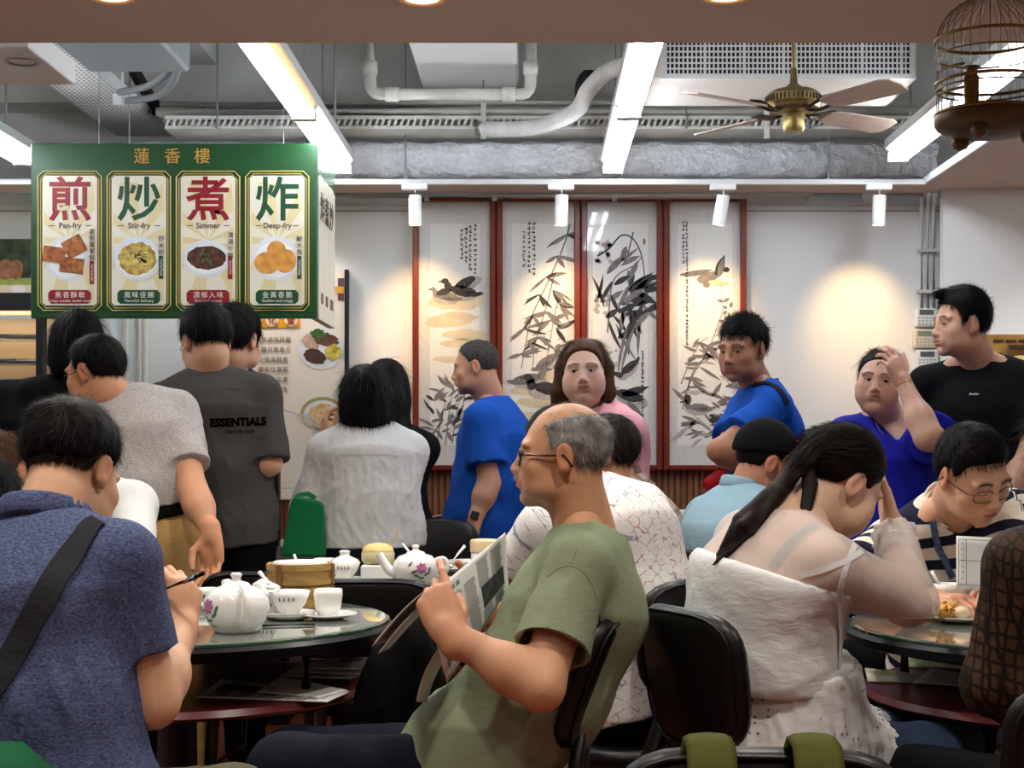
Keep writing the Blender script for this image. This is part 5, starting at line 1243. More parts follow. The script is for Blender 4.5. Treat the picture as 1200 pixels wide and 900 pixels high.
hair(B,black_hair,[(-.2,-.150),(.0,-.13),(.03,-.115),(.046,-.04),(.06,.03),(.08,.06),(.12,.07)],.020,3600,.07,.05,.12,flow_long(B.hc,B.R),.002,[ell(H(B,0,-.022,-.040),B.R.T,(.104,.098,.112),.03),cone(H(B,0,-.08,-.08),H(B,.0,-.08,-.150),.03,.012,.03)],res=.006,seed=21,segs=4)
trousers(B,jeans,res=.014,off=.014); shoes(B,shoe_m); P13=B
# ---- 14 woman in black T-shirt with long black hair
B=person('woman in black T-shirt with long straight black hair beyond the white blouse', P(452,616,6.35),P(452,502,6.35),6,dict(c=P(452,458,6.35),yaw=-10,pitch=-2,s=.98),
  arms=dict(R=dict(el=P(474,572,6.3),wr=P(468,612,6.4)),L=dict(wr=P(440,610,6.6))),s=.98,fem=1,skin=(206,156,124),faced=False,hres=.0065)
shirt(B,'t_shirt',blk,res=.012,hem=.02,sl=(.55,.55)); 
hair(B,black_hair,[(-.2,-.36),(.0,-.3),(.03,-.2),(.05,-.02),(.07,.06),(.12,.07)],.016,2600,.09,.04,.08,flow_long(B.hc,B.R),.002,[ell(H(B,0,-.03,-.03),B.R.T,(.095,.095,.12),.03)]+lock(B,[(.0,-.075,-.05),(.02,-.09,-.20),(.04,-.085,-.33)],[.085,.075,.04],.05),res=.0065,seed=22,segs=4)
pr=[flatcone(B.pel+Z*.08,A3((B.pel[0],B.pel[1],.45)),B.rH,(.16,.12),(.24,.20),.03),cut(A3((B.pel[0],B.pel[1],.42)),-Z,B.pel-.9,B.pel+.5),cut(B.pel+Z*.08,Z,B.pel-.4,B.pel+.4)]
garment(B,'grey_skirt',pr,.014,greycloth,.012,Z,.09,24,pat=False)
# ---- 15 man in the blue T-shirt, profile
B=person('older man in plain blue T-shirt standing in profile before the paintings', P(566,612,6.72),P(583,474,6.74),-76,dict(c=P(558,431,6.70),yaw=-84,pitch=-6,s=.98),
  arms=dict(L=dict(el=P(573,566,6.52),wr=P(556,612,6.46),d=(-.2,-.1,-1),n=(.9,.4,-.1),curl=(.3,.4,.5,.5)),R=dict(wr=P(540,610,6.9),pole=(.6,.4,-.5))),s=1.0,fat=.4,skin=(190,134,104),hres=.0042,face=dict(stub=((110,100,96),.3),browk=.6))
blue=cloth('royal_blue_cotton',(24,76,164))
shirt(B,'t_shirt',blue,off=.018,loose=.03,hem=.13,sl=(.72,.72),flare=.03,res=.010,amp=.009,wl=.13,seed=111,hole=neck_hole(B,.068,.0,.03,.04)); collar_band(B,blue,.068,.018,'collar_band',.02,-.002,.3,.005)
hair(B,salt_hair,SHORT,.004,2600,.010,.5,.4,None,.0012,seed=23,res=.005,name='cropped_grey_hair'); trousers(B,greycloth,res=.018); shoes(B,shoe_m)
wristband(B,'L',black_matte,.90,.031,.010,'wristwatch',black_m,(-.2,-1,0)); P15=B
# ---- 16 woman looking at the camera
B=person('woman with brown hair and pink wrap turning her head to the camera', P(690,640,5.9),P(702,484,5.92),-128,dict(c=P(685,437,5.84),yaw=186,pitch=2,s=1.0,roll=2),s=.99,fat=.45,fem=1,skin=(208,164,142),hres=.0036,hands=False,
  arms=dict(L=dict(wr=P(700,600,5.6)),R=dict(wr=P(650,600,5.7))),face=dict(lip=(156,88,84),brow=(54,40,34),fatface=.8,gaze=(.10,0),makeup=1))
pink=cloth('pink_fleece',(226,160,168)); shirt(B,'cream_top',cloth('cream_cotton',(222,212,200)),res=.013,hem=.08,sl=(.6,.6))
shirt(B,'pink_wrap',pink,off=.035,loose=.03,hem=.05,sl=(1.5,1.5),flare=.02,res=.011,amp=.014,wl=.10,seed=121,hole=neck_hole(B,.085,.02,.04,.06),extra=[ell(B.nb-B.f*.07-B.u*.05,np.stack((B.r,B.f,B.u)),(.13,.06,.10),.03)])
ext=lock(B,[(-.045,.0,.10),(-.085,-.01,.02),(-.092,.0,-.08),(-.086,.01,-.125)],[.022,.024,.024,.010])+lock(B,[(.045,.0,.10),(.085,-.01,.02),(.100,-.01,-.07),(.125,-.02,-.13)],[.022,.026,.032,.012])+[ell(H(B,0,-.05,-.04),B.R.T,(.095,.06,.11),.03)]
hair(B,hair_mat('chestnut_hair',(72,48,32)),[(-.2,-.2),(.0,-.16),(.02,-.13),(.036,-.12),(.046,.0),(.058,.062),(.075,.088),(.12,.10)],.012,4200,.05,.02,.05,flow_long(B.hc,B.R,crown=(0,.03,.13)),.0016,ext,res=.0055,seed=24,segs=4,noface=True,wave=.001); trousers(B,jeans,res=.02); P16=B
# ---- 17 blue T-shirt, arms crossed
B=person('lean tanned man in blue T-shirt with crossed arms beside the last painting', P(878,622,5.80),P(896,454,5.82),-100,dict(c=P(871,411,5.76),yaw=-138,pitch=-6,s=1.0),
  arms=dict(L=dict(el=P(842,528,5.48),wr=P(874,538,5.56),d=(.6,.6,-.1),n=(.5,-.4,.1),nohand=0,curl=(.4,.4,.5,.5)),R=dict(el=P(846,532,5.72),wr=P(866,543,5.58),d=(.8,-.1,.1),n=(.1,.9,0))),
  s=.99,fat=-.15,skin=(172,116,86),hres=.0036,face=dict(lip=(130,78,68),brow=(24,20,18),stub=((70,54,46),.3),gaze=(-.2,-.15)))
shirt(B,'t_shirt',_M['royal_blue_cotton'],off=.016,loose=.022,hem=.12,sl=(.66,.66),flare=.026,res=.0095,amp=.008,wl=.12,seed=131,hole=neck_hole(B,.068,.0,.03,.04)); collar_band(B,blue,.068,.016,'collar_band',.02,-.002,.3,.005)
hair(B,black_hair,[(-.16,-.02),(-.088,-.03),(-.05,-.02),(-.034,.0),(-.022,.03),(.010,.032),(.02,.015),(.034,.03),(.045,.05),(.06,.055),(.08,.060),(.12,.066)],.012,3400,.035,.10,.18,flow_short(B.hc,B.R,(0,-.07,.11),1.2,.5),.0018,seed=25,res=.005,top=.008); trousers(B,greycloth,res=.018); shoes(B,shoe_m); P17=B
# ---- 18 woman in the blue V-neck
B=person('woman in cobalt blue V-neck blouse with one hand raised to her hair', P(1046,650,5.596),P(1044,490,5.654),184,dict(c=P(1031,447,5.558),yaw=200,pitch=0,s=.945,roll=-6),
  arms=dict(L=dict(el=P(1088,512,5.252),wr=P(1058,447,5.348),d=(-.42,.10,.90),n=(-.35,.92,-.1),curl=(.30,.35,.42,.5),thumb=(.4,.2),hs=1.0),R=dict(wr=P(985,640,5.539),pole=(-1,.2,-.2))),
  s=.955,fat=1.1,fem=1,skin=(210,160,136),hres=.0036,bare=1,face=dict(lip=(176,104,98),brow=(40,30,26),fatface=1.0,gaze=(-.25,.02)))
cob=cloth('cobalt_blouse',(22,30,150),rough=.55)
vcut=[Pr((lambda p,c=B.nb+B.f*.0: np.maximum(np.abs((p-c)@B.r)-np.clip(.082+((p-c)@B.u)*.80,0,.09),-((p-c)@B.f)-.0)),B.nb-.35,B.nb+.3,.003,'s')]
shirt(B,'blouse',cob,off=.014,loose=.02,hem=.12,sl=(.62,.62),flare=.030,res=.0085,amp=.008,wl=.12,seed=141,hole=neck_hole(B,.085,.0,.02,.04),extra_cuts=vcut,extra=[ell(B.sh[k]+B.u*.01,np.stack((B.r,B.f,B.u)),(.072,.07,.07),.02) for k in 'LR'])
hair(B,black_hair,[(-.2,-.06),(-.06,-.05),(-.03,-.02),(.01,-.02),(.03,-.02),(.042,.03),(.052,.060),(.07,.074),(.12,.084)],.008,2600,.05,.03,.12,flow_short(B.hc,B.R,(.02,.06,.13),-1,.4),.0016,seed=26,res=.005,noface=True)
n_=[Vector(B.nb+B.f*(.085+.030*math.sin(a))*1.0+B.r*.072*math.cos(a)-B.u*(.02+.075*max(0,math.sin(a)))-A3(B.org)) for a in [PI*i/14 for i in range(15)]]
o=MB().tube([p+Vector(B.f)*.025 for p in n_],.0016,6).build('necklace',steel,B.o,smooth=True); wristband(B,'L',mat('gold_bracelet',(190,140,90),.3,.9),.94,.030,.003,'bracelet'); trousers(B,blk,res=.02); P18=B
# ---- 19 black T-shirt
B=person('young man in black T-shirt looking left, tallest at the right', P(1148,610,5.892),P(1152,424,5.953),-158,dict(c=P(1127,381,5.850),yaw=-102,pitch=0,s=1.05),
  arms=dict(L=dict(el=P(1206,538,5.768),wr=P(1172,590,5.583),d=(-.8,.0,-.2),n=(0,.9,-.3)),R=dict(wr=P(1130,600,6.026),pole=(.2,1,-.3))),s=1.10,fat=.15,skin=(206,154,122),hres=.0034,shw=1.08,face=dict(lip=(160,98,88),brow=(22,18,18),browk=1.2))
shirt(B,'t_shirt',cloth('black_jersey',(18,18,20)),off=.016,loose=.022,hem=.12,sl=(.74,.74),flare=.024,res=.0095,amp=.008,wl=.13,seed=151,hole=neck_hole(B,.068,.0,.03,.04)); collar_band(B,_M['black_jersey'],.068,.018,'collar_band',.02,-.002,.3,.006)
hair(B,black_hair,[(-.16,-.05),(-.088,-.066),(-.05,-.055),(-.034,-.02),(-.022,.018),(.008,.024),(.018,-.018),(.030,-.02),(.038,.02),(.048,.05),(.065,.072),(.12,.084)],.012,4600,.026,.14,.22,flow_short(B.hc,B.R,(0,-.06,.12),.9,.5),.0018,seed=27,res=.005,top=.014,extra=lock(B,[(0,.04,.112),(0,.078,.112),(.0,.094,.116)],[.022,.016,.006])); trousers(B,greycloth,res=.018); shoes(B,shoe_m)
wristband(B,'L',black_matte,.88,.031,.011,'wristwatch',black_m,(0,-1,.2)); P19=B
# ---- 20 man in the black cap
B=person('man in black cap and pale blue shirt seated behind the ponytail', P(872,770,4.92),P(866,578,4.92),58,dict(c=P(897,544,4.94),yaw=78,pitch=-16,s=.98),arms=dict(L=dict(wr=P(930,700,5.3),pole=(-.3,.2,-1)),R=dict(el=P(850,690,4.8),wr=P(905,720,4.9))),s=1.02,fat=.3,skin=(176,118,90),sit=True,hres=.0042,face=dict(stub=((90,70,62),.35)),lean_slouch=.05)
pb=cloth('pale_blue_cotton',(134,164,178)); shirt(B,'shirt',pb,off=.016,loose=.025,hem=.09,sl=(.7,.7),res=.010,amp=.009,seed=161,wl=.12); collar_band(B,pb,.070,.036,'collar',.018,-.008,.35,.007)
hair(B,black_hair,SHORT,.006,1200,.018,.2,.3,None,.0014,seed=28,res=.006)
cp=[(-.2,.0),(-.105,.018),(-.03,.036),(.03,.042),(.075,.05),(.14,.055)]
v,f=hair_surface(B.hc,B.R,B.hs,cp,.018,.012,.004,[ell(H(B,0,.125,.050),(Matrix.Rotation(math.radians(-10),3,'X').transposed()@Matrix(B.R.T.tolist())) if False else B.R.T,(.078,.075,.007),.010)],.005,wave=.0)
np_obj('baseball_cap',v,f,blk,B.o,B.org); MB().sphere(Vector(H(B,0,.09,.098)-A3(B.org)),.011,10,6).build('cap_badge',mat('red_badge',(190,40,50),.5),B.o,smooth=True); trousers(B,blk,sit=True,res=.022)
# ---- 21 white shirt across the left table
B=person('person in loose white shirt across the left table, behind the blue polo', P(112,775,5.02),P(88,566,4.88),172,dict(c=P(70,530,4.72),yaw=170,pitch=-20,s=.96),arms=dict(L=dict(el=P(152,660,4.66),wr=P(178,708,4.48),d=(.2,-.5,-.6),n=(-.6,-.3,.2)),R=dict(wr=P(70,700,4.5))),s=1.0,skin=(212,158,124),sit=True,hres=.006,fat=.2)
shirt(B,'white_shirt',wht,off=.020,loose=.03,hem=.08,sl=(1.25,1.25),flare=.03,res=.011,amp=.012,seed=171,wl=.10); hair(B,black_hair,SHORT,.012,1000,.025,seed=29,res=.007); trousers(B,blk,sit=True,res=.022)
# ---- 22, 23 two heads at the left edge
B=person('person with thin reddish-brown hair at the left edge', P(-10,780,5.05),P(0,585,5.05),0,dict(c=P(0,551,5.0),yaw=8,pitch=-10,s=1.02),s=1.0,skin=(206,142,104),sit=True,faced=False,hres=.006,hands=False)
shirt(B,'t_shirt',greycloth,res=.014); hair(B,brown_hair,SHORT,.004,1800,.025,.15,.4,None,.0013,seed=30,res=.006); trousers(B,blk,sit=True,res=.024)
B=person('person with straight black hair at the left edge, below the brown-haired one', P(-60,800,4.35),P(-24,628,4.3),20,dict(c=P(-16,590,4.3),yaw=20,pitch=-10,s=1.0),s=.98,skin=(206,150,116),sit=True,faced=False,hres=.006,hands=False)
shirt(B,'t_shirt',blk,res=.014); hair(B,black_hair,[(-.2,-.08),(.0,-.08),(.03,-.06),(.05,.0),(.07,.06),(.12,.07)],.014,2400,.06,.05,.12,flow_long(B.hc,B.R),.0018,res=.006,seed=32,segs=4); trousers(B,blk,sit=True,res=.024)
# ------------------------------------------------------------------ chairs
leather=mat('black_leatherette',(10,10,11),.38,bump=(120,.08),spec=.35); dark_wood=mat('black_stained_wood',(22,17,15),.4)
def superpad(w,h,t,n=28,e=.55,curve=.03,taper=.92):
    """padded panel in local x (width), z (height), thin along y; slightly dished"""
    vs=[];fs=[]; prof=[(.0,-.5),(.82,-.5),(.95,-.36),(1.0,0),(.95,.36),(.82,.5),(.0,.5)]
    b=MB(); rings=[]
    for sc_,yy in prof:
        for i in range(n):
            a=2*PI*i/n; c,s=math.cos(a),math.sin(a)
            x=sc_*w*.5*math.copysign(abs(c)**e,c); z=sc_*h*.5*math.copysign(abs(s)**e,s); x*=taper+(1-taper)*(z/h+.5)
            vs.append((x,yy*t+curve*(1-(x/(w*.5))**2)*-1+curve,z))
    m=len(prof)
    for k in range(m-1):
        for i in range(n): fs.append((k*n+i,k*n+(i+1)%n,(k+1)*n+(i+1)%n,(k+1)*n+i))
    b.add(vs,fs); return b
def chair(x,y,yaw,label,z=.86,tilt=8,w=.40,h=.31):
    """yaw as for people: the way a sitter faces"""
    t=thing('dining_chair',label,'chair',(x,y,0),-math.radians(yaw),'black padded dining chairs')
    o=superpad(w,h,.05).build('backrest',leather,t,smooth=True); o.location=(0,-.235,z-h/2); o.rotation_euler=(math.radians(tilt),0,0)
    b=superpad(w,h,.05); pts=[(b.v[2*28+i][0]*1.0,b.v[2*28+i][1]-.004,b.v[2*28+i][2]) for i in range(28)]
    p=MB().tube(pts,.0035,6,closed=True).build('piping',leather,o,smooth=True)
    s=MB().lathe([(0,.0),(.20,.0),(.215,.015),(.215,.04),(.20,.055),(0,.062)],28,cap=False).build('seat',leather,t,smooth=True); s.location=(0,0,.36); s.scale=(1,.98,1)
    for q in (-1,1):
        MB().tube([(q*.16,-.20,0),(q*.15,-.19,.40),(q*.10,-.205,z-h-.02),(q*.09,-.215,z-h+.07)],[.018,.02,.016,.012],8).build('rear_leg',dark_wood,t,smooth=True)
        MB().tube([(q*.165,.17,0),(q*.15,.15,.41)],[.015,.02],8).build('front_leg',dark_wood,t,smooth=True)
    for q in (-1,1): MB().tube([(q*.158,-.19,.2),(q*.158,.16,.2)],.010,6).build('stretcher',dark_wood,t)
    return t
def at_person(B,label,dx=0,dy=0,yaw=None,**k):
    th=math.degrees(math.atan2(B.fH[0],B.fH[1])); return chair(B.pel[0]+dx,B.pel[1]+dy,th if yaw is None else yaw,label,**k)
chair(-1.02,2.72,38,'black padded chair at the bottom left corner, behind the blue polo',z=.80)
at_person(P2,'black padded chair that the newspaper reader leans back on, seen edge-on',.03,.0,tilt=20)
at_person(P3,'black padded chair in front of the white dress, its whole rounded back in view',-.0,-.06,yaw=64,z=.855)
at_person(P6,'black padded chair behind the patterned white T-shirt',.02,-.02,z=.865)
chair(.93,2.90,-16,'black padded chair at the bottom right corner, behind the lace top',z=.80)
chair(.31,2.22,4,'black padded chair at the bottom edge with olive straps over it',z=.815,tilt=6)
chair(-.83,4.98,6,'black padded chair behind the bamboo steamer, left of its neighbour',z=.815)
chair(-.50,4.90,0,'black padded chair behind the white cup and saucer',z=.80,w=.44)
chair(-.40,6.02,176,'dark padded chair beyond the flowered teapot, below the painting frame',z=.90)
chair(.66,4.92,58,'black padded chair behind the man in the cap',z=.885)
chair(.62,5.62,175,'black padded chair before the small table with stacked bowls',z=.90)
# ------------------------------------------------------------------ tables
glass_top=mat('smoked_glass',(118,126,120),.04,spec=.8,coat=1.0); glass_edge=mat('glass_edge',(44,84,68),.1,coat=1)
red_top=mat('red_table_top',(98,30,34),.3,noise=(6,.2))
def table(x,y,r,label,shelf=True,z=.75):
    t=thing('round_table',label,'table',(x,y,0),0,'round tables')
    MB().lathe([(0,z-.008),(r-.012,z-.008),(r-.004,z-.004),(r-.008,z),(0,z)],64,cap=False).build('glass_top',glass_top,t,auto=30)
    MB().lathe([(r-.008,z-.009),(r+.001,z-.009),(r+.001,z-.003),(r-.008,z-.002)],64,cap=False).build('glass_edge',glass_edge,t,auto=30)
    MB().lathe([(0,z-.05),(r-.03,z-.05),(r+.008,z-.04),(r+.012,z-.02),(r+.002,z-.010),(0,z-.010)],64,cap=False).build('rim',black_m,t,auto=40)
    if shelf:
        MB().lathe([(0,z-.185),(r-.045,z-.185),(r-.03,z-.175),(r-.04,z-.16),(0,z-.16)],64,cap=False).build('lower_shelf',red_top,t,auto=40)
        for k in range(4):
            a=PI/4+PI/2*k+.25; MB().tube([(.78*r*math.cos(a),.78*r*math.sin(a),z-.05),(.78*r*math.cos(a),.78*r*math.sin(a),z-.165)],.018,10).build('short_leg',black_m,t,smooth=True)
    MB().lathe([(.26,0),(.27,.02),(.10,.05),(.055,.12),(.05,z-.2),(.09,z-.17 if shelf else z-.05)],28).build('pedestal',dark_wood,t,auto=35)
    return t
table(-.93,4.0,.55,'black two-tier round glass table in front of the blue polo, with the white teapot')
table(1.35,3.85,.55,'black two-tier round glass table at the right, before the striped polo')
table(-.52,5.30,.50,'black round table further back with the flowered teapot',shelf=False)
t=thing('side_table','small dark table against the panelling carrying stacked bowls','table',(.62,6.25,0))
MB().box((-.3,-.2,.83),(.3,.2,.86),.004).build('table_top',mat('brown_table',(96,70,54),.4),t)
for a,b_ in ((-1,-1),(1,-1),(-1,1),(1,1)): MB().box((a*.26-.018,b_*.16-.018,0),(a*.26+.018,b_*.16+.018,.83)).build('leg',dark_wood,t)
# ------------------------------------------------------------------ crockery
china=mat('white_china',(236,236,232),.12,coat=.5); ink=mat('navy_print',(60,66,84),.4); wood_light=mat('light_wood',(206,170,110),.5,noise=(20,.15))
def cup(x,y,z,label,r=.036,h=.066,flare=1.12,m=china,marks=False,grp='white china cups'):
    t=thing('tea_cup',label,'cup',(x,y,z),0,grp)
    b=MB().lathe([(0,.003),(r*.62,0),(r*.72,.004),(r*.9,h*.35),(r,h*.8),(r*flare*.96,h),(r*flare*.9,h),(r*.92,h*.78),(r*.8,h*.3),(0,.008)],28,cap=False).build('bowl',m,t,smooth=True)
    if marks:
        mb=MB()
        for k in range(4):
            a=-PI/2-.5+k*.28; R_=r*1.0+.0008; z0=h*.5
            mb.tube([(R_*math.cos(a),R_*math.sin(a),z0),(R_*1.02*math.cos(a),R_*1.02*math.sin(a),z0+.010)],.0022,5)
        mb.build('printed_mark',ink,t)
    return t
def saucer(x,y,z,label,r=.07,h=.014,grp='white saucers'):
    o=MB().lathe([(0,.003),(r*.5,0),(r*.55,.003),(r*.95,h-.003),(r,h),(r*.97,h+.001),(r*.55,.006),(0,.006)],36,cap=False).build('saucer',china,None,smooth=True,loc=(x,y,z)); return tag(o,label,'saucer',grp)
def gaiwan(x,y,z,label,lid=True,s=1.):
    t=thing('lidded_cup',label,'cup',(x,y,z),0,'lidded tea cups')
    MB().lathe([(0,.0),(.05*s,.0),(.066*s,.014),(.067*s,.016),(.05*s,.008),(0,.006)],30,cap=False).build('saucer',china,t,smooth=True)
    MB().lathe([(0,.008),(.024*s,.008),(.026*s,.016),(.040*s,.036),(.052*s,.066*s),(.050*s,.066*s),(.038*s,.036),(0,.014)],30,cap=False).build('bowl',china,t,smooth=True)
    mb=MB()
    for k in range(4):
        a=-PI/2-.36+k*.24; mb.tube([(.0475*s*math.cos(a),.0475*s*math.sin(a),.046),(.050*s*math.cos(a),.050*s*math.sin(a),.055)],.002,5)
    mb.build('printed_mark',ink,t)
    if lid: MB().lathe([(.050*s,.064*s),(.046*s,.074*s),(.02*s,.086*s),(.016*s,.088*s),(.016*s,.096*s),(.019*s,.102*s),(.012*s,.106*s),(0,.104*s)],30,cap=False).build('lid',china,t,smooth=True)
    return t
petal=mat('painted_petal',(186,110,160),.3,noise=(120,.3)); leafm=mat('painted_leaf',(70,120,90),.3,noise=(120,.3)); yel=mat('painted_yellow',(200,160,80),.3)
def teapot(x,y,z,label,rz=0,s=1.,handle='ear',flower=-PI/2):
    t=thing('teapot',label,'teapot',(x,y,z),rz,'flowered china teapots')
    prof=[(.0,.0),(.05,.0),(.056,.005),(.072,.03),(.080,.058),(.076,.084),(.058,.104),(.034,.112),(.032,.112)]
    MB().lathe([(r*s,h*s) for r,h in prof],40,cap=False).build('body',china,t,smooth=True)
    MB().lathe([(r*s,h*s) for r,h in ((.035,.111),(.030,.118),(.014,.123),(.011,.125),(.011,.131),(.015,.137),(.010,.143),(0,.143))],28,cap=False).build('lid',china,t,smooth=True)
    MB().tube([Vector(p)*s for p in smooth_path([(.062,0,.04),(.092,0,.055),(.112,0,.085),(.128,0,.112)],5)],[.020*s*(1-.026*i) for i in range(16)],12,cap=False).build('spout',china,t,smooth=True)
    if handle=='ear': MB().tube([Vector(p)*s for p in smooth_path([(-.066,0,.088),(-.098,0,.095),(-.112,0,.070),(-.100,0,.042),(-.070,0,.034)],5)],.008*s,8).build('handle',china,t,smooth=True)
    else: MB().tube([Vector(p)*s for p in smooth_path([(-.048,0,.106),(-.086,0,.100),(-.104,0,.070),(-.094,0,.036),(-.070,0,.020)],5)],1,8,flat=(.013*s,.004*s),hint=(0,1,0)).build('handle',china,t,smooth=True)
    def onbody(a,h,lift=.0012):
        rr=np.interp(h,[p[1] for p in prof],[p[0] for p in prof])*s+lift; return Vector((rr*math.cos(a),rr*math.sin(a),h*s))
    rs=random.Random(5)
    def patch(a0,h0,ra,rh,rot=0,n=10):
        pts=[]
        for i in range(n):
            u=2*PI*i/n; e=ra*math.cos(u); g=rh*math.sin(u); pts.append(onbody(a0+(e*math.cos(rot)-g*math.sin(rot))/.075,h0+e*math.sin(rot)+g*math.cos(rot)))
        return pts
    b=MB()
    for k in range(7): u=2*PI*k/7; b.poly(patch(flower+.13*math.cos(u),.066+.010*math.sin(u),.010,.006,u))
    b.poly(patch(flower,.066,.007,.007)); b.build('painted_flower',petal,t)
    b=MB()
    for da,dh,r in ((-.35,-.012,.5),(-.22,-.026,-.3),(.25,-.02,.6),(.36,-.006,1.2),(.0,-.034,.1),(-.5,.016,.9)): b.poly(patch(flower+da,.066+dh,.011,.004,r))
    b.build('painted_leaf',leafm,t)
    b=MB()
    for da in (-.12,.02,.15): b.poly(patch(flower+da,.018,.008,.003,.3))
    b.build('painted_grass',yel,t)
    return t
def spoon(x,y,z,label,az=0,tilt=35,L=.10,grp='white china spoons'):
    a=math.radians(tilt); d=Vector((math.cos(az)*math.cos(a),math.sin(az)*math.cos(a),math.sin(a)))
    b=MB(); b.tube([Vector((0,0,0)),d*L*.5,d*L],[.0055,.0045,.006],8,flat=None); b.sphere(-d*.014,(.018,.014,.007),12,8)
    return tag(b.build('spoon',china,None,smooth=True,loc=(x,y,z)),label,'spoon',grp)
bamboo=mat('steamer_bamboo',(172,138,80),.55,noise=(14,.25),stretch=(1,1,6)); bamboo_d=mat('bamboo_lashing',(130,92,46),.6)
def steamer(x,y,z,label,r=.09,h=.06,top=False,tag_text=False):
    t=thing('bamboo_steamer',label,'steamer',(x,y,z),.4,'stacked bamboo steamers')
    n=40
    MB().lathe([(r-.008,0),(r,.0),(r+.001,h),(r-.008,h),(r-.008,0)],n,cap=False).build('hoop',bamboo,t,auto=40)
    for zz in (.004,h-.018): MB().lathe([(r,zz),(r+.004,zz),(r+.004,zz+.014),(r,zz+.014)],n,cap=False).build('band',bamboo,t,auto=40)
    for a in (-2.2,-.9,1.,2.6): MB().box((-.010,-.003,.002),(.010,.003,h-.002)).build('lashing',bamboo_d,t).matrix_local=Matrix.Rotation(a,4,'Z')@Matrix.Translation((0,-r-.004,0))
    MB().lathe([(0,.010),(r-.008,.010)],24,cap=False).build('slatted_floor',bamboo_d,t)
    if top:
        MB().lathe([(0,h+.004),(r*.82,h+.004),(r*.86,h-.004)],30,cap=False).build('paper_liner',mat('liner',(225,222,215),.6),t)
    return t
def TP(px,py,z=.75):
    """point of a horizontal surface at height z that the photograph shows at a pixel"""
    d=(CH-z)*F/(py-522); return P(px,py,d)
ZT=.75
q=TP(274,742); teapot(q.x,q.y+.03,ZT,'white teapot with strap handle on the near left table, beside the steamer',math.radians(112),1.0,'strap',flower=math.radians(-136)-math.radians(112))
q=Vector((-.655,4.30,ZT))
steamer(q.x,q.y,ZT,'bamboo steamer at the bottom of the stack of two'); steamer(q.x,q.y,ZT+.062,'bamboo steamer on top of the stack of two, lined with paper',top=True)
q=TP(382,727); saucer(q.x,q.y+.04,ZT,'white saucer under the speckled cup, at the front right of the near left table',.077); cup(q.x,q.y+.04,ZT+.007,'white speckled cup standing on a saucer, right of the steamer',.038,.070,1.0)
q=TP(337,727); saucer(q.x-.0,q.y+.03,ZT,'white saucer behind the white teapot',.066); gaiwan(q.x,q.y+.03,ZT+.004,'white cup with printed characters between teapot and steamer',False,1.05)
q=TP(316,722); cup(q.x,q.y-.02,ZT,'small white cup right behind the white teapot handle',.036,.060,1.15,marks=True)
o=MB().lathe([(0,.045),(.016,.045),(.02,.04),(.028,.026),(.040,.010),(.044,0),(.041,0),(.036,.010),(.022,.034),(0,.037)],28,cap=False).build('cup_lid',china,None,smooth=True,loc=(q.x-.005,q.y-.02,ZT+.056)); o.rotation_euler=(.15,-.5,0); tag(o,'white cup lid leaning on the small cup behind the teapot','lid')
q=TP(205,715); saucer(q.x,q.y,ZT,'white plate half hidden by the hand with the pen',.085,.016); cup(q.x+.07,q.y+.11,ZT,'small white cup behind the hand with the pen',.034,.05,1.1,marks=True)
q=TP(331,735); o=MB().tube([(-.05,0,.004),(.075,.035,.004)],.0035,8).build('chopstick',black_m,None,loc=(q.x,q.y,ZT)); tag(o,'dark chopstick lying between teapot and saucer','chopstick')
spoon(q.x-.06,q.y+.16,ZT+.092,'white spoon handle sticking up beyond the white teapot',2.4,35,.05)
# second table
q=P(380,650,5.28); cup(q.x,q.y,ZT,'plain white cup left on the back table, left of the lidded cup',.038,.062,1.05)
q=P(404,655,5.05); gaiwan(q.x,q.y,ZT,'white lidded tea cup on the back table, left of the yellow-lidded pot',True,1.0)
q=P(362,655,5.25); saucer(q.x,q.y,ZT,'white saucer left of the plain cup on the back table',.06); spoon(q.x-.03,q.y,ZT+.02,'white spoon leaning left of the plain cup',2.2,50,.07)
q=P(443,660,5.06); t=thing('sugar_pot','squat pot with pale yellow rounded body and lid on a white stand','pot',(q.x,q.y,ZT))
MB().box((-.052,-.05,0),(.052,.05,.060),.006).build('white_stand',china,t)
MB().lathe([(.0,.062),(.046,.062),(.054,.072),(.055,.095),(.050,.104)],30,cap=False).build('body',mat('pale_yellow_glaze',(214,204,160),.3),t,smooth=True)
MB().lathe([(.052,.104),(.048,.116),(.03,.126),(0,.130)],30,cap=False).build('lid',mat('straw_lid',(226,200,130),.5),t,smooth=True)
MB().tube([(.03,.02,.11),(.062,.03,.165)],.004,6).build('wooden_spoon',wood_light,t)
q=P(487,668,4.93); teapot(q.x,q.y,ZT,'white teapot painted with a pink flower on the back table',math.radians(180),.92,'ear',flower=math.radians(-70)-PI)
q=P(470,645,5.35); o=MB(); rs=random.Random(2)
for k in range(5): o.sphere((rs.uniform(-.03,.03),rs.uniform(-.02,.02),.012+.012*(k%2)),(.022,.018,.014),10,7)
tag(o.build('fried_snack',mat('fried_brown',(150,92,48),.6,noise=(60,.4),bump=(80,.6)),None,smooth=True,loc=(q.x,q.y,ZT)),'brown fried snacks on the back table beyond the flowered teapot','food')
q=P(520,640,5.45); t=saucer(q.x,q.y,ZT,'white oval dish with red garnish beyond the flowered teapot',.10,.02)
MB().box((-.05,-.01,.012),(.03,.015,.024),.004).build('garnish',mat('red_garnish',(190,60,40),.4),t)
q=P(548,633,5.6); saucer(q.x,q.y,ZT+.0,'white plate before the watch hand on the back table',.085,.03)
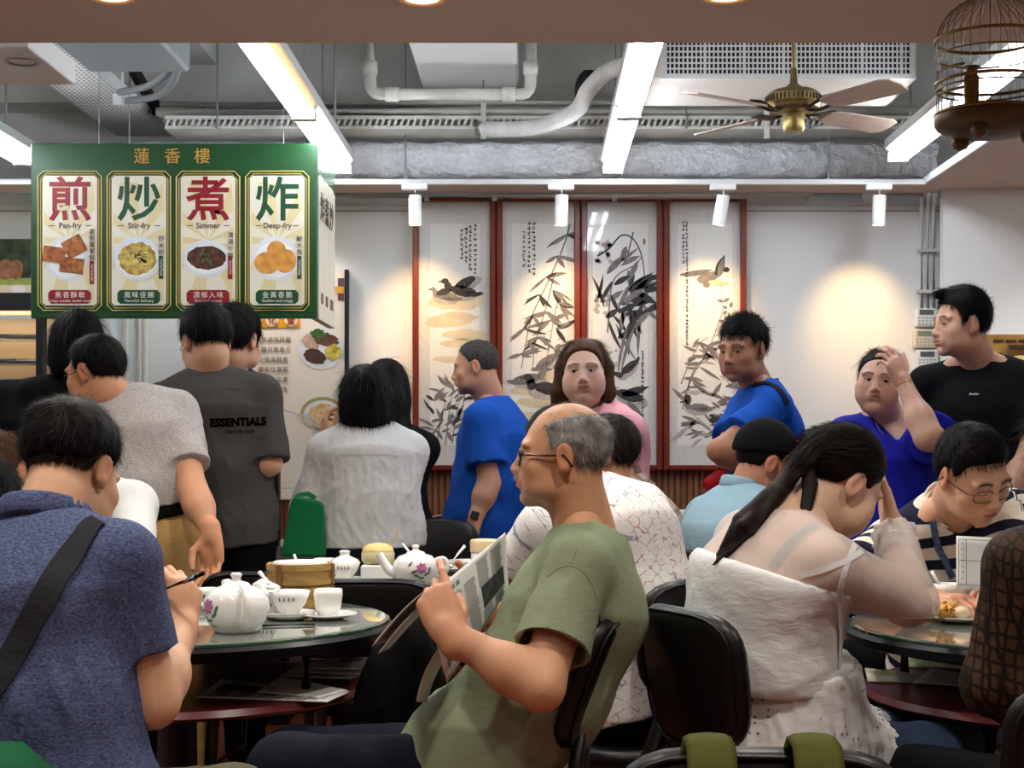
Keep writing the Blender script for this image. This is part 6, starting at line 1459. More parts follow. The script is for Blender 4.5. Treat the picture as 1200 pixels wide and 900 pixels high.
q=P(508,650,5.3); cup(q.x,q.y,ZT,'white tea bowl with printed characters behind the flowered teapot handle',.045,.05,1.15,marks=True); spoon(q.x+.06,q.y+.0,ZT+.045,'white spoon standing up right of the flowered teapot',.6,45,.08); spoon(q.x-.07,q.y+.1,ZT+.05,'white spoon leaning behind the flowered teapot',2.5,40,.08)
q=P(568,655,5.2); t=thing('tall_mug','tall cream lidded mug with printed marks beside the newspaper','mug',(q.x,q.y,ZT))
MB().lathe([(0,0),(.042,0),(.046,.01),(.047,.09),(.045,.092)],30,cap=False).build('body',china,t,smooth=True); MB().lathe([(.049,.09),(.050,.125),(.046,.132),(.02,.134),(0,.134)],30,cap=False).build('lid',mat('cream_lid',(226,204,158),.4),t,smooth=True)
mb=MB()
for k in range(4): a=-PI/2-.3+k*.2; mb.tube([(.0474*math.cos(a),.0474*math.sin(a),.05),(.0474*math.cos(a),.0474*math.sin(a),.062)],.002,5)
mb.build('printed_mark',ink,t)
# right table
q=P(1113,696,4.12); cup(q.x,q.y,ZT,'white cup with a spoon in it on the right table',.043,.080,1.06); spoon(q.x-.030,q.y,ZT+.078,'white spoon standing in the cup on the right table',2.2,55,.04)
q=P(1128,716,3.92); saucer(q.x,q.y,ZT,'white plate of dim sum on the right table',.10,.018)
b=MB(); rs=random.Random(9)
for k in range(46):
    a=rs.uniform(0,2*PI); h=rs.uniform(0,1); c=Vector((math.cos(a)*.02,math.sin(a)*.02,.004+.03*h)); e=c+Vector((rs.uniform(-.02,.02),rs.uniform(-.02,.02),rs.uniform(-.006,.014))); b.tube([c*.6,(c+e)*.5+Vector((0,0,.008)),e],.003,5)
b.sphere((0,0,.018),(.022,.022,.02),12,8); q2=P(1107,708,3.86)
tag(b.build('fried_dumpling',mat('golden_fried',(214,156,62),.5,noise=(90,.3)),None,smooth=True,loc=(q2.x,q2.y,ZT+.014)),'golden shredded fried dumpling on the right table before the cup','food')
o=MB().sphere((0,0,.016),(.024,.02,.016),16,10).build('steamed_bun',mat('pale_bun',(222,200,168),.6),None,smooth=True,loc=(P(1126,716,3.86).x,3.86,ZT+.014)); tag(o,'pale steamed bun on the plate beside the fried dumpling','food')
# small far table: stacked bowls
for k,(px,py,d,lab) in enumerate(((801,612,6.2,'white tea bowl with spoon at the front left of the small far table'),(812,614,6.12,'white tea bowl with printed characters in front on the small far table'),(806,605,6.3,'plain white cup at the back of the small far table'),(828,608,6.25,'white cup at the right of the small far table'))):
    q=P(px,py,d); cup(q.x,q.y,.86,lab,.052 if k<2 else .04,.05 if k<2 else .075,1.12,marks=k<2)
q=P(800,610,6.2); spoon(q.x,q.y,.905,'white spoon in the left bowl of the small far table',2.4,45,.09); spoon(q.x+.09,q.y+.08,.93,'pinkish spoon in the cup at the back of the small far table',.6,40,.08)
# ------------------------------------------------------------------ papers
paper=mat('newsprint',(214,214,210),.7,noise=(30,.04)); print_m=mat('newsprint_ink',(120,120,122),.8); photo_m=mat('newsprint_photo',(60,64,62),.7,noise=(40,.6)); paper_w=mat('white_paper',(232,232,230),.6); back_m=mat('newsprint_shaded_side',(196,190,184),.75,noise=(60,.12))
def sheet(name,fn,m,label,nu=16,nv=12,prints=True,th=.0012,seed=1,cat='newspaper',parent=None):
    """curved sheet: fn(u,v) -> point; printing laid on the upper side as thin columns"""
    vs=[];fs=[]
    def nrmal(u,v):
        e=.01; a=fn(min(u+e,1),v)-fn(max(u-e,0),v); b_=fn(u,min(v+e,1))-fn(u,max(v-e,0)); return a.cross(b_).normalized()
    G=[[fn(i/nu,j/nv) for j in range(nv+1)] for i in range(nu+1)]; NN=[[nrmal(i/nu,j/nv) for j in range(nv+1)] for i in range(nu+1)]
    idx=lambda i,j,s:(i*(nv+1)+j)*2+s
    for i in range(nu+1):
        for j in range(nv+1): vs+=[G[i][j]-NN[i][j]*th*.5,G[i][j]+NN[i][j]*th*.5]
    for i in range(nu):
        for j in range(nv): fs+=[(idx(i,j,1),idx(i+1,j,1),idx(i+1,j+1,1),idx(i,j+1,1)),(idx(i,j,0),idx(i,j+1,0),idx(i+1,j+1,0),idx(i+1,j,0))]
    for i in range(nu): fs+=[(idx(i,0,0),idx(i+1,0,0),idx(i+1,0,1),idx(i,0,1)),(idx(i,nv,1),idx(i+1,nv,1),idx(i+1,nv,0),idx(i,nv,0))]
    for j in range(nv): fs+=[(idx(0,j,1),idx(0,j+1,1),idx(0,j+1,0),idx(0,j,0)),(idx(nu,j,0),idx(nu,j+1,0),idx(nu,j+1,1),idx(nu,j,1))]
    o=MB().add(vs,fs).build(name,m,parent,smooth=True)
    if label: tag(o,label,cat)
    if prints:
        for sgn in ((1,-1) if prints==2 else (1,)):
            b=MB(); ph=MB(); rs=random.Random(seed)
            def patch(mb,u0,u1,v0,v1,n=3):
                q=[]; 
                for a in range(n+1): q.append([fn(u0+(u1-u0)*a/n,v)+nrmal(u0+(u1-u0)*a/n,v)*(th*.5+.0006)*sgn for v in (v0,v1)])
                for a in range(n): mb.add([q[a][0],q[a+1][0],q[a+1][1],q[a][1]],[(0,1,2,3)])
            ncol=5
            for c in range(ncol):
                v0=.06+c*.18; u=.22 if c<3 else .08
                while u<.95:
                    if not (c>=3 and .45<u<.8): patch(b,u,min(u+.012,1),v0,v0+.15*rs.uniform(.85,1),1)
                    u+=.024
            for k in range(5): patch(b,.10,.16,.10+k*.06,.10+k*.06+.042,1)
            patch(ph,.46,.78,.62,.94)
            b.build('printed_columns',print_m,o); ph.build('printed_photo',photo_m,o)
    return o
# the reader's newspaper: page turned to us, page turned away, and the hanging rear fold
A,B_,C_,D_=P(506,686,3.14),P(590,622,3.42),P(588,700,3.46),P(534,752,3.18)
def page1(u,v):   # u from the top edge down, v along the hand edge to the far corner
    a=P(497,702,3.13).lerp(P(592,624,3.48),v); b_=P(524,800,3.16).lerp(P(596,690,3.50),v); p=a.lerp(b_,u); p.z+=.012*math.sin(u*PI)*(.6-v); p.y-=.03*math.sin(u*PI)*.6; return p
news=sheet('newspaper',page1,paper,'open newspaper held up by the man in the sage T-shirt',seed=4,prints=2)
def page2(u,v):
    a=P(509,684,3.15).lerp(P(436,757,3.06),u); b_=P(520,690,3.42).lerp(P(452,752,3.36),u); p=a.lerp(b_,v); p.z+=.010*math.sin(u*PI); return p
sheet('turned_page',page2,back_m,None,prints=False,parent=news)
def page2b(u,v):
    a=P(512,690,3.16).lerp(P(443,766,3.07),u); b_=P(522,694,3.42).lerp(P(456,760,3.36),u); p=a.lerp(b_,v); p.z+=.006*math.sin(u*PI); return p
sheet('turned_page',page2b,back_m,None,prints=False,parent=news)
def page3(u,v):
    a=P(525,745,3.16).lerp(P(488,822,3.18),u); b_=P(540,748,3.24).lerp(P(500,824,3.25),u); p=a.lerp(b_,v); p.x-=.012*math.sin(u*PI); return p
sheet('hanging_fold',page3,paper,None,prints=False,parent=news)
# folded papers on the lower shelves
def flat_sheet(name,cx,cy,z,w,l,rot,m,label,prints=True,cat='newspaper',lift=.02,seed=2):
    def fn(u,v):
        x,y=(u-.5)*w,(v-.5)*l; c,s=math.cos(rot),math.sin(rot); return Vector((cx+x*c-y*s,cy+x*s+y*c,z+.004+lift*(u*u)*v))
    return sheet(name,fn,m,label,10,8,prints,.003,seed,cat)
ZS=.59
q=TP(318,817,ZS); flat_sheet('newspaper',q.x,q.y+.02,ZS,.16,.34,1.35,paper,'folded newspaper lying on the red lower shelf of the left table')
q=TP(352,812,ZS); flat_sheet('paper_sheet',q.x,q.y-.02,ZS+.004,.12,.2,1.1,paper_w,'white order sheet sticking out over the red lower shelf of the left table',False,'paper')
q=TP(400,775,.63); 
for k in range(3): flat_sheet('newspaper',q.x-.03+.012*k,q.y-.03,.60+.011*k,.20,.16,.1*k-.3,paper,['lowest','middle','topmost'][k]+' of three folded newspapers stuffed under the left table top',k==2,seed=5+k,lift=.012)
q=TP(138,805,ZS); o=MB().box((-.06,-.05,0),(.06,.05,.012),.002).build('menu_booklet',mat('booklet_cover',(150,132,96),.5,noise=(30,.4)),None,loc=(q.x,q.y,ZS+.001)); tag(o,'small patterned booklet on the lower shelf beside the blue polo','booklet')
q=TP(1065,800,ZS); flat_sheet('leaflet',q.x+.0,q.y+.03,ZS,.10,.2,1.45,mat('olive_leaflet',(170,170,110),.5,noise=(22,.5),c2=(226,226,220)),'narrow olive and white leaflet on the right lower shelf',False,'leaflet')
q=TP(1116,782,ZS); flat_sheet('leaflet',q.x,q.y,ZS,.10,.24,1.4,mat('green_leaflet',(62,112,74),.5,noise=(20,.7),c2=(206,190,150)),'green printed leaflet at the back of the right lower shelf',False,'leaflet')
q=TP(1100,800,ZS); flat_sheet('paper_sheet',q.x+.03,q.y-.02,ZS+.003,.14,.16,1.0,paper,'grey-white paper sheet at the front of the right lower shelf',False,'paper')
q=TP(1060,775,ZS); flat_sheet('plastic_doily',q.x,q.y+.02,ZS+.02,.09,.12,.4,mat('doily',(196,176,178),.4,noise=(70,.35)),'crumpled pale plastic wrapper at the left of the right lower shelf',False,'wrapper',.05)
def card(u,v): return P(1121,628,3.93).lerp(P(1164,630,4.0),v).lerp(P(1121,690,3.88).lerp(P(1166,692,3.95),v),u)
o=sheet('order_card',card,paper_w,'white order card with ruled boxes held before the striped polo',6,6,False,.002,1,'card')
b=MB()
def cl(u0,v0,u1,v1,w=.012):
    n_=Vector((0,-1,0))*.0022; a,c=card(u0,v0)+n_,card(u1,v1)+n_; d=(c-a).normalized(); s=d.cross(Vector((0,1,0)))*.0008; b.add([a-s,c-s,c+s,a+s],[(0,1,2,3)])
for uu in (.06,.46,.92): cl(uu,.05,uu,.95)
for vv in (.05,.25,.95): cl(.06,vv,.92,vv)
for k in range(7): cl(.12+k*.11,.12,.15+k*.11,.18)
b.build('ruled_lines',print_m,o)
# pen in the hand of the man in the blue polo
a,c=Vector(P1.hand['R'][4])*.5+Vector(P1.hand['R'][0])*.5,None
o=MB().tube([P(178,696,2.99),P(222,679,2.95),P(239,671,2.94)],[.0045,.005,.0048],10).build('pen',black_m,None,smooth=True); tag(o,'black pen in the hand of the man in the blue polo','pen')
MB().tube([P(216,681.5,2.949),P(228,676.5,2.943)],.0056,10).build('silver_band',steel,o,smooth=True)
# ------------------------------------------------------------------ bags and straps
strap_m=cloth('dark_grey_webbing',(44,46,50),weave=600)
polo_o=[sh1]
lay(P1,'strap_fix',[(0,0)],[],strap_m,.03,.0) if False else None
so=lay(None,'shoulder_bag',[(116,612),(108,616),(100,628),(86,648),(66,676),(44,716),(24,752),(6,785),(-14,815)],[sh1],strap_m,.046,.003,th=.004,n=6)
if so:
    so['label']='dark grey bag strap crossing the back of the blue polo'; so['category']='bag'
gm=cloth('green_nylon',(22,84,52),rough=.6)
b=MB(); b.box((-.09,-.07,.40),(.09,.07,.74),.05); o=b.build('green_bag',gm,None,smooth=True,loc=(P(-8,0,2.45).x,2.47,0)); o.rotation_euler=(0,0,.5); tag(o,'green bag hanging on the chair at the bottom left corner','bag')
o.location.z=-.02
# olive straps over the bottom chair, belonging to a bag hung on its back
olive=cloth('olive_webbing',(70,72,30),weave=500)
t=thing('olive_bag','olive bag whose two wide straps hang over the bottom chair','bag',(.31,1.93,0))
for px in (829,951):
    x=(px-626)*1.94/F-.31; z=.815
    MB().tube([(x,-.075,.45),(x,-.07,.70),(x,-.06,z-.03),(x,-.03,z+.012),(x,.015,z+.016),(x+.0,.06,z-.02),(x,.085,.66),(x,.09,.5)],1,8,flat=(.031,.006),hint=(0,1,0)).build('strap',olive,t,smooth=True)
MB().box((-.15,-.15,.28),(.15,-.06,.58),.03).build('bag_body',olive,t,smooth=True)
# green shopping bag of the woman in the blouse
t=thing('shopping_bag','green shopping bag hanging beside the white blouse','bag',(P(356,0,5.72).x,5.72,0))
poly=[(-.085,0),(.085,.0),(.075,.19),(.06,.205),(-.03,.225),(-.045,.21)]
z0=P(0,652,5.72).z
b=MB(); n=5
for i in range(1):
    f_=[(x,-.02,z0+z) for x,z in poly]; k_=[(x*.9+.005,.03,z0+z) for x,z in poly]; b.add(f_+k_,[tuple(range(6)),tuple(range(11,5,-1))]+[(i,6+i,6+(i+1)%6,(i+1)%6) for i in range(6)])
b.build('bag_body',cloth('green_nonwoven',(20,104,62),rough=.6),t,bevel=.008)
MB().tube([(-.03,0,z0+.215),(-.02,.02,z0+.228),(.01,.04,z0+.232),(.04,.02,z0+.215)],1,6,flat=(.010,.002),hint=(0,1,0)).build('handle',_M['green_nonwoven'],t)
# red pouch and bag strap of the man with crossed arms
q=P(840,564,5.5); o=MB().box((-.05,-.018,-.035),(.05,.018,.035),.016).build('pouch',cloth('red_pouch',(150,24,30),rough=.5),None,smooth=True,loc=q); o.rotation_euler=(0,-.6,0); tag(o,'small red pouch tucked under the crossed arms','pouch')
so=lay(None,'sling_bag',[(884,452),(896,449),(908,453),(917,462),(922,474)],[c for c in P17.o.children if c.name.startswith('t_shirt')],cloth('navy_webbing',(24,28,44)),.022,.002,th=.004,n=5)
if so: so['label']='dark sling bag strap on the shoulder of the man with crossed arms'; so['category']='bag'
for nm,px_ in (('armhole_seam',[(641,676),(652,666),(668,661),(684,668),(694,684),(701,706),(704,730)]),('shoulder_seam',[(676,640),(672,650),(668,660)])):
    lay(P2,nm,px_,[sh2],sage,.005,-.0002,th=.0016,n=5)
# dark jacket or bag under the left table, hanging on the reader's side
def lumpy(name,label,cat,c,r,m,seed,amp=.03,res=.012,n=6):
    rs=np.random.RandomState(seed); pr=[ell(A3(c)+rs.uniform(-.45,.45,3)*A3(r),np.eye(3),A3(r)*rs.uniform(.5,.8),.06) for _ in range(n)]
    v,f=surf(pr,res); N=vnormals(v,f); v=v+N*(amp*(folds(v,(0,.2,1),.12,seed)-.4))[:,None]; o=np_obj(name,v,f,m,None,(c[0],c[1],c[2]-r[2])); o.location=(c[0],c[1],c[2]-r[2]); return tag(o,label,cat)
lumpy('jacket','black jacket draped on the chair beyond the reader\'s knees','jacket',P(474,800,3.78),(.10,.10,.22),blk,3,.03)
t=lumpy('backpack','black bag on the floor under the left table','bag',(-.62,3.72,.17),(.2,.16,.17),blk,8,.012,.014,7)
# prints on clothes
def print_on(name,s,px,py,width,objs,m,parent,bold=0,rot=0,off=.004):
    o=text(name,s,1,m,None,bold=bold,ext=0); me=o.data; xs=[v.co.x for v in me.vertices]; w=max(xs)-min(xs); k=width/w; bad=False
    c_,s_=math.cos(rot),math.sin(rot); org=Vector(parent.location)
    for v in me.vertices:
        x,y=v.co.x*k,v.co.y*k; h,nn=cast(px+x*c_+y*s_,py-(y*c_-x*s_),objs,off)
        if h is None: bad=True; continue
        v.co=h-org
    if bad: print('PRINT MISS',name)
    o.parent=parent; o.location=(0,0,0); o.rotation_euler=(0,0,0); return o
blackprint=mat('black_print',(5,5,5),.95,spec=.0)
print_on('lettering','ESSENTIALS',279,495,66,[shess],blackprint,P9.o,bold=.05,rot=-.03)
print_on('lettering','FEAR OF GOD',281,506,33,[shess],mat('grey_print',(16,15,15),.95,spec=0),P9.o,bold=.02,rot=-.03)
h,nn=cast(1143,462,[c for c in P19.o.children if c.name.startswith('t_shirt')],.003)
if h:
    b=MB(); 
    for k in range(7): 
        x=h.x-.022+k*.0068; b.box((x,h.y-.002,h.z-.004+.001*(k%2)),(x+.005,h.y+.001,h.z+.004-.0015*(k%3)))
    oo=b.build('chest_print',mat('white_print',(220,220,220),.5),P19.o); oo.location=-Vector(P19.o.location)
# ------------------------------------------------------------------ framed ink paintings
ink_d=mat('ink_dark',(52,50,50),.7,noise=(30,.3)); ink_m=mat('ink_grey',(118,112,108),.7,noise=(30,.25)); ink_l=mat('ink_pale',(168,160,152),.7,noise=(20,.15)); wash=mat('brown_wash',(204,188,156),.7,noise=(9,.16)); seal=mat('seal_red',(150,60,50),.6)
mount=mat('silk_mount',(206,204,198),.25,noise=(120,.08),coat=.55); ricep=mat('rice_paper',(222,220,212),.25,noise=(60,.03),coat=.55)
YP=YW-.045
def W_(px,py,k=0): return P(px,py,YP-.0006*k)
class Ink:
    def __init__(s,seed): s.d={};s.r=random.Random(seed);s.k=1
    def mb(s,m): return s.d.setdefault(m.name,(MB(),m))[0]
    def leaf(s,x,y,ang,L,w,m,bend=.25):
        pts=[];n=7;up=[];dn=[]
        for i in range(n+1):
            t=i/n; a=ang+bend*(t-.5)*2; 
            cx=x+L*t*math.cos(ang)-L*bend*t*t*math.sin(ang)*.5; cy=y-(L*t*math.sin(ang)+L*bend*t*t*math.cos(ang)*.5); hw=w*.5*math.sin(PI*min(t*1.0+.06,1))**.8
            up.append((cx+hw*math.sin(a),cy+hw*math.cos(a))); dn.append((cx-hw*math.sin(a),cy-hw*math.cos(a)))
        b=s.mb(m); s.k=1+(s.k%5)
        for i in range(n): b.add([W_(*up[i],s.k),W_(*up[i+1],s.k),W_(*dn[i+1],s.k),W_(*dn[i],s.k)],[(0,1,2,3)])
    def line(s,pts,w,m):
        pp=smooth_path([(x,y,0) for x,y in pts],5); b=s.mb(m); n=len(pp)
        for i in range(n-1):
            d=(pp[i+1]-pp[i]); d=Vector((-d.y,d.x,0)).normalized()*w*.5*(1-.5*i/n); b.add([W_(pp[i].x+d.x,pp[i].y+d.y,3),W_(pp[i+1].x+d.x,pp[i+1].y+d.y,3),W_(pp[i+1].x-d.x,pp[i+1].y-d.y,3),W_(pp[i].x-d.x,pp[i].y-d.y,3)],[(0,1,2,3)])
    def blob(s,cx,cy,rx,ry,rot,m,k=2,jag=.06):
        n=18; s.mb(m).poly([W_(cx+(rx*math.cos(u)*math.cos(rot)-ry*math.sin(u)*math.sin(rot))*j,cy-(rx*math.cos(u)*math.sin(rot)+ry*math.sin(u)*math.cos(rot))*j,k) for u,j in [(2*PI*i/n,1+jag*s.r.uniform(-1,1)) for i in range(n)]])
    def script(s,x,y0,y1,step=5.4,w=4.2,m=None):
        y=y0; b=s.mb(m or ink_d)
        while y<y1:
            for _ in range(4):
                a=s.r.choice((0,0,PI/2,.7,-.7)); L=s.r.uniform(1.4,w*.95); cx,cy=x+s.r.uniform(-w*.22,w*.22),y+s.r.uniform(-1.5,1.5); dx,dy=math.cos(a)*L/2,math.sin(a)*L/2; nx,ny=-math.sin(a)*.42,math.cos(a)*.42
                b.add([W_(cx-dx-nx,cy-dy-ny,4),W_(cx+dx-nx,cy+dy-ny,4),W_(cx+dx+nx,cy+dy+ny,4),W_(cx-dx+nx,cy-dy+ny,4)],[(0,1,2,3)])
            y+=step*s.r.uniform(.9,1.15)
    def duck(s,cx,cy,L,flip,dark,rot=0,head=True):
        f=-1 if flip else 1; c,n=math.cos(rot),math.sin(rot); T=lambda x,y:(cx+f*(x*c-y*n)*L,cy-(x*n+y*c)*L)
        def B(x,y,rx,ry,r,m,k): q=T(x,y); s.blob(q[0],q[1],rx*L,ry*L,f*(r+rot),m,k)
        B(0,0,.46,.20,.12,ink_l,2); B(-.08,.06,.36,.14,.2,dark,3); B(-.42,-.02,.18,.06,-.2,dark,4)
        if head: B(.34,.18,.10,.15,-.3,dark,3); B(.42,.33,.10,.075,.0,dark,4); B(.54,.32,.07,.02,0,ink_d,5)
        for k in range(5): q=T(-.25+.11*k,.05); q2=T(-.36+.11*k,-.06); s.line([q,((q[0]+q2[0])/2+1,(q[1]+q2[1])/2),q2],1.0,ricep)
        for k in (-.05,.08): q=T(k,-.2); q2=T(k+.02,-.36); s.line([q,q2],1.0,wash)
    def build(s,parent):
        names={'ink_dark':'dark_ink_strokes','ink_grey':'grey_ink_strokes','ink_pale':'pale_ink_strokes','brown_wash':'brown_wash','seal_red':'seal','rice_paper':'bare_strokes'}
        for k,(b,m) in s.d.items():
            o=b.build(names.get(k,'ink_strokes'),m,parent); tag(o,kind='stuff'); o.location=-Vector(parent.location)
def painting(x0,x1,ix0,ix1,label,draw,seed):
    c=P((x0+x1)/2,547,YW); t=thing('framed_painting',label,'painting',(c.x,YW-.02,c.z),0,'four framed ink paintings'); L=-Vector(t.location)
    def bx(a,b_,c_,d_,y0,y1,m,name,bev=.004):
        p,q=P(a,d_,YP),P(b_,c_,YP); o=MB().box((p.x,y0,p.z),(q.x,y1,q.z),bev).build(name,m,t); o.location=L; return o
    bx(x0,x0+7,234,551,YW-.075,YW,redwood,'frame_rail'); bx(x1-7,x1,234,551,YW-.075,YW,redwood,'frame_rail'); bx(x0+7,x1-7,545,551,YW-.075,YW,redwood,'frame_rail'); bx(x0+7,x1-7,233,237,YW-.075,YW,redwood,'frame_rail')
    bx(x0+6,x1-6,236,546,YP,YW-.01,mount,'silk_mount',0); o=bx(ix0,ix1,262,522,YP-.0004,YP+.001,ricep,'painted_sheet',0)
    k=Ink(seed); draw(k); k.build(t); return t
def d1(k):
    for x,y,rx,ry,r in ((535,352,34,12,0),(528,375,32,9,.1),(545,392,26,6,0),(540,402,24,5,.05),(528,421,20,4,0)): k.blob(x,y,rx,ry,r,wash,1,.12)
    for i,x in enumerate((557,551,546,541)): k.script(x,264+i*2,322-i*6)
    k.duck(540,344,44,True,ink_d); k.duck(548,333,38,False,ink_d,.3,False); k.blob(520,342,9,4,.3,ink_d,4); k.duck(522,350,34,True,ink_m)
    for i in range(46):
        x=k.r.uniform(503,545); y=k.r.uniform(452,520); k.leaf(x,y,k.r.uniform(.1,1.2)+(PI/2 if k.r.random()<.3 else 0),k.r.uniform(10,22),k.r.uniform(2.5,5),ink_m if k.r.random()<.6 else ink_d,k.r.uniform(-.5,.5))
    for x,y0,y1 in ((512,522,470),(522,522,450),(538,522,440),(530,520,462)): k.line([(x,y0),(x+4,(y0+y1)/2),(x+10,y1)],1.4,ink_m)
def d2(k):
    for x,y,rx,ry,r in ((632,455,34,9,.1),(640,472,36,7,0),(618,488,16,5,0),(650,440,20,5,.2)): k.blob(x,y,rx,ry,r,wash,1,.12)
    for i,x in enumerate((626,620,614)): k.script(x,262+(i==2)*10,322-i*4)
    k.line([(668,262),(660,290),(640,335),(622,375),(611,432)],2,ink_m); k.line([(650,320),(640,360),(628,400),(624,432)],1.6,ink_m); k.line([(655,345),(648,380),(640,425)],1.4,ink_m)
    for x,y in ((664,275),(652,300),(640,325),(632,345),(648,340),(655,355),(640,365),(625,370),(615,385),(630,395),(645,375),(618,400),(652,385),(610,415)):
        for j in range(4): k.leaf(x,y,k.r.choice((-.35,-.6,-1.0,.3,PI+.4,PI+.8))+k.r.uniform(-.2,.2),k.r.uniform(14,30),k.r.uniform(3,5.5),ink_m if k.r.random()<.65 else ink_d,k.r.uniform(-.4,.4))
    for i in range(26): k.blob(k.r.uniform(630,668),k.r.uniform(352,412),1.6,1.3,0,ink_l,1)
    k.duck(620,447,44,False,ink_m); k.duck(640,459,52,True,ink_d); k.duck(644,425,40,False,ink_m,.4)
def d3(k):
    k.line([(700,300),(715,290),(728,276),(742,280),(752,300),(756,330)],2.2,ink_d); k.line([(742,272),(735,300),(728,312)],1.5,ink_d); k.line([(712,390),(716,340),(724,322),(745,310),(752,300)],2,ink_m)
    for i in range(60):
        x=k.r.gauss(738,14); y=k.r.gauss(345,22)
        if 696<x<760: k.leaf(x,y,-PI/2+k.r.uniform(-.9,.9) if k.r.random()<.5 else k.r.uniform(.2,1.0),k.r.uniform(14,34),k.r.uniform(4,8),ink_d if k.r.random()<.65 else ink_m,k.r.uniform(-.4,.4))
    for x,y,a,L in ((708,360,1.8,40),(712,372,-1.3,46),(722,380,-1.2,52),(735,385,-1.9,60),(745,380,-2.0,64),(700,350,1.2,30),(752,370,-1.8,50)): k.leaf(x,y,a,L,4,ink_d if L<50 else ink_m,.3)
    for i in range(30): k.blob(k.r.uniform(697,716),k.r.uniform(284,308) if i%2 else k.r.uniform(345,372),3,2.4,0,ink_l,1)
    for i in range(18): k.blob(k.r.uniform(700,724),k.r.uniform(396,470),2.2,1.6,0,ink_l,1)
    k.duck(737,434,34,True,ink_d,-.9); k.duck(740,468,46,False,ink_d,-.5,False); k.leaf(728,462,.15,34,10,ink_d); k.leaf(735,470,-.9,28,8,ink_m)
    k.script(753,412,512,4.2,3.2); k.blob(755,283,1.5,4,0,ink_m)
def d4(k):
    for i,x in enumerate((805,801)): k.script(x,261,405 if i==0 else 310,4.4,3.4)
    k.leaf(797,322,.04,40,7,ink_m); k.blob(830,325,14,6,.3,ink_m,2); k.leaf(838,322,1.0,26,9,ink_d); k.leaf(842,324,1.2,24,8,ink_m); k.blob(851,316,4,3,0,ink_d,4); k.leaf(830,330,-.2,26,7,wash); k.blob(828,333,4.5,4.5,0,ink_m,3)
    k.line([(800,470),(812,440),(830,410),(848,362)],1.6,ink_m); k.line([(800,480),(815,430),(840,420),(856,455)],1.6,ink_m); k.line([(798,450),(806,430),(818,405),(830,395)],1.4,ink_m)
    for i in range(70):
        x=k.r.uniform(796,856); y=k.r.uniform(400,520); 
        if 806<x<832 and 455<y<492: continue
        k.leaf(x,y,k.r.uniform(-.9,.9)+(PI if k.r.random()<.4 else 0),k.r.uniform(12,30),k.r.uniform(2.5,5.5),ink_m if k.r.random()<.75 else ink_l,k.r.uniform(-.5,.5))
    for i in range(16): k.leaf(k.r.uniform(846,856),k.r.uniform(350,400),k.r.uniform(0,PI),k.r.uniform(6,10),4,ink_m)
    k.duck(818,480,34,True,ink_m,-.1); k.blob(838,492,7,4,.2,ink_d,4); k.blob(834,487,3,2,0,ink_d,4); k.blob(806,468,4,6,0,ink_d,4)
painting(484,581,504,562,'framed ink painting of ducks on a bank, leftmost of the four',d1,1)
painting(582,680,600,664,'framed ink painting of a tall reed above three ducks, behind the brown-haired woman',d2,2)
painting(681,776,695,759,'framed ink painting of dark leaves and two birds, third of the four',d3,3)
painting(777,874,794,858,'framed ink painting with a flying bird and long lines of script, rightmost of the four',d4,4)
# poster on the pillar
q=P(1190,406,7.19); t=thing('wall_poster','brown and gold poster on the pillar behind the black T-shirt','poster',(q.x,7.198,q.z))
def px_box(mb,a,b_,c_,d_,d,y0,y1): p,q_=P(a,d_,d),P(b_,c_,d); return mb.box((p.x,y0,p.z),(q_.x,y1,q_.z))
o=px_box(MB(),1153,1225,392,430,7.19,7.19,7.1995).build('board',mat('gold_brown_poster',(176,136,66),.4,noise=(8,.5),c2=(84,54,22)),t); o.location=-Vector(t.location)
gold=mat('gold_ink',(220,190,120),.4)
def T(name,s,px,py,hpx,d,m,parent,bold=0,sx=1,ext=.0006,rot=(PI/2,0,0),spacing=1):
    p=P(px,py,d); o=text(name,s,hpx*d/F*1.08,m,parent,(p.x-parent.location.x,p.y-parent.location.y,p.z-parent.location.z),rot,bold,sx=sx,ext=ext,spacing=spacing); return o
b=MB()
for px in (1170,1185,1200): px_box(b,px-6,px+6,398,401,7.185,7.185,7.189)
for k in range(5): px_box(b,1182+k*5,1186+k*5,404,408,7.185,7.185,7.189)
o=b.build('printed_marks',mat('brown_ink',(60,36,16),.5),t); o.location=-Vector(t.location)
o=MB().sphere(P(1196,424,7.188),(.06,.003,.03),14,8).build('printed_dish',gold,t); o.location=-Vector(t.location)
# ------------------------------------------------------------------ hanging green menu sign
DS=6.4; s0=P(36,373,DS); s1=P(372,168,DS)
t=thing('hanging_sign','green hanging box sign with four dish panels and gold heading','sign',(0,DS,0)); SG=t
green=mat('sign_green',(27,74,36),.35); cream=mat('panel_cream',(232,226,204),.4); ray=mat('panel_ray',(222,208,158),.4); goldl=mat('gold_line',(196,176,96),.35); red=mat('sign_red',(142,22,34),.4); grn=mat('sign_dark_green',(26,76,48),.4); txt=mat('small_text',(80,70,56),.5); whit=mat('white_text',(235,230,215),.5)
loc0=-Vector(t.location)
def put(mb,name,m,**k): o=mb.build(name,m,t,**k); o.location=loc0; return o
DEP=.56
put(MB().box((s0.x,DS,s0.z),(s1.x,DS+.03,s1.z),.004),'front_board',green); put(MB().box((s1.x-.03,DS+.03,s0.z),(s1.x,DS+DEP,s1.z)),'side_board',green); put(MB().box((s0.x,DS+.03,s0.z+.02),(s0.x+.03,DS+DEP,s1.z)),'side_board',green)
heading=mat('heading_gold',(206,160,70),.4)
for s,px in zip('蓮香樓',(166,202,237)): T('heading',s,px,184,18,DS-.003,heading,t,.003)
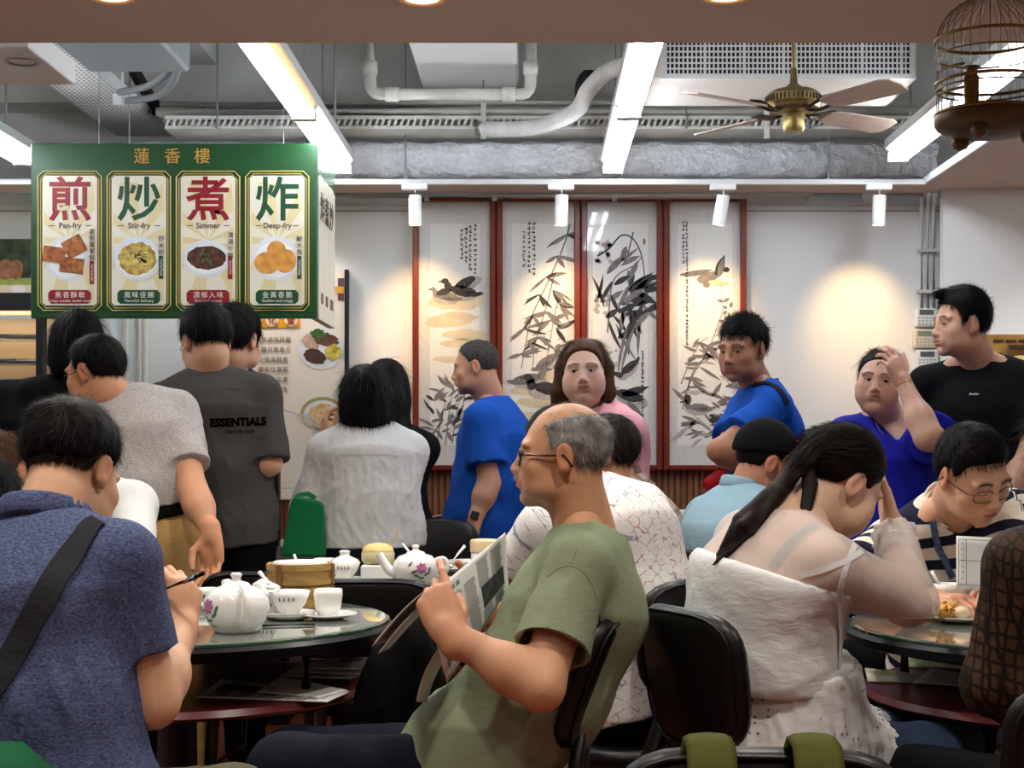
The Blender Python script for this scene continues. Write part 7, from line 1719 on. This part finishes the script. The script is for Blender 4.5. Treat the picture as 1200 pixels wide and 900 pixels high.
def flat(name,m,a,b_,c_,d_,lift,ch=0):
    p,q_=P(a,d_,DS),P(b_,c_,DS); x0,z0,x1,z1=p.x,p.z,q_.x,q_.z
    poly=[(x0+ch,z0),(x1-ch,z0),(x1,z0+ch),(x1,z1-ch),(x1-ch,z1),(x0+ch,z1),(x0,z1-ch),(x0,z0+ch)] if ch else [(x0,z0),(x1,z0),(x1,z1),(x0,z1)]
    return put(MB().prism(poly,-lift,0,lambda x,z,y:(x,DS+y,z)),name,m)
def frame_line(a,b_,c_,d_,w,lift):
    p,q_=P(a,d_,DS),P(b_,c_,DS); ch=.022; x0,z0,x1,z1=p.x,p.z,q_.x,q_.z
    pts=[(x0+ch,z0),(x1-ch,z0),(x1,z0+ch),(x1,z1-ch),(x1-ch,z1),(x0+ch,z1),(x0,z1-ch),(x0,z0+ch)]
    put(MB().tube([(x,DS-lift,z) for x,z in pts],w,6,closed=True),'gold_border',goldl)
dishes=[('煎','Pan-fry','香煎蘿蔔糕','Fried Turnip Cake','焦香酥軟','Crispy outside, tender inside',red),('炒','Stir-fry','炒米粉','Fried Rice Noodle','風味佳餚','Flavorful delicacy',grn),('煮','Simmer','清湯牛腩','Simmered Beef','濃郁入味','Rich and savory',red),('炸','Deep-fry','鹹水角','Fried Dumplings','金黃香脆','Golden and crispy',grn)]
plate_m=mat('printed_plate',(222,226,230),.4); 
food=[mat('food_turnip',(186,112,50),.5,noise=(45,.5),c2=(120,58,22)),mat('food_noodle',(212,190,92),.5,noise=(40,.6),c2=(150,110,50)),mat('food_beef',(84,48,34),.5,noise=(40,.6)),mat('food_dumpling',(208,146,62),.5,noise=(26,.25))]
fgreen=mat('food_green',(72,112,44),.5,noise=(50,.4)); fdark=mat('food_dark',(46,44,30),.5); forange=mat('food_orange',(206,120,70),.5)
rs=random.Random(6)
for i,(big,en,side,sen,cap,cen,cm) in enumerate(dishes):
    x0=46+81*i; x1=x0+72; cx=(x0+x1)/2
    frame_line(x0-1,x1+1,201,364,.003,.004); frame_line(x0+2,x1-2,204,361,.0022,.004)
    flat('panel',cream,x0+4,x1-4,206,358,.004,.012)
    b=MB()
    for k in range(9):
        a0=math.radians(12+k*40); a1=a0+math.radians(17); pts=[]
        for a in (a0,a1):
            R_=min(30/abs(math.cos(a)+1e-6),(68 if math.sin(a)<0 else 72)/abs(math.sin(a)+1e-6)); pts.append((cx+R_*math.cos(a),282+R_*math.sin(a)))
        pp=[(cx,282),pts[0],pts[1]]; b.poly([P(x,y,DS)+Vector((0,-.0048,0)) for x,y in pp])
    put(b,'ray',ray)
    T('big_character',big,cx,237,50,DS-.005,cm,t,.018,.97)
    T('caption',en,cx,264.5,8.6,DS-.005,txt,t,.012)
    b=MB()
    for q in (-1,1): b.poly([P(cx+q*18,264,DS-.005),P(cx+q*25,264,DS-.005),P(cx+q*25,265,DS-.005),P(cx+q*18,265,DS-.005)])
    put(b,'rule',txt)
    py_=303
    b=MB()
    def disc(px,py,rx,ry,lift,n=26,jag=0,rot=0):
        pts=[]
        for u in range(n): a=2*PI*u/n; j=1+jag*rs.uniform(-1,1); ex,ey=rx*math.cos(a)*j,ry*math.sin(a)*j; pts.append(P(px+ex*math.cos(rot)-ey*math.sin(rot),py+ex*math.sin(rot)+ey*math.cos(rot),DS-lift))
        return pts
    rx=30 if i else 27; b.poly(disc(cx-(2 if i else 4),py_,rx-2,26 if i!=2 else 22,.0056)); put(b,'plate_print',plate_m)
    b=MB(); b.poly(disc(cx-(2 if i else 4),py_+1,rx-6,21 if i!=2 else 17,.0060)); put(b,'plate_centre',mat('printed_plate_centre',(240,240,238),.4))
    b=MB()
    if i==0:
        for (dx,dy,w,h,r) in ((-16,-5,13,9,.15),(8,-14,12,11,-.5),(5,8,14,9,.12)):
            c,s=math.cos(r),math.sin(r); b.poly([P(cx-3+dx+x*c-y*s,py_+dy+x*s+y*c,DS-.0066-.0002*abs(dx)) for x,y in ((-w,-h),(w,-h),(w,h),(-w,h))])
    elif i==1: b.poly(disc(cx-2,py_,22,19,.0064,30,.06))
    elif i==2: b.poly(disc(cx-2,py_-1,23,14,.0064,30,.04))
    else:
        for k,(dx,dy,r1,r2) in enumerate(((-10,5,15,13),(12,3,12,14),(1,-10,11,11))): b.poly(disc(cx-2+dx,py_+dy,r1,r2,.0064+.0003*(2-k),24,.02,.3*k))
    put(b,'dish_print',food[i])
    if i in (1,2):
        b=MB()
        for k in range(16): a=rs.uniform(0,PI); L=rs.uniform(5,10); x,y=cx-2+rs.gauss(0,6),py_-3+rs.gauss(0,4); b.poly([P(x-L*math.cos(a)*.5,y-L*math.sin(a)*.5,DS-.0072),P(x+.8,y+.8,DS-.0072),P(x+L*math.cos(a)*.5,y+L*math.sin(a)*.5,DS-.0072),P(x-.8,y-.8,DS-.0072)])
        put(b,'greens_print',fgreen if i==2 else fdark)
    if i==1:
        b=MB()
        for k in range(8): b.poly(disc(cx-2+rs.gauss(0,7),py_-2+rs.gauss(0,5),3.4,2.4,.0070,8))
        for k in range(70):
            a=rs.uniform(0,PI); x,y=cx-2+rs.gauss(0,9),py_+2+rs.gauss(0,7); L=7; b.poly([P(x-L*math.cos(a),y-L*math.sin(a)*.6,DS-.0068),P(x+.4,y+.5,DS-.0068),P(x+L*math.cos(a),y+L*math.sin(a)*.6,DS-.0068)])
        put(b,'garnish_print',forange if False else mat('noodle_strand',(226,206,120),.5))
    b=MB(); n=len(side)
    for k,chx in enumerate(side):
        yy=276+k*8.0-(4 if n>4 else 0)+ (0 if n>3 else 4)
        if n>4: yy=272+k*7.6
        b.poly(disc(x1-10,yy,4.0,4.2,.0074,10)); T('side_character',chx,x1-10,yy,6.6,DS-.0080,txt,t,.01)
    put(b,'label_spot',cream)
    yb=306 if n>4 else 300
    flat('ribbon',cm,x1-12.5,x1-7.5,yb,yb+27,.0078)
    T('ribbon_text',sen,x1-10,yb+13,3.6,DS-.0084,whit,t,.0,rot=(PI/2,-PI/2,0)) if False else text('ribbon_text',sen,4.0*DS/F,whit,t,tuple(P(x1-10,yb+13.5,DS-.0084)+loc0),(PI/2,PI/2,0),0,sx=.66)
    flat('name_plate',cm,cx-25,cx+25,340,356,.006,.012)
    T('name_text',cap,cx,346,7.4,DS-.0066,whit,t,.0,spacing=1.3); T('name_caption',cen,cx,352.5,4.0 if len(cen)>20 else 4.6,DS-.0066,whit,t,.0)
# side face with its own cream panels
xr=s1.x
for k,(y0,y1) in enumerate(((.06,.16),(.20,.31),(.35,.48))):
    a,b_=P(372,202,DS),P(372,362,DS); o=put(MB().box((xr,DS+y0,b_.z),(xr+.004,DS+y1,a.z)),'side_panel',cream)
    o=put(MB().box((xr+.004,DS+y0+.02,b_.z+.03),(xr+.006,DS+y1-.02,b_.z+.075)),'side_name_plate',txt)
    text('side_character','炸煮炒'[k],.13,txt,t,(xr+.0065,y0+.05,a.z-.14),(PI/2,0,PI/2),.01)
o=put(MB().box((xr-.001,DS+.03,s0.z-.0),(xr+.003,DS+DEP-.02,s1.z-.13)),'side_sheet',mat('side_cream',(226,222,210),.4))
for px,d in ((112,0.05),(330,.05),(114,.5),(335,.5)):
    p=P(px,168,DS); MB().tube([(p.x,d,p.z),(p.x,d,3.4)],.0018,6).build('wire',steel,t)
# ------------------------------------------------------------------ menu board, poster and glass case at the left
q=P(310,520,7.40); t=thing('menu_board','cream menu board with dish photographs behind the green sign','menu board',(q.x,7.445,q.z)); loc1=-Vector(t.location)
def putm(mb,name,m): o=mb.build(name,m,t); o.location=loc1; return o
D7=7.40
putm(px_box(MB(),240,404,318,585,D7,7.40,7.45),'board',mat('board_cream',(244,232,214),.45))
b=MB(); px_box(b,404,408,316,588,D7,7.39,7.445); putm(b,'frame',black_matte)
putm(px_box(MB(),270,352,366,384,D7,7.396,7.40),'banner',mat('banner_orange',(240,160,40),.4)); 
for px,s in ((300,'點'),(319,'化'),(341,'登')):
    putm(MB().lathe([(0,0),(.032,0)],22,c=P(px,375,7.392),axis=(0,-1,0),cap=False),'banner_spot',mat('spot_cream',(248,226,190),.5)); T('banner_character',s,px,376,10,7.39,mat('banner_red',(190,70,40),.5),t,.01)
items=('五香滷味拼盤','椒鹽九肚魚','沙嗲海鮮卷','鐵板叭蜜','文思海皇羹','香檳焗飯','蜂蜜柚茶')
items=('五拼滷味拼盤','椒鹽白飯魚片','沙嗲海鮮卷','鐵板炆蘿蔔','文思海皇羹','香滑鮮菜魚','清蒸柚皮')
for k,s in enumerate(items): T('menu_line',s,320,398+k*11.7,6.0,7.395,mat('menu_text',(112,98,80),.5),t,.0,spacing=1.2)
dk=mat('dish_brown',(112,78,58),.5,noise=(30,.5)); dy=mat('dish_yellow',(206,186,84),.5,noise=(40,.4)); dp=mat('dish_pink',(206,170,150),.5,noise=(30,.2)); dw=mat('dish_plate',(232,234,234),.3)
def mdisc(px,py,rx,ry,lift,m,name,jag=0,rot=0,n=28):
    pts=[]
    for u in range(n): a=2*PI*u/n; j=1+jag*rs.uniform(-1,1); ex,ey=rx*math.cos(a)*j,ry*math.sin(a)*j; pts.append(P(px+ex*math.cos(rot)-ey*math.sin(rot),py+ex*math.sin(rot)+ey*math.cos(rot),7.40-lift))
    return putm(MB().poly(pts),name,m)
mdisc(376,409,27,24,.002,dw,'dish_plate'); mdisc(364,401,11,8,.003,dp,'dish_meat',.1,.4); mdisc(382,398,15,8,.0035,dk,'dish_meat',.15,.2); mdisc(369,418,13,9,.003,mat('dish_dark',(84,58,52),.5,noise=(20,.2)),'dish_meat',.08,.3); mdisc(390,413,10,9,.004,dy,'dish_vegetable',.12,-.6); mdisc(373,391,9,5,.004,fgreen,'dish_garnish',.3)
mdisc(378,485,26,20,.002,mat('bowl_rim',(176,160,100),.3),'bowl_rim'); mdisc(378,485,22,16,.003,dw,'dish_plate'); mdisc(379,486,18,13,.004,mat('soup',(214,164,70),.4,noise=(40,.4),c2=(236,220,190)),'soup',.06); mdisc(288,432,11,10,.002,dw,'dish_plate'); mdisc(287,431,8,6,.003,dy,'dish_food',.1)
o=px_box(MB(),396,403,326,352,D7,7.396,7.40); 
p1=putm(o,'side_banner',mat('plum',(110,70,80),.5)); putm(px_box(MB(),393,403,336,344,D7,7.394,7.396),'side_banner_gold',mat('gold_banner',(216,164,60),.5))
# pale door leaf and frame behind the queue
b=MB(); px_box(b,128,228,330,640,7.40,7.41,7.45); struct('door_1',b,mat('pale_door',(214,222,226),.35))
for px in (146,163,168,228): b=MB(); px_box(b,px,px+4,330,640,7.40,7.39,7.41); o=b.build('stile',white_metal,bpy.data.objects['door_1'])
# poster over the case
q=P(12,312,7.4); t=thing('photo_poster','poster with trees and shaggy brown rocks above the glass case at the left edge','poster',(q.x,7.4,q.z)); loc2=-Vector(t.location)
def putp(mb,name,m): o=mb.build(name,m,t); o.location=loc2; return o
putp(px_box(MB(),-40,37,280,343,7.4,7.4,7.41),'board',mat('poster_trees',(70,84,52),.5,noise=(20,.6),c2=(28,36,22)))
putp(px_box(MB(),-40,37,326,334,7.4,7.397,7.4),'grass_band',mat('poster_grass',(150,160,80),.5,noise=(30,.3))); putp(px_box(MB(),-40,37,334,343,7.4,7.397,7.4),'pale_band',mat('poster_pale',(222,206,180),.5))
for px,w in ((6,10),(19,8)): putp(MB().sphere(P(px,316,7.397),(w*7.4/F,.003,12*7.4/F),14,8),'rock',mat('poster_rock',(156,104,72),.6,noise=(40,.4)))
putp(MB().sphere(P(21,339,7.394),(9*7.4/F,.003,5*7.4/F),14,8),'bowl_print',china)
# warm glass display case
q=P(10,450,6.9); t=thing('display_case','black-framed glass food case with warm lit shelves at the left edge','display case',(0,0,0))
def putc(mb,name,m,**k): return mb.build(name,m,t,**k)
for a,b_,c_,d_ in ((-60,38,343,363),(42,50,363,660),(-60,42,446,452)): putc(px_box(MB(),a,b_,c_,d_,6.8,6.8,6.86),'frame_bar',black_matte)
putc(px_box(MB(),-60,46,363,520,6.8,7.28,7.3),'back_panel',mat('case_back',(188,166,134),.5))
putc(px_box(MB(),-60,50,520,838,6.8,6.8,7.3),'base_cabinet',black_matte)
for y in (392,422,446):
    b=MB(); z=P(0,y,6.8).z; x0,x1=P(-60,0,6.8).x,P(42,0,6.8).x
    for k in range(9): b.tube([(x0,6.84+k*.05,z),(x1,6.84+k*.05,z)],.003,6)
    putc(b,'wire_rack',steel)
l=bpy.data.lights.new('case','AREA'); l.energy=1.2; l.color=(1,.78,.5); l.shape='RECTANGLE'; l.size=.4; l.size_y=.3; lo=bpy.data.objects.new('case_lamp',l); link(lo,t); lo.location=P(-5,368,7.05)
putc(px_box(MB(),-60,40,364,366,7.05,6.9,7.2),'lamp_strip',emat('case_glow',(255,220,160),.8))
for k,(px,py) in enumerate(((8,385),(30,387),(10,414),(34,416),(6,440),(28,440))):
    q=P(px,py,7.0); zz=P(0,(392,392,422,422,446,446)[k],6.8).z+.003
    o=MB().lathe([(0,.0),(.06,.0),(.07,.012),(.06,.014),(0,.010)],20,cap=False).build('food_tray',[steel,mat('tray_bun',(206,160,90),.5,noise=(40,.4))][k%2],None,smooth=True,loc=(q.x,7.02,zz)); tag(o,f'{["steel","pastry"][k%2]} tray on the {["upper","middle","lower"][k//2]} rack of the glass case','tray','trays in the glass case')
# counter with acrylic guard before the menu board
t=thing('service_counter','dark service counter with clear acrylic guard before the menu board','counter',(0,0,0))
acr=mat('acrylic',(236,240,240),.05,trans=1,ior=1.2,alpha=.35)
putc(px_box(MB(),285,342,655,843,6.7,6.6,7.1),'base',black_matte); putc(px_box(MB(),318,327,545,655,6.62,6.60,6.66),'post',black_matte); putc(px_box(MB(),283,385,640,655,6.62,6.58,7.1),'worktop',mat('counter_top',(150,148,144),.4))
putc(px_box(MB(),328,368,485,640,6.62,6.60,6.606),'acrylic_panel',acr)
p0,p1_=P(326,478,6.61),P(368,492,6.61); b=MB(); b.tube([p0,p1_],.004,6); b.tube([p1_,P(368,640,6.61)],.004,6); b.tube([P(328,572,6.61),P(368,572,6.61)],.003,6); putc(b,'guard_edge',mat('guard_edge',(196,198,196),.3))
MB().prism([(-.03,0),(.03,0),(.012,.12),(-.012,.12)],-.004,.004,lambda x,z,y:(P(356,0,6.75).x+x,6.75+y,P(0,640,6.62).z+z)).build('price_stand',white_plastic,t)
for k,(px,m_) in enumerate(((315,'red'),(300,'pink'))): 
    q=P(px,640,6.9); o=MB().lathe([(0,0),(.035,0),(.035,.15),(.028,.17),(0,.172)],18,cap=False).build('jar',mat('jar_'+m_,((150,50,60),(190,110,120))[k],.3),None,smooth=True,loc=(q.x,6.9,P(0,640,6.62).z)); tag(o,['dark red','pink'][k]+' jar on the counter behind the charcoal T-shirt','jar')
